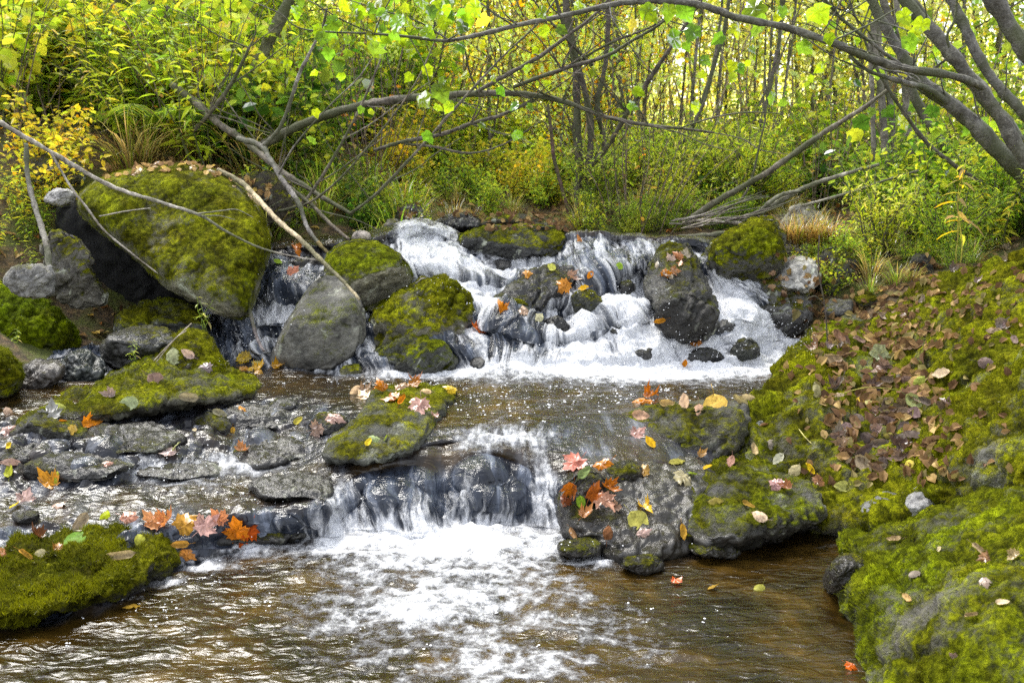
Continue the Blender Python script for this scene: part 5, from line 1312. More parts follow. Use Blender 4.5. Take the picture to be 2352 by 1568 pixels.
woody('fallen_log', 'straight grey fallen log slanting down to a broken end above the pebble', 'log', [
    ('trunk', [(395, 195, 6.0, 13), (440, 228, 5.95, 13), (500, 282, 5.85, 12), (560, 322, 5.75, 11), (640, 388, 5.6, 10), (720, 440, 5.5, 8.5), (808, 492, 5.4, 6)]),
    ('branch', [(805, 490, 5.4, 5), (850, 458, 5.35, 5), (890, 420, 5.3, 5), (960, 345, 5.2, 4.5), (1040, 255, 5.1, 4), (1150, 135, 5.0, 3.4), (1230, 60, 4.9, 2.8), (1290, -20, 4.8, 2.4)]),
    ('branch', [(445, 300, 5.9, 7), (480, 262, 5.85, 7), (530, 195, 5.75, 6.5), (572, 110, 5.65, 5)]),
    ('branch', [(640, 485, 5.5, 5), (690, 470, 5.45, 5), (730, 420, 5.4, 5), (790, 320, 5.3, 4.5), (840, 220, 5.2, 4), (880, 120, 5.1, 3), (905, 40, 5.0, 2)])], GB, twigs=26)
woody('fallen_branch', 'gnarled grey branch with a snapped tan tip hanging over the rounded green boulder', 'branch', [
    ('branch', [(545, 318, 5.5, 9), (600, 335, 5.45, 9), (620, 365, 5.4, 8.5), (645, 408, 5.35, 8.5), (668, 440, 5.3, 9), (688, 470, 5.25, 8), (705, 520, 5.2, 7), (732, 560, 5.15, 6.5)]),
    ('branch', [(602, 336, 5.45, 6.5), (640, 298, 5.4, 6.5), (665, 240, 5.35, 6), (690, 165, 5.3, 5.5), (738, 70, 5.2, 4.5), (750, 20, 5.1, 4)]),
    ('twig', [(640, 400, 5.35, 3.5), (680, 330, 5.2, 3), (760, 240, 5.1, 2.5), (830, 170, 5.05, 2), (900, 60, 5, 1.6)])], (.24, .22, .21))
woody('broken_branch_tip', 'snapped tan end of the gnarled branch just above the rounded green boulder', 'branch', [
    ('branch', [(730, 556, 5.15, 6), (742, 570, 5.13, 6.5), (756, 582, 5.1, 5)])], (.5, .33, .13))
woody('fallen_branch', 'barkless tan stick running from the big boulder down onto the grey egg shaped boulder', 'branch', [
    ('branch', [(500, 390, 5.05, 8), (555, 420, 5.0, 9), (600, 465, 4.85, 9), (640, 508, 4.7, 8.5), (690, 550, 4.6, 8), (745, 605, 4.5, 7.5), (790, 648, 4.42, 6.5), (826, 688, 4.36, 4.5)])], TB_)
woody('fallen_branch', 'brown branch lying from the gnarled branch down to the pebble', 'branch', [
    ('branch', [(665, 430, 5.45, 7), (715, 470, 5.4, 7), (760, 515, 5.3, 6.5), (802, 550, 5.2, 5)]),
    ('branch', [(690, 475, 5.4, 4), (735, 450, 5.3, 4), (800, 390, 5.2, 3.6), (900, 270, 5.1, 3), (960, 180, 5.0, 2.4), (1010, 70, 4.9, 2)])], (.17, .14, .11))
woody('arching_branch', 'thick grey branch arching level over the gap behind the left chute', 'branch', [
    ('trunk', [(590, 345, 5.9, 14), (640, 312, 5.85, 14), (740, 268, 5.7, 13), (840, 240, 5.6, 13), (920, 228, 5.5, 12.5), (1010, 220, 5.45, 12), (1100, 215, 5.4, 11), (1200, 216, 5.4, 10), (1290, 232, 5.4, 8), (1390, 268, 5.4, 7), (1490, 288, 5.4, 6), (1570, 296, 5.4, 5), (1640, 305, 5.4, 3)]),
    ('branch', [(1090, 214, 5.4, 7), (1150, 180, 5.3, 7), (1240, 130, 5.2, 6.5), (1300, 85, 5.1, 6), (1370, 30, 5.0, 4), (1420, -30, 4.9, 3)]),
    ('branch', [(1180, 200, 5.4, 6), (1290, 160, 5.3, 7), (1390, 130, 5.2, 6), (1450, 95, 5.1, 5), (1530, 45, 5.0, 3.5), (1580, -10, 4.9, 2.5)]),
    ('branch', [(860, 345, 5.6, 6), (930, 325, 5.5, 7), (1010, 310, 5.5, 7), (1080, 285, 5.4, 6.5), (1150, 265, 5.4, 6), (1230, 230, 5.4, 5)]),
    ('branch', [(1560, 295, 5.4, 3), (1640, 270, 5.3, 3), (1720, 258, 5.3, 2.4), (1800, 262, 5.3, 1.6)]),
    ('branch', [(930, 330, 5.5, 4.5), (1000, 338, 5.5, 4), (1080, 352, 5.5, 3.4), (1160, 330, 5.5, 2.5), (1240, 280, 5.4, 2)])], (.10, .085, .07), twigs=50)
woody('fallen_log', 'long leaning pole from the driftwood pile up to the right', 'log', [
    ('trunk', [(1590, 500, 6.1, 11), (1640, 466, 6.05, 11), (1760, 398, 5.95, 10.5), (1850, 335, 5.85, 10), (1900, 300, 5.8, 9), (1980, 250, 5.75, 8), (2042, 204, 5.7, 6)])], GB)
woody('fallen_log', 'lower shorter leaning pole right of the driftwood pile', 'log', [
    ('trunk', [(1720, 500, 5.8, 9), (1770, 474, 5.75, 9.5), (1850, 430, 5.7, 8), (1940, 400, 5.65, 7), (2020, 378, 5.6, 6)]),
    ('branch', [(1740, 488, 5.75, 7), (1790, 450, 5.7, 7), (1840, 438, 5.7, 5)])], (.27, .25, .22))
woody('fallen_branch', 'thin straight rod slanting up behind the tan slab', 'branch', [('branch', [(1835, 474, 5.6, 4.5), (1940, 446, 5.55, 4.5), (2040, 412, 5.5, 4), (2110, 392, 5.5, 3)])], (.23, .21, .18))
woody('dead_branch', 'dark stick leaning in the side cascade by the grey egg shaped boulder', 'branch', [('branch', [(560, 680, 4.55, 5), (575, 720, 4.5, 6), (590, 775, 4.42, 6), (606, 806, 4.36, 4)])], (.2, .17, .17))
rr = random.Random(4)
for k in range(16):
    x0 = 1535 + rr.uniform(0, 130); y0 = 515 + rr.uniform(-14, 30); ln = rr.uniform(110, 260); sl = rr.uniform(-.42, .05); r = rr.choice([2, 2.2, 2.5, 3, 6])
    Yk = rr.uniform(5.62, 5.95)
    woody('stick', 'bare stick in the driftwood tangle jammed behind the top of the falls', 'stick', [
        ('branch', [(x0, y0, Yk, r), (x0 + ln * .35, y0 + ln * sl * .3 + rr.uniform(-8, 8), Yk, r), (x0 + ln * .7, y0 + ln * sl * .7 + rr.uniform(-6, 6), Yk - .05, r * .9), (x0 + ln, y0 + ln * sl, Yk - .1, r * .6)])],
        rr.choice([(.22, .2, .18), (.14, .12, .11), (.3, .26, .22)]), 'sticks in the driftwood tangle', 6)
woody('fallen_log', 'dark drift log lying at the bottom of the driftwood tangle', 'log', [('trunk', [(1560, 545, 5.6, 8), (1640, 540, 5.55, 10), (1720, 528, 5.5, 10), (1790, 508, 5.45, 8)])], (.10, .09, .075))
# standing trunks, left slope
for lb, pts, c in [
    ('thick greenish trunk, left one of the pair at the top left', [(338, 200, 7.6, 24), (334, 90, 7.6, 23), (326, 0, 7.6, 24), (322, -400, 7.6, 20), (330, -900, 7.6, 8)], (.16, .16, .09)),
    ('shaded trunk standing close behind the thick greenish one', [(350, 220, 7.9, 20), (352, 90, 7.9, 18), (350, -300, 7.9, 15), (340, -800, 7.9, 6)], (.06, .05, .035)),
    ('grey brown trunk leaning right beside the thick greenish pair', [(362, 160, 7.7, 15), (378, 70, 7.7, 15), (400, -20, 7.7, 15), (470, -500, 7.7, 9)], (.17, .145, .13)),
    ('thin dark trunk in the top left corner of the slope', [(126, 130, 8.2, 14), (128, 0, 8.2, 14), (120, -500, 8.2, 8)], (.13, .11, .10)),
    ('forked dark stem bending right out of the left slope', [(215, 150, 7.2, 7), (245, 90, 7.2, 9), (268, 20, 7.2, 10), (285, -150, 7.2, 8), (300, -500, 7.2, 4)], (.10, .075, .055)),
    ('mossy trunk leaning right over the fallen logs', [(430, 330, 6.3, 15), (480, 270, 6.3, 19), (560, 190, 6.35, 19), (610, 110, 6.4, 19), (650, 30, 6.4, 20), (720, -120, 6.4, 17), (900, -600, 6.4, 8)], MB),
    ('small grey stem rooted on the pale stone at the left edge', [(60, 330, 4.75, 8), (66, 420, 4.7, 8), (92, 510, 4.6, 9), (110, 580, 4.5, 10), (114, 640, 4.45, 12)], (.17, .16, .14))]:
    woody('tree_trunk', lb, 'tree', [('trunk', pts)], c)
# the multi stemmed tree behind the centre
woody('multi_stemmed_tree', 'cluster of dark upright stems standing behind the middle of the falls', 'tree', [
    ('trunk', [(1326, 525, 6.9, 19), (1330, 420, 6.9, 17), (1326, 300, 6.9, 16), (1322, 150, 6.9, 15), (1300, 0, 6.9, 13), (1270, -400, 6.9, 8)]),
    ('trunk', [(1345, 525, 6.85, 14), (1352, 400, 6.85, 13), (1356, 280, 6.85, 12), (1330, 160, 6.8, 10), (1290, 40, 6.7, 8), (1240, -120, 6.6, 5)]),
    ('trunk', [(1378, 525, 6.95, 15), (1382, 420, 6.95, 12), (1388, 330, 6.95, 11), (1372, 240, 6.9, 10), (1395, 100, 6.9, 9), (1400, -300, 6.9, 6)]),
    ('trunk', [(1350, 390, 6.8, 9), (1400, 330, 6.7, 9), (1440, 260, 6.6, 9), (1500, 170, 6.5, 8.5), (1560, 80, 6.4, 7), (1620, -20, 6.3, 6), (1680, -200, 6.2, 4)]),
    ('branch', [(1360, 150, 6.8, 6), (1300, 90, 6.6, 5), (1240, 20, 6.5, 4), (1180, -60, 6.4, 3)]),
    ('branch', [(1330, 140, 6.8, 5), (1400, 100, 6.7, 4.5), (1500, 60, 6.6, 3.5), (1560, 20, 6.5, 2.5)])], (.075, .062, .05), thin=.6, twigs=60)
woody('sapling', 'thin reddish stem left of the dark stem cluster', 'tree', [('trunk', [(1310, 500, 6.7, 6), (1290, 430, 6.7, 6), (1272, 360, 6.7, 6.5), (1265, 290, 6.7, 5), (1258, 240, 6.7, 4)])], (.09, .05, .04))
woody('snag', 'pale broken birch snag leaning in the yellow gap', 'tree', [('trunk', [(1085, 500, 8.2, 13), (1096, 455, 8.2, 13), (1108, 410, 8.2, 12), (1122, 345, 8.2, 9)])], (.40, .36, .30))
for lb, pts in [('slim forked sapling right of the feathery shrubs', [(1570, 330, 7.2, 8), (1600, 270, 7.2, 8), (1640, 150, 7.2, 7), (1672, 20, 7.2, 6), (1700, -300, 7.2, 4)]),
                ('slim sapling close beside the forked one', [(1590, 290, 7.1, 5), (1622, 220, 7.1, 5), (1650, 80, 7.1, 5), (1662, -60, 7.1, 4), (1664, -300, 7.1, 3)]),
                ('slim sapling with a kink in the pale middle of the wood', [(1735, 320, 7.6, 6), (1760, 240, 7.6, 6.5), (1782, 130, 7.6, 6), (1792, 60, 7.6, 5), (1800, -200, 7.6, 3)]),
                ('thin twisted stem reaching down over the long leaning pole', [(1680, 480, 6.3, 3.5), (1720, 430, 6.3, 3.5), (1745, 330, 6.3, 3), (1760, 250, 6.3, 2.5), (1755, 130, 6.3, 2)])]:
    woody('sapling', lb, 'tree', [('trunk', pts)], (.10, .085, .07))
for k, (x, y, dx, r) in enumerate([(2050, 500, -30, 14), (2078, 505, -42, 11), (2106, 500, -30, 12), (2012, 490, -10, 9)]):
    woody('tree_trunk', ['grey upright stem in the clump under the leaning trunks', 'thinner grey stem second in the clump under the leaning trunks', 'grey stem at the right of the clump under the leaning trunks', 'thin stem at the left of the clump under the leaning trunks'][k], 'tree',
          [('trunk', [(x, y, 6.3, r * 1.15), (x + dx * .5, y - 120, 6.3, r), (x + dx * .8, y - 260, 6.35, r * .9), (x + dx * 1.6, y - 500, 6.4, r * .8), (x + dx * 2, y - 1100, 6.5, r * .4)])], (.15, .135, .115))

# leaf shapes shared by the fallen and the hanging leaves
LM = {}
for k, (b, r) in enumerate([(.25, .3), (-.4, -.5), (.9, .9), (-.2, 1.2)]): LM['maple%d' % k] = leaf_mesh('maple_leaf', broad_leaf(MAPLE, b, r, 10 + k))
for k, (b, r) in enumerate([(.2, .3), (-.5, -.4), (.6, .8)]): LM['lobed%d' % k] = leaf_mesh('lobed_leaf', broad_leaf(LOBED, b, r, 20 + k), .5)
for k, (w, b, r) in enumerate([(.30, .3, .8), (.34, -.5, -1.0), (.30, .7, 2.2), (.26, .5, 3.2), (.36, .1, .3)]): LM['oval%d' % k] = leaf_mesh('oval_leaf', oval_leaf(w, b, r, 30 + k))
def raw_leaf(kind, seed):
    return broad_leaf(LOBED, R.uniform(-.6, .4), R.uniform(-.5, .5), seed)

def hanging_leaves(parent, items, seed, pal):
    rs = np.random.RandomState(seed); b = Bag(); vv = []
    base = np.array(parent.location)
    for (x, y, Y, s) in items:
        V, F, vein = raw_leaf('lobed', rs.randint(1000))
        size = s * Y / FPX
        tilt = rs.uniform(-.5, 1.0); spin = rs.uniform(-1.1, 1.1) + PI
        m = (Matrix.Rotation(rs.uniform(-.7, .7), 3, 'Z') @ Matrix.Rotation(PI / 2 + tilt * .8, 3, 'X') @ Matrix.Rotation(spin, 3, 'Z'))
        V = (V - np.array([0, .4, 0])) * size
        V = V @ np.array(m).T + P(x, y, Y) - base
        c = pick_cols(1, pal, rs)[0]
        b.add(V, F, np.tile(c, (len(V), 1)) * (1 - .1 * vein[:, None])); vv.append(vein)
    me = b.mesh('foliage', True, dict(vein=np.concatenate(vv)))
    link('foliage', me, M_BIG, parent, (1, 1, 1))

HANG = (((.26, .40, .012), 5), ((.30, .42, .012), 3), ((.14, .27, .02), 4), (YEL, .5))
# leaning trunks on the right bank
GT = (.115, .11, .095)
t1 = woody('leaning_tree', 'biggest leaning grey trunk at the right edge, with the overhanging bough', 'tree', [
    ('trunk', [(2620, 640, 4.6, 34), (2460, 480, 4.65, 30), (2352, 360, 4.7, 24), (2290, 255, 4.72, 21), (2215, 160, 4.75, 20), (2130, 60, 4.8, 19), (2060, -30, 4.85, 18), (1900, -320, 4.9, 12)]),
    ('branch', [(2262, 205, 4.72, 10), (2235, 190, 4.65, 12), (2180, 172, 4.55, 12), (2080, 158, 4.4, 12.5), (1985, 130, 4.3, 12.5), (1930, 105, 4.2, 12), (1880, 88, 4.15, 11.5), (1800, 62, 4.1, 11.5), (1700, 42, 4.0, 11.5), (1610, 12, 3.9, 11), (1530, 3, 3.85, 9.5), (1460, 4, 3.8, 9), (1390, 14, 3.75, 8.5), (1290, 38, 3.7, 8), (1190, 58, 3.7, 7.5), (1100, 80, 3.7, 7), (1025, 94, 3.7, 6), (950, 86, 3.7, 5), (860, 78, 3.7, 4), (700, 68, 3.7, 2.5), (640, 30, 3.7, 1.6), (570, 0, 3.7, 1.4)]),
    ('twig', [(2080, 158, 4.4, 6), (1990, 90, 4.35, 5.5), (1930, 40, 4.3, 5), (1880, -20, 4.25, 4.5)]),
    ('twig', [(1905, 97, 4.2, 3), (1990, 60, 4.2, 3), (2060, 20, 4.2, 2)]),
    ('twig', [(1180, 60, 3.7, 3), (1120, 20, 3.65, 2.6), (1060, -30, 3.6, 2)]),
    ('twig', [(1030, 92, 3.7, 3), (960, 50, 3.7, 2.6), (880, 25, 3.7, 2), (800, 0, 3.7, 1.5)]),
    ('twig', [(1400, 14, 3.75, 3), (1410, 50, 3.7, 2.5), (1450, 110, 3.7, 2), (1500, 170, 3.7, 1.4)]),
    ('twig', [(940, 86, 3.7, 2), (975, 150, 3.65, 1.8), (990, 215, 3.6, 1.4)])], GT, twigs=30, thin=.70)
items = []
rs_ = random.Random(8)
for (x, y, s) in [(974, 230, 62), (1014, 214, 72), (1030, 248, 40), (1548, 92, 68), (1590, 76, 62), (1535, 28, 60), (1575, 30, 70), (1490, 30, 66), (1730, 22, 80), (1745, 60, 72), (1850, 110, 58), (1880, 30, 84), (1905, 90, 40), (1695, 70, 50), (2090, 100, 60), (2078, 40, 56), (2115, 60, 60), (2100, 78, 46), (1650, 90, 46), (1620, 140, 40), (1455, 60, 46), (1245, 30, 44), (1290, 70, 40), (1330, 20, 50)]:
    items.append((x, y, rs_.uniform(3.5, 3.9) if x < 1700 else rs_.uniform(4.0, 4.3), s))
for k in range(62):
    x = rs_.triangular(640, 1180, 900); y = rs_.uniform(-25, 130) if x < 1000 else rs_.uniform(-25, 70)
    items.append((x, y, rs_.uniform(3.4, 4.0), rs_.uniform(30, 64)))
for k in range(22):
    items.append((rs_.uniform(640, 1250), rs_.uniform(90, 330), rs_.uniform(4.2, 5.0), rs_.uniform(24, 46)))
for k in range(26):
    items.append((rs_.uniform(1180, 2050), rs_.uniform(-20, 250), rs_.uniform(4.6, 5.6), rs_.uniform(22, 44)))
items = [(x, y, Y, s * .70) for x, y, Y, s in items]
hanging_leaves(t1, items, 3, HANG)
t2 = woody('leaning_tree', 'leaning grey trunk with a wet sheen just left of the biggest one', 'tree', [
    ('trunk', [(2560, 640, 5.3, 28), (2440, 500, 5.3, 27), (2352, 402, 5.3, 25), (2270, 320, 5.3, 23), (2180, 240, 5.3, 20), (2110, 180, 5.3, 17), (2050, 90, 5.3, 14), (1990, -30, 5.3, 12), (1900, -300, 5.3, 8)]),
    ('branch', [(2190, 246, 5.3, 8), (2130, 205, 5.2, 8), (2080, 190, 5.1, 7), (2000, 165, 5.0, 5), (1950, 130, 5, 4)])], (.13, .125, .115), twigs=30, thin=.85)
woody('leaning_tree', 'dark leaning trunk behind the wet sheened one', 'tree', [('trunk', [(2360, 500, 6.0, 16), (2210, 385, 6.0, 15), (2150, 310, 6.0, 15), (2095, 210, 6.0, 14), (2060, 90, 6.0, 13), (2020, -40, 6.0, 12), (1960, -400, 6, 8)])], (.11, .10, .09))
woody('leaning_tree', 'mid grey leaning trunk between the biggest one and the dark one', 'tree', [('trunk', [(2520, 520, 5.6, 24), (2352, 335, 5.6, 22), (2250, 210, 5.6, 20), (2170, 110, 5.6, 18), (2105, 20, 5.6, 17), (2040, -120, 5.6, 14), (1950, -500, 5.6, 8)])], (.11, .105, .095))
woody('leaning_tree', 'fat trunk leaning across the top right corner', 'tree', [('trunk', [(2700, 520, 4.3, 36), (2480, 260, 4.3, 32), (2352, 110, 4.3, 30), (2300, 30, 4.3, 30), (2250, -60, 4.3, 29), (2130, -330, 4.3, 20)])], (.11, .105, .095))
woody('leaning_tree', 'pale blotched trunk leaning behind the biggest one', 'tree', [('trunk', [(2500, 430, 5.0, 18), (2352, 262, 5.0, 17), (2270, 170, 5.05, 16), (2215, 60, 5.1, 16), (2165, -60, 5.1, 15), (2080, -400, 5.1, 9)])], (.13, .125, .115))
woody('leaning_tree', 'thin curved dark stem arching down to the bright shrubs under the trunks', 'tree', [('trunk', [(2255, 420, 5.4, 7), (2200, 385, 5.4, 7), (2130, 330, 5.4, 7), (2070, 250, 5.4, 6), (2020, 170, 5.4, 5), (1985, 90, 5.4, 4), (1950, 0, 5.4, 3)])], (.09, .08, .065))
woody('hanging_vine', 'dark vine dangling in front of the biggest leaning trunk', 'vine', [('stem', [(2200, -30, 4.6, 5), (2194, 40, 4.6, 5), (2176, 80, 4.6, 5), (2180, 110, 4.6, 4)])], (.06, .05, .04))
lt = random.Random(3); it2 = []
for k in range(70): it2.append((lt.uniform(1960, 2420), lt.uniform(-30, 330), lt.uniform(5.0, 6.2), lt.uniform(20, 42)))
hanging_leaves(t2, it2, 5, ((LIME, 3), (GREEN, 5), (DEEP, 2), (YEL, .6)))
# single small plants
sp = Maker(proto_herb('seedling', 'thin bright green seedling standing on the flat slab below the big boulder', 'plant', 301, stems=3, height=.19, leaf=.05, per=7, pal=((LIME, 3), (PALE, 2)), stemcol=(.2, .3, .03), spread=.01, lean=.25))
sp.put(tuple(P(472, 758, 4.42)), 1.0)
sp.put(tuple(P(310, 830, 4.0)), 2.0, .6, 'small pale green seedling beside the mossy mound with dead stalks')
sp.put(tuple(P(40, 790, 3.95)), 2.6, .45, 'tiny pale sprout on the cushion moss mound at the left')
gp = Maker(proto_herb('golden_seedling', 'tall golden reed like plant in front of the bright shrubs on the right', 'plant', 302, stems=2, height=.62, leaf=.15, per=9, pal=((GOLD, 3), (STRAW, 3), (YEL, 2)), stemcol=(.4, .36, .05), spread=.01, lean=.1, start=.4))
gp.put(tuple(P(2188, 650, 4.75)), .4)
woody('dead_stalk', 'upright dark dead stalk in front of the flat topped grey stone', 'stalk', [('stem', [(1903, 845, 4.1, 2), (1900, 770, 4.1, 2.4), (1894, 700, 4.1, 2.6), (1880, 620, 4.1, 2.6), (1882, 540, 4.1, 1.6)]), ('twig', [(1894, 700, 4.1, 2), (1872, 680, 4.1, 2), (1850, 690, 4.1, 1.5)]), ('twig', [(1900, 780, 4.1, 2), (1870, 830, 4.1, 1.5), (1860, 760, 4.1, 1.2)])], (.08, .06, .05))
woody('dead_stalk', 'pale bent stalk lying over the mossy mound with dead stalks', 'stalk', [('stem', [(330, 855, 4.05, 2), (380, 800, 4.1, 2.5), (440, 742, 4.15, 2)]), ('stem', [(345, 850, 4.05, 1.6), (400, 780, 4.1, 2), (428, 760, 4.15, 1.6)])], (.38, .33, .27))
woody('grass_stalk', 'thin yellow stalk curving over leaf litter on the broad mossy slab', 'stalk', [('stem', [(2060, 895, 3.55, 2), (1990, 890, 3.5, 2), (1930, 905, 3.45, 1.6)])], (.35, .34, .05))
woody('grass_stalk', 'bent yellow stalk on the left slope of the broad mossy slab', 'stalk', [('stem', [(1885, 1035, 3.2, 2), (1855, 1010, 3.25, 2), (1835, 985, 3.3, 1.6)])], (.40, .36, .12))
# ------------------------------------------------------------------ fallen leaves, spray, bubbles
def surface_tree():
    V = []; F = []; k = 0; own = []
    for v, f, nm in SURF:
        V.append(v); ff = f if f.shape[1] == 3 else np.vstack([f[:, [0, 1, 2]], f[:, [0, 2, 3]]])
        F.append(ff + k); k += len(v); own += [nm] * len(ff)
    return BVHTree.FromPolygons(np.vstack(V).tolist(), np.vstack(F).tolist()), own
BVH, OWN = surface_tree()
def hit(px, py):
    o = Vector((0, 0, CAM_H)); d = Vector(P(px, py, 1.0)) - o; d.normalize()
    loc, n, i, dist = BVH.ray_cast(o, d, 60)
    if loc is None: return None
    if n.dot(d) > 0: n = -n
    return loc, n, OWN[i], -d
OR = (.60, .21, .012); RD = (.50, .075, .012); YE = (.68, .48, .03); BRN = (.20, .12, .07); PK = (.52, .30, .25); GRN = (.24, .36, .03); TN = (.46, .33, .19); DK = (.075, .05, .038); CR = (.62, .52, .34); OL = (.26, .24, .05); PU = (.25, .16, .15); PG = (.36, .42, .22); GRY = (.27, .23, .20)
NLEAF = [0]
def fallen(px, py, size, kind, col, label, group=None, lift=.35, face=.5, seed=None):
    h = hit(px, py)
    if h is None: return None
    loc, n, own, toc = h
    rr = random.Random(seed if seed is not None else NLEAF[0] * 31 + 7); NLEAF[0] += 1
    s = size * (.86 if group else .78) * loc.y / FPX
    nn = (n + toc * face * rr.uniform(.2, 1.0) + Vector((rr.gauss(0, .25), rr.gauss(0, .25), rr.gauss(0, .2)))).normalized()
    q = nn.to_track_quat('Z', 'Y') @ Quaternion((0, 0, 1), rr.uniform(0, 6.28))
    o = bpy.data.objects.new('fallen_leaf', LM[kind]); COL.objects.link(o)
    if not LM[kind].materials: LM[kind].materials.append(M_DEAD)
    o.location = loc + n * (s * .12 * lift + .003) + toc * s * .06; o.rotation_mode = 'QUATERNION'; o.rotation_quaternion = q
    o.scale = (s, s, s * rr.uniform(.8, 1.3))
    v = rr.uniform(.65, 1.0); o.color = (col[0] * v, col[1] * v * rr.uniform(.9, 1.1), col[2] * v, 1)
    tag(o, label, 'leaf', group)
    return o
A = fallen
# clump right of the centre fall
G1 = 'orange leaf clump right of the centre fall'
for (x, y, s, k, c, lb) in [
    (1318, 1072, 78, 'maple0', (.62, .24, .16), 'salmon orange maple leaf standing at the top left of the orange clump'), (1378, 1076, 70, 'maple1', OR, 'bright orange maple leaf at the top right of the orange clump'),
    (1345, 1092, 46, 'oval0', (.16, .22, .08), 'dull green leaf in the middle of the orange leaf clump'), (1310, 1120, 60, 'maple2', (.40, .13, .01), 'rust orange leaf low on the left of the orange clump'),
    (1360, 1128, 62, 'maple3', (.34, .10, .012), 'dark rust leaf folded in the middle of the orange clump'), (1402, 1128, 56, 'maple2', (.48, .15, .012), 'rusty leaf on the right side of the orange clump'),
    (1335, 1150, 40, 'oval1', GRN, 'yellow green leaf at the bottom of the orange clump'), (1300, 1150, 44, 'maple1', (.22, .07, .02), 'dark wet brown leaf at the lower left of the orange clump'),
    (1388, 1158, 70, 'maple0', (.50, .27, .19), 'pinkish tan maple leaf washed below the orange clump'), (1345, 1185, 50, 'maple2', (.52, .22, .08), 'orange tan leaf hanging below the clump near the fall')]:
    A(x, y, s, k, c, lb, G1, 1.2, .9)
G2 = 'leaves on the wet rim left of the foam pool'
for (x, y, s, k, c, lb) in [
    (300, 1193, 60, 'maple1', (.60, .30, .2), 'pinkish orange leaf at the left end of the wet rim'), (345, 1198, 66, 'maple0', (.62, .26, .12), 'flat orange leaf second from the left on the wet rim'), (388, 1196, 60, 'maple2', (.55, .2, .08), 'orange leaf behind the yellow one on the wet rim'),
    (432, 1214, 96, 'maple1', (.66, .38, .06), 'large amber leaf drooping over the edge of the wet rim'), (474, 1210, 76, 'maple0', (.52, .33, .29), 'pale pink maple leaf hanging from the wet rim'), (500, 1192, 56, 'maple2', (.58, .26, .12), 'orange leaf at the back of the wet rim'),
    (545, 1212, 78, 'maple0', OR, 'vivid orange maple leaf near the right end of the wet rim'), (566, 1226, 74, 'maple1', (.58, .10, .01), 'red orange maple leaf at the right end of the wet rim'), (430, 1280, 58, 'maple1', (.66, .30, .06), 'orange leaf stuck low on the rock above the foam streak'), (418, 1250, 50, 'oval2', (.55, .28, .06), 'amber strip of leaf hanging below the large amber leaf')]:
    A(x, y, s, k, c, lb, G2, .6, .8)
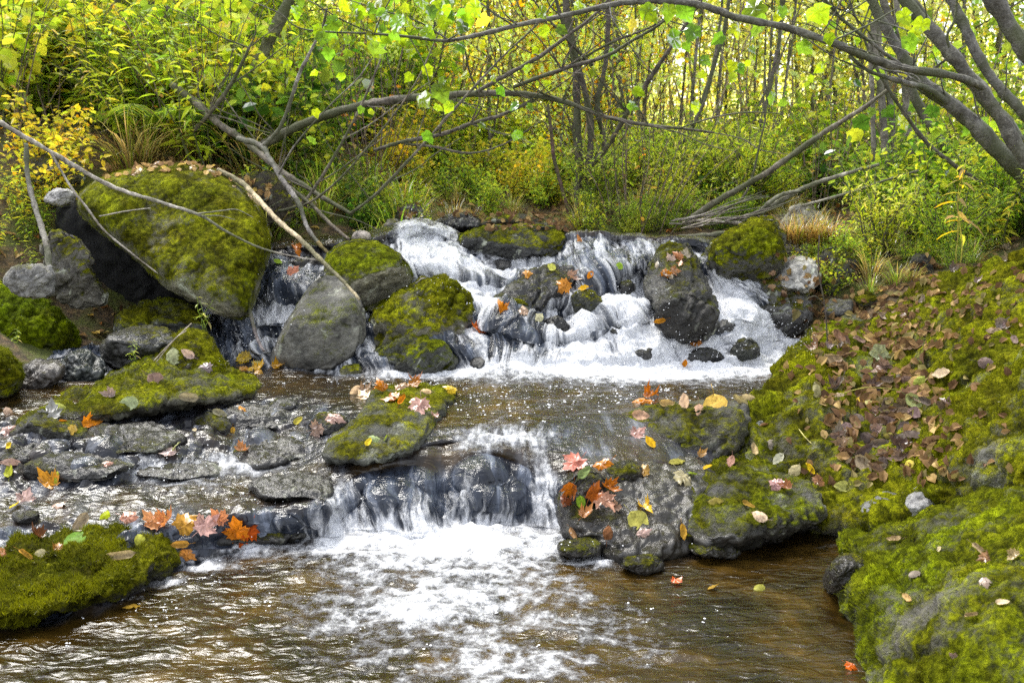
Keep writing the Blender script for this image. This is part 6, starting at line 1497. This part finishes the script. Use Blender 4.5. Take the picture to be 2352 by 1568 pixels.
for (x, y, s, k, c, lb, f) in [
    # shaggy foreground rock
    (188, 1206, 84, 'oval2', (.30, .24, .17), 'curled tan brown leaf at the top of the shaggy foreground rock', .9), (178, 1242, 84, 'oval4', (.20, .38, .06), 'large fresh green oval leaf on the shaggy foreground rock', .6), (240, 1190, 48, 'oval1', (.42, .46, .02), 'lime yellow leaf at the crest of the shaggy foreground rock', .9),
    (325, 1242, 54, 'oval1', (.34, .36, .05), 'yellow green leaf with brown edge on the right of the shaggy foreground rock', .6), (262, 1284, 96, 'oval3', (.42, .31, .20), 'long rolled tan leaf on the front of the shaggy foreground rock', .6), (80, 1232, 54, 'maple2', (.17, .07, .03), 'dark red brown leaf on the left of the shaggy foreground rock', .7),
    (98, 1270, 34, 'oval4', CR, 'small cream yellow leaf on the shaggy foreground rock', .8), (132, 1262, 48, 'maple3', (.32, .14, .02), 'small rust leaf beside the fresh green leaf', .7), (54, 1276, 52, 'oval3', (.50, .28, .05), 'thin curled orange leaf at the left of the shaggy foreground rock', .8), (5, 1275, 60, 'maple1', (.5, .2, .1), 'orange leaf cut by the left edge on the shaggy foreground rock', .6),
    # long slab
    (965, 942, 72, 'maple0', (.54, .32, .30), 'pale pink maple leaf lying alone on the long sloping slab', .9), (995, 958, 30, 'maple2', (.5, .3, .26), 'small pinkish leaf right of the pale pink maple leaf', .6), (865, 1010, 44, 'oval1', PG, 'pale green leaf on the lower part of the long sloping slab', .7), (845, 1020, 32, 'oval0', YE, 'small yellow leaf beside the pale green one on the long slab', .7), (890, 1006, 30, 'oval0', (.35, .42, .03), 'lime leaf right of the pale green one on the long slab', .7),
    (770, 962, 60, 'maple1', (.45, .30, .26), 'washed out pink leaf left of the long slab in the cascade', .5), (735, 985, 66, 'maple0', (.50, .34, .28), 'large washed out pink leaf plastered on the small dark stone', .5), (715, 1085, 34, 'maple2', (.42, .38, .33), 'small grey tan leaf at the edge of the lower left pool', .6),
    # square ledge
    (1497, 912, 60, 'maple3', (.62, .20, .01), 'upright orange leaf sticking up from the square ledge', 1.3), (1478, 925, 60, 'maple1', OR, 'orange leaf at the left corner of the square ledge', 1), (1522, 930, 54, 'oval2', (.46, .30, .14), 'curled tan leaf beside the orange leaf on the square ledge', .9), (1575, 930, 60, 'oval0', (.55, .36, .26), 'pinkish tan leaf in the middle of the square ledge rim', .6), (1605, 940, 50, 'oval1', (.5, .34, .22), 'tan leaf next to the large yellow leaf on the square ledge', .6),
    (1645, 934, 96, 'oval4', (.66, .46, .10), 'large yellow leaf drooping over the rim of the square ledge', .7), (1468, 955, 54, 'oval0', (.50, .33, .22), 'tan leaf hanging on the corner of the square ledge', .9), (1466, 998, 54, 'maple0', (.50, .28, .25), 'pink leaf stuck to the front of the square ledge', .7), (1494, 1022, 48, 'oval0', (.70, .46, .02), 'bright yellow narrow leaf on the front of the square ledge', .7), (1700, 925, 56, 'oval2', (.42, .32, .18), 'curled tan leaf at the right end of the square ledge', .8), (1722, 918, 50, 'oval1', (.38, .28, .16), 'brown tan leaf against the mossy bank by the square ledge', .8),
    (1482, 1082, 50, 'maple3', (.46, .26, .07), 'folded amber leaf below the square ledge', .9), (1548, 1060, 62, 'oval1', OL, 'olive brown leaf on the wet shelf below the square ledge', .6), (1572, 1102, 74, 'maple1', (.42, .36, .22), 'pale tan green leaf in the middle of the wet shelf', .6), (1590, 1092, 36, 'oval0', GRN, 'fresh green leaf tip on the pale tan leaf', .7), (1624, 1076, 32, 'oval0', (.72, .48, .02), 'small bright yellow leaf on the mossy shoulder', .8), (1610, 1046, 36, 'maple2', (.55, .34, .1), 'small amber leaf at the foot of the square ledge', .6),
    (1420, 1168, 50, 'maple2', (.44, .28, .2), 'pinkish brown leaf on the wet shelf', .5), (1488, 1168, 54, 'maple3', (.66, .42, .03), 'yellow leaf on the wet shelf', .6), (1462, 1198, 84, 'oval4', (.44, .38, .10), 'large yellow tan leaf lying flat on the wet shelf', .4), (1478, 1228, 54, 'maple1', (.55, .42, .36), 'whitish pink leaf at the front of the wet shelf', .6), (1564, 1222, 54, 'oval2', (.60, .34, .05), 'curled orange leaf at the front of the wet shelf', .7), (1396, 1228, 50, 'oval1', (.30, .14, .06), 'red brown leaf at the left front of the wet shelf', .7), (1322, 1226, 56, 'oval3', (.36, .22, .10), 'rolled straw leaf beside the foam under the orange clump', .5),
    (1640, 1152, 50, 'oval1', OL, 'olive leaf on the face of the mossy shoulder', .7), (1712, 1160, 44, 'oval0', (.34, .20, .04), 'brown yellow leaf low on the mossy shoulder', .7), (1745, 1186, 56, 'oval1', CR, 'cream leaf floating at the edge of the dark right pool', .5), (1730, 1040, 48, 'oval2', TN, 'curled tan leaf at the foot of the broad mossy slab', .8), (1770, 1022, 50, 'oval1', GRY, 'greyish curled leaf on the lower broad mossy slab', .7), (1790, 1052, 44, 'oval0', (.62, .56, .48), 'whitish leaf on the mossy shoulder', .8), (1782, 1112, 56, 'maple1', (.58, .36, .34), 'pale pink leaf low on the mossy shoulder', .8), (1806, 1120, 42, 'maple2', (.46, .2, .1), 'reddish tan leaf beside the pale pink one', .7), (1824, 1084, 52, 'oval1', (.62, .56, .30), 'cream leaf with a stem on the mossy shoulder', .9), (1872, 1078, 44, 'oval2', (.75, .52, .02), 'bright yellow curled leaf on the broad slab edge', .9), (1882, 1106, 46, 'maple3', (.32, .17, .09), 'brown leaf under the bright yellow curled leaf', .8), (1680, 1060, 42, 'oval0', (.5, .3, .22), 'pinkish tan leaf at the top of the mossy shoulder', .7),
    # water and near right
    (1555, 1338, 42, 'maple0', (.62, .12, .015), 'red orange leaf floating in the dark right pool', .3), (1956, 1533, 46, 'maple1', (.66, .14, .01), 'bright orange red leaf floating beside the foreground boulder', .5), (308, 1392, 54, 'oval1', (.40, .27, .03), 'yellow leaf floating in front of the shaggy foreground rock', .3), (1640, 1352, 44, 'oval0', (.26, .16, .03), 'amber leaf sunk in the dark right pool', .2), (1745, 1350, 50, 'oval1', (.25, .23, .05), 'olive leaf sunk at the right of the dark pool', .2),
    (2090, 1068, 50, 'oval1', (.48, .44, .07), 'yellow green leaf on the bare patch of the massive rock face', .8), (2250, 1262, 56, 'oval3', (.38, .30, .18), 'rolled tan leaf on the bright green foreground boulder', .8), (2272, 1286, 56, 'maple3', (.30, .17, .09), 'curled brown leaf on the right of the foreground boulder', .8), (2060, 1242, 44, 'oval2', TN, 'small tan leaf at the upper left of the foreground boulder', .7), (2102, 1318, 46, 'oval1', GRY, 'grey brown leaf on the left side of the foreground boulder', .8), (2262, 1340, 44, 'maple1', (.28, .2, .18), 'purplish brown leaf on the foreground boulder', .8), (2086, 1378, 46, 'oval2', (.46, .30, .14), 'small tan leaf with a stem on the steep side of the foreground boulder', .9), (2300, 1388, 40, 'oval0', CR, 'cream leaf near the right edge of the foreground boulder', .7), (2230, 1418, 44, 'oval3', (.34, .26, .14), 'straw coloured rolled leaf in the middle of the foreground boulder', .7), (2188, 1508, 30, 'maple2', (.3, .2, .2), 'small purple grey leaf low on the foreground boulder', .8), (2160, 1262, 22, 'oval4', CR, 'tiny pale leaf near the top of the foreground boulder', .8), (2330, 1280, 46, 'maple2', TN, 'ragged tan leaf at the right edge of the foreground boulder', .8),
    # left cascade
    (212, 976, 62, 'maple3', OR, 'bright orange maple leaf on the dark stone in the left cascade', 1.1), (166, 990, 40, 'maple1', (.62, .40, .1), 'yellow tan leaf left of the bright orange one', .7), (110, 1110, 76, 'maple2', (.58, .28, .03), 'large curled orange leaf at the left edge of the lower pool', .9), (128, 1096, 50, 'oval1', (.36, .36, .04), 'yellow green leaf behind the large curled orange leaf', .9), (60, 1146, 62, 'maple0', (.56, .40, .36), 'pale pink maple leaf under the large curled orange leaf', .5), (38, 1162, 44, 'oval0', (.66, .48, .03), 'yellow leaf left of the pale pink maple leaf', .5), (132, 1162, 48, 'maple1', (.5, .3, .24), 'pinkish leaf right of the pale pink maple leaf', .5), (24, 1062, 84, 'oval1', (.20, .12, .11), 'big purple brown leaf at the left edge of the cascade', .8), (24, 1088, 50, 'oval0', (.38, .38, .04), 'yellow green leaf under the big purple brown one', .7), (24, 1026, 38, 'oval0', (.68, .5, .03), 'small yellow leaf at the left edge above the purple brown one', .7), (20, 990, 58, 'maple1', (.52, .34, .30), 'pale pink leaf at the left edge beside the dark stone', .7), (20, 948, 40, 'oval1', (.45, .3, .24), 'pinkish leaf at the left edge of the small upper pool', .6),
    (120, 950, 74, 'maple0', (.25, .25, .25), 'grey wet maple leaf on the dark stone in the left cascade', .5), (355, 876, 66, 'oval4', (.33, .20, .19), 'broad pinkish purple leaf on the mossy ridge', 1), (304, 928, 56, 'oval4', (.38, .42, .26), 'pale green broad leaf at the foot of the mossy ridge', .9), (400, 822, 64, 'oval1', (.42, .44, .26), 'pale sage leaf on the mound with dead stalks', .8), (252, 910, 44, 'maple2', (.36, .27, .26), 'lilac grey leaf on the left end of the mossy ridge', .9), (470, 846, 52, 'maple1', (.32, .28, .27), 'grey leaf on the right of the mound with dead stalks', .8), (436, 812, 44, 'oval0', (.50, .40, .34), 'pale pinkish leaf upright on the yellow green moss mound', 1.1), (140, 938, 56, 'oval1', (.36, .36, .1), 'long yellow green leaf along the lower ridge', .6), (150, 965, 32, 'maple2', OR, 'small orange leaf at the foot of the lower ridge', .6), (430, 915, 66, 'oval2', (.32, .28, .19), 'curled greyish leaf trailing at the front of the mossy ridge', .8),
    (556, 940, 30, 'maple1', (.68, .28, .02), 'small vivid orange leaf in the left cascade', .7), (505, 952, 50, 'oval2', (.36, .33, .24), 'dry leaf draped over the small round dark stone', .9), (530, 988, 28, 'oval0', (.62, .4, .06), 'small amber leaf at the right of the small round dark stone', .7), (552, 1036, 50, 'maple2', (.46, .20, .08), 'rust leaf under water in the left cascade', .4), (398, 1022, 40, 'oval4', (.34, .38, .15), 'sage green leaf in the left cascade', .4), (388, 1044, 50, 'maple0', (.56, .44, .40), 'pinkish white leaf in the left cascade', .4), (448, 990, 22, 'oval0', CR, 'tiny cream leaf on the left of the small round dark stone', .8), (250, 1066, 34, 'maple1', (.46, .28, .2), 'small pinkish leaf in the foam of the left cascade', .4), (685, 970, 34, 'oval0', (.42, .38, .06), 'small olive yellow leaf in the left cascade', .4),
    # falls
    (1150, 706, 48, 'maple3', OR, 'orange leaf on the mossy stone in the falls', 1), (1097, 760, 52, 'maple2', (.66, .16, .02), 'upright red orange leaf at the right foot of the angular boulder', 1.2), (1345, 664, 34, 'oval0', (.72, .42, .02), 'amber leaf on top of the mossy stone split by white water', .7), (1520, 732, 38, 'oval2', (.55, .24, .02), 'orange leaf stuck on the black rounded nose', .9), (1422, 612, 30, 'oval4', (.30, .48, .05), 'bright green leaf stuck in the middle fall', .8), (1332, 552, 34, 'maple1', (.60, .22, .02), 'orange leaf at the lip above the middle fall', .8), (1292, 660, 56, 'maple1', (.60, .28, .05), 'orange leaf on the right of the flat ledge in the falls', .8), (1310, 640, 44, 'maple2', (.5, .33, .25), 'pinkish tan leaf at the back of the flat ledge', .7), (1270, 618, 36, 'oval0', (.45, .5, .1), 'yellow green leaf at the back of the flat ledge', .7), (1236, 730, 44, 'oval1', (.52, .5, .33), 'cream green leaf at the front of the flat ledge', .7), (1205, 715, 44, 'maple1', (.56, .38, .28), 'pinkish leaf at the front of the flat ledge', .7),
    (682, 577, 44, 'maple3', (.55, .20, .02), 'orange leaf at the top of the side cascade', 1), (675, 625, 44, 'maple1', (.56, .24, .17), 'salmon leaf beside the side cascade', 1), (640, 605, 30, 'oval0', GRN, 'small green leaf beside the side cascade', .8), (1602, 792, 40, 'maple2', (.5, .2, .06), 'rust leaf beside the small black stone at the foot of the falls', .8), (1572, 838, 26, 'oval0', OR, 'tiny orange leaf in the foam at the foot of the falls', .8), (1356, 632, 28, 'oval0', OR, 'small orange leaf on the little dark stone in the middle fall', .8), (1215, 632, 44, 'maple1', (.6, .3, .04), 'amber leaf at the upper left of the flat ledge', .8)]:
    A(x, y, s, k, c, lb, None, .6, f)
rr = random.Random(21)
def spread(n, poly, sizes, kinds, cols, label, group, face=.6, on=None, lift=.5):
    xs = [p[0] for p in poly]; ys = [p[1] for p in poly]; k = 0; guard = 0
    while k < n and guard < n * 60:
        guard += 1
        x = rr.uniform(min(xs), max(xs)); y = rr.uniform(min(ys), max(ys)); ins = False; j = len(poly) - 1
        for i in range(len(poly)):
            if (poly[i][1] > y) != (poly[j][1] > y) and x < (poly[j][0] - poly[i][0]) * (y - poly[i][1]) / (poly[j][1] - poly[i][1]) + poly[i][0]: ins = not ins
            j = i
        if not ins: continue
        h = hit(x, y)
        if h is None or (on and h[2] not in on): continue
        A(x, y, .84 * rr.uniform(*sizes), rr.choice(kinds), rr.choice(cols), label, group, lift, face); k += 1
ALL = list(LM)
BRS = [BRN, (.26, .18, .12), (.16, .11, .085), (.33, .25, .17), (.13, .09, .075), (.30, .22, .17), (.22, .17, .15)]
spread(54, [(1870, 800), (1960, 770), (2100, 850), (2200, 900), (2170, 960), (2110, 1010), (2060, 1080), (1990, 1095), (1930, 1060), (1900, 960), (1880, 880)], (38, 74), ['oval1', 'oval2', 'oval3', 'maple2', 'maple3', 'oval0'], BRS, 'dry brown leaf in the leaf litter filling the gully of the broad mossy slab', 'brown leaf litter in the gully', on=None)
spread(15, [(2000, 880), (2140, 920), (2110, 1000), (2040, 1085), (1960, 1080), (1930, 1010)], (44, 76), ['oval1', 'oval4', 'oval2'], [(.17, .13, .12), (.2, .15, .14), (.13, .10, .09)], 'dark grey brown wet leaf in the lower leaf gully', 'dark wet leaves in the lower gully', on=None)
for (x, y, s, c, lb) in [(2020, 812, 54, PG, 'pale green star shaped leaf at the top of the leaf gully'), (2110, 880, 44, (.4, .42, .1), 'yellow green leaf on the right side of the leaf gully'), (2100, 925, 66, (.32, .36, .15), 'large pale green leaf in the middle of the leaf gully'), (2000, 930, 34, (.5, .46, .2), 'small cream leaf in the leaf gully'), (2040, 1000, 34, OL, 'olive leaf in the lower leaf gully'), (1960, 985, 30, (.42, .44, .05), 'small lime leaf left of the dark wet leaves'), (1975, 925, 40, (.62, .4, .05), 'amber leaf standing in the leaf gully'), (2170, 860, 56, CR, 'cream leaf at the top right of the leaf gully'), (1880, 905, 60, (.40, .36, .2), 'pale tan boat shaped leaf left of the leaf gully'), (1940, 1120, 56, (.44, .42, .14), 'pale yellow leaf at the foot of the leaf gully by the pool')]:
    A(x, y, s, 'lobed0' if 'star' in lb else rr.choice(['oval1', 'oval0', 'oval4']), c, lb, None, .7, .8)
spread(20, [(250, 410), (330, 378), (430, 368), (520, 392), (590, 440), (600, 490), (570, 470), (510, 412), (430, 388), (330, 396), (262, 420)], (18, 36), ['oval1', 'oval2', 'oval3', 'maple1'], [(.46, .33, .15), (.36, .24, .11), (.52, .40, .20), (.28, .18, .09)], 'small straw coloured leaf in the litter along the top of the big boulder', 'straw leaf litter on the big boulder', face=.9)
spread(9, [(1500, 565), (1560, 555), (1590, 600), (1590, 660), (1530, 660), (1510, 620)], (26, 44), ['maple0', 'maple1', 'oval1'], [(.55, .36, .3), (.56, .26, .12), (.5, .4, .34), OR], 'pinkish or orange leaf on the dark leaf strewn wedge in the falls', 'leaves on the wedge of rock', face=.9)
spread(12, [(800, 905), (850, 884), (960, 880), (1050, 900), (1040, 922), (950, 930), (850, 932)], (40, 66), ['maple0', 'maple1', 'maple2', 'oval1', 'oval2'], [OR, (.5, .2, .04), TN, (.54, .36, .22), (.4, .14, .03), YE], 'orange or tan leaf in the pile along the crest of the long sloping slab', 'leaf pile on the long slab', face=1.0, lift=1)
spread(9, [(530, 825), (600, 812), (650, 815), (655, 845), (590, 862), (540, 850)], (34, 56), ['maple0', 'maple2', 'maple1'], [YE, (.62, .36, .03), (.56, .28, .02), (.6, .46, .12)], 'yellow or amber leaf in the drift against the grey egg shaped boulder', 'yellow leaf drift by the egg shaped boulder', face=1.1, lift=1)
spread(7, [(1775, 600), (1830, 590), (1830, 625), (1800, 680), (1770, 690), (1750, 660)], (22, 36), ['oval1', 'oval2', 'maple1'], [TN, (.5, .4, .3), (.36, .24, .14)], 'dry tan leaf by the flat topped grey stone', 'dry leaves by the flat topped stone', face=.9)
spread(8, [(2180, 590), (2340, 560), (2350, 610), (2250, 650), (2180, 640)], (26, 44), ['oval1', 'oval2', 'maple2'], BRS, 'brown leaf on the crest of the high mossy ridge', 'brown leaves on the high ridge', face=.8)
spread(6, [(2290, 740), (2350, 720), (2350, 820), (2270, 830), (2230, 860)], (36, 60), ['oval1', 'oval2', 'maple2'], BRS, 'brown leaf in the hollow above the massive rock face', 'brown leaves above the massive rock face', face=.8)
spread(5, [(1990, 740), (2120, 690), (2150, 660), (2100, 720), (2020, 770)], (26, 44), ['oval1', 'oval2', 'maple2'], BRS, 'brown leaf along the upper edge of the high mossy ridge by the rivulet', 'brown leaves beside the rivulet', face=.8)

def octa():
    V = np.array([(1, 0, 0), (-1, 0, 0), (0, 1, 0), (0, -1, 0), (0, 0, 1), (0, 0, -1)], float)
    F = np.array([(0, 2, 4), (2, 1, 4), (1, 3, 4), (3, 0, 4), (2, 0, 5), (1, 2, 5), (3, 1, 5), (0, 3, 5)])
    m = {}; FF = []; V = list(map(tuple, V))
    def mid(a, b):
        k = (min(a, b), max(a, b))
        if k not in m:
            v = np.array(V[a]) + np.array(V[b]); v /= np.linalg.norm(v); V.append(tuple(v)); m[k] = len(V) - 1
        return m[k]
    for a, b, c in F:
        x, y, z = mid(a, b), mid(b, c), mid(c, a); FF += [(a, x, z), (x, b, y), (z, y, c), (x, y, z)]
    return np.array(V), np.array(FF)
SV, SF = octa()
def dots(name, pts, rad, squash, kindlabel):
    n = len(pts); pts = np.array(pts); rad = np.array(rad)
    V = pts[:, None] + SV[None] * (rad[:, None, None] * np.array([1, 1, squash]))
    F = SF[None] + (np.arange(n) * len(SV))[:, None, None]
    o = link(name, mk_mesh(name, V.reshape(-1, 3), F.reshape(-1, 3), True), M_FOAM)
    tag(o, kindlabel, 'foam', None, 'stuff')
pts = []; rad = []
for (x, y, rx, ry, n, up) in [(1080, 1250, 260, 12, 90, .035), (1750, 770, 60, 40, 160, .09), (1600, 800, 130, 30, 160, .07), (1350, 835, 150, 20, 120, .06), (1000, 620, 90, 80, 120, .05), (960, 530, 40, 30, 90, .06), (1450, 700, 90, 60, 110, .05), (620, 720, 50, 70, 90, .05), (400, 1070, 200, 30, 120, .04), (560, 790, 40, 30, 60, .05), (1830, 790, 40, 20, 60, .06)]:
    for k in range(n):
        px, py = rr.gauss(x, rx * .6), rr.gauss(y, ry * .6)
        h = hit(px, py)
        if h is None: continue
        q = h[0] + Vector((0, -.02, 0)) + Vector((rr.gauss(0, .01), rr.gauss(0, .02), abs(rr.gauss(0, up * .6))))
        pts.append(tuple(q)); rad.append(rr.choice([.0010, .0013, .0016, .0024]))
dots('spray', pts, rad, 1.0, 'white droplets thrown up where the water falls')
pts = []; rad = []
for (x, y, rx, ry, n) in [(1350, 900, 330, 22, 260), (900, 880, 120, 14, 60), (1000, 1480, 460, 70, 24), (150, 1480, 180, 60, 8), (1650, 1420, 220, 70, 4), (600, 1130, 150, 26, 70), (1150, 940, 160, 20, 60), (500, 1380, 160, 50, 40)]:
    for k in range(n):
        px, py = rr.gauss(x, rx * .7), rr.gauss(y, ry * .8)
        h = hit(px, py)
        if h is None or h[2] != 'water': continue
        m = rr.choice([1, 1, 1, 2, 3])
        for j in range(m):
            r = rr.choice([.0015, .002, .0025, .003, .0045]) * (1 if h[0].y > 3.4 else .8)
            pts.append((h[0].x + rr.gauss(0, .008) * (j > 0), h[0].y + rr.gauss(0, .008) * (j > 0), h[0].z + .001)); rad.append(r)
dots('foam_bubbles', pts, rad, .4, 'white bubbles drifting on the pools')

# loose small litter nobody could count
def litter():
    rs = np.random.RandomState(9); P_ = []; N_ = []; S_ = []; C_ = []
    def put(loc, n, s, c): P_.append(loc); N_.append(n); S_.append(s); C_.append(c)
    pal = [np.array(c) for c in [(.30, .19, .09), (.20, .12, .06), (.40, .28, .12), (.14, .08, .045), (.50, .36, .10), (.34, .14, .04), (.26, .22, .09)]]
    n = 5200
    Y = rs.uniform(4.6, 15, n); px = rs.uniform(-300, 2600, n); x = P(px, 400, Y)[:, 0]; z = land_z(x, Y)
    for k in range(n):
        c = pal[rs.randint(len(pal))]
        put((x[k], Y[k], z[k] + .012), (rs.normal(0, .35), rs.normal(0, .35), 1), rs.uniform(.03, .075) , c * rs.uniform(.7, 1.3))
    for (x0, x1, y0, y1, m, s0, s1) in [(240, 620, 366, 480, 420, 14, 26), (1860, 2210, 770, 1100, 300, 20, 44), (1750, 2330, 700, 1120, 110, 14, 34), (1960, 2352, 560, 800, 160, 14, 30), (1100, 1310, 490, 530, 90, 14, 24), (880, 1300, 440, 500, 160, 14, 24), (1740, 1900, 580, 720, 26, 12, 22), (1860, 2150, 600, 800, 200, 12, 26)]:
        for k in range(m):
            px_, py_ = rs.uniform(x0, x1), rs.uniform(y0, y1)
            if x0 == 240 and abs(py_ - (378 + ((px_ - 410) / 200) ** 2 * (60 if px_ > 410 else 30))) > 16: continue
            if x0 == 1860 and y0 == 770 and abs(px_ - (1900 + (py_ - 780) * .45 + 60)) > 150: continue
            h = hit(px_, py_)
            if h is None or h[2] == 'water': continue
            c = pal[rs.choice([0, 1, 1, 3, 3, 6, 0, 2])] * .8 if x0 != 240 else pal[rs.choice([0, 2, 2, 4, 1])] * 1.15
            nn = h[1] + h[3] * .3 + Vector(rs.normal(0, .3, 3)); put(tuple(h[0] + h[1] * .006), tuple(nn), rs.uniform(s0, s1) * h[0].y / FPX, c * rs.uniform(.7, 1.3))
    P_ = np.array(P_); N_ = np.array(N_, float); N_ /= np.linalg.norm(N_, axis=1, keepdims=True)
    ax = np.cross(N_, randdir(len(P_), rs))
    tv, tf = leaf_tpl(.3, .3, .3)
    V, F, C = place_leaves((tv - np.array([0, .5, 0]), tf), P_, ax, N_, np.array(S_), np.clip(np.array(C_), .01, .9))
    o = link('leaf_litter', mk_mesh('leaf_litter', V, F, False, None, {'Col': C}), M_DEAD, None, (1, 1, 1))
    tag(o, 'small brown dead leaves strewn over the ground and rock tops', 'leaf litter', None, 'stuff')
litter()
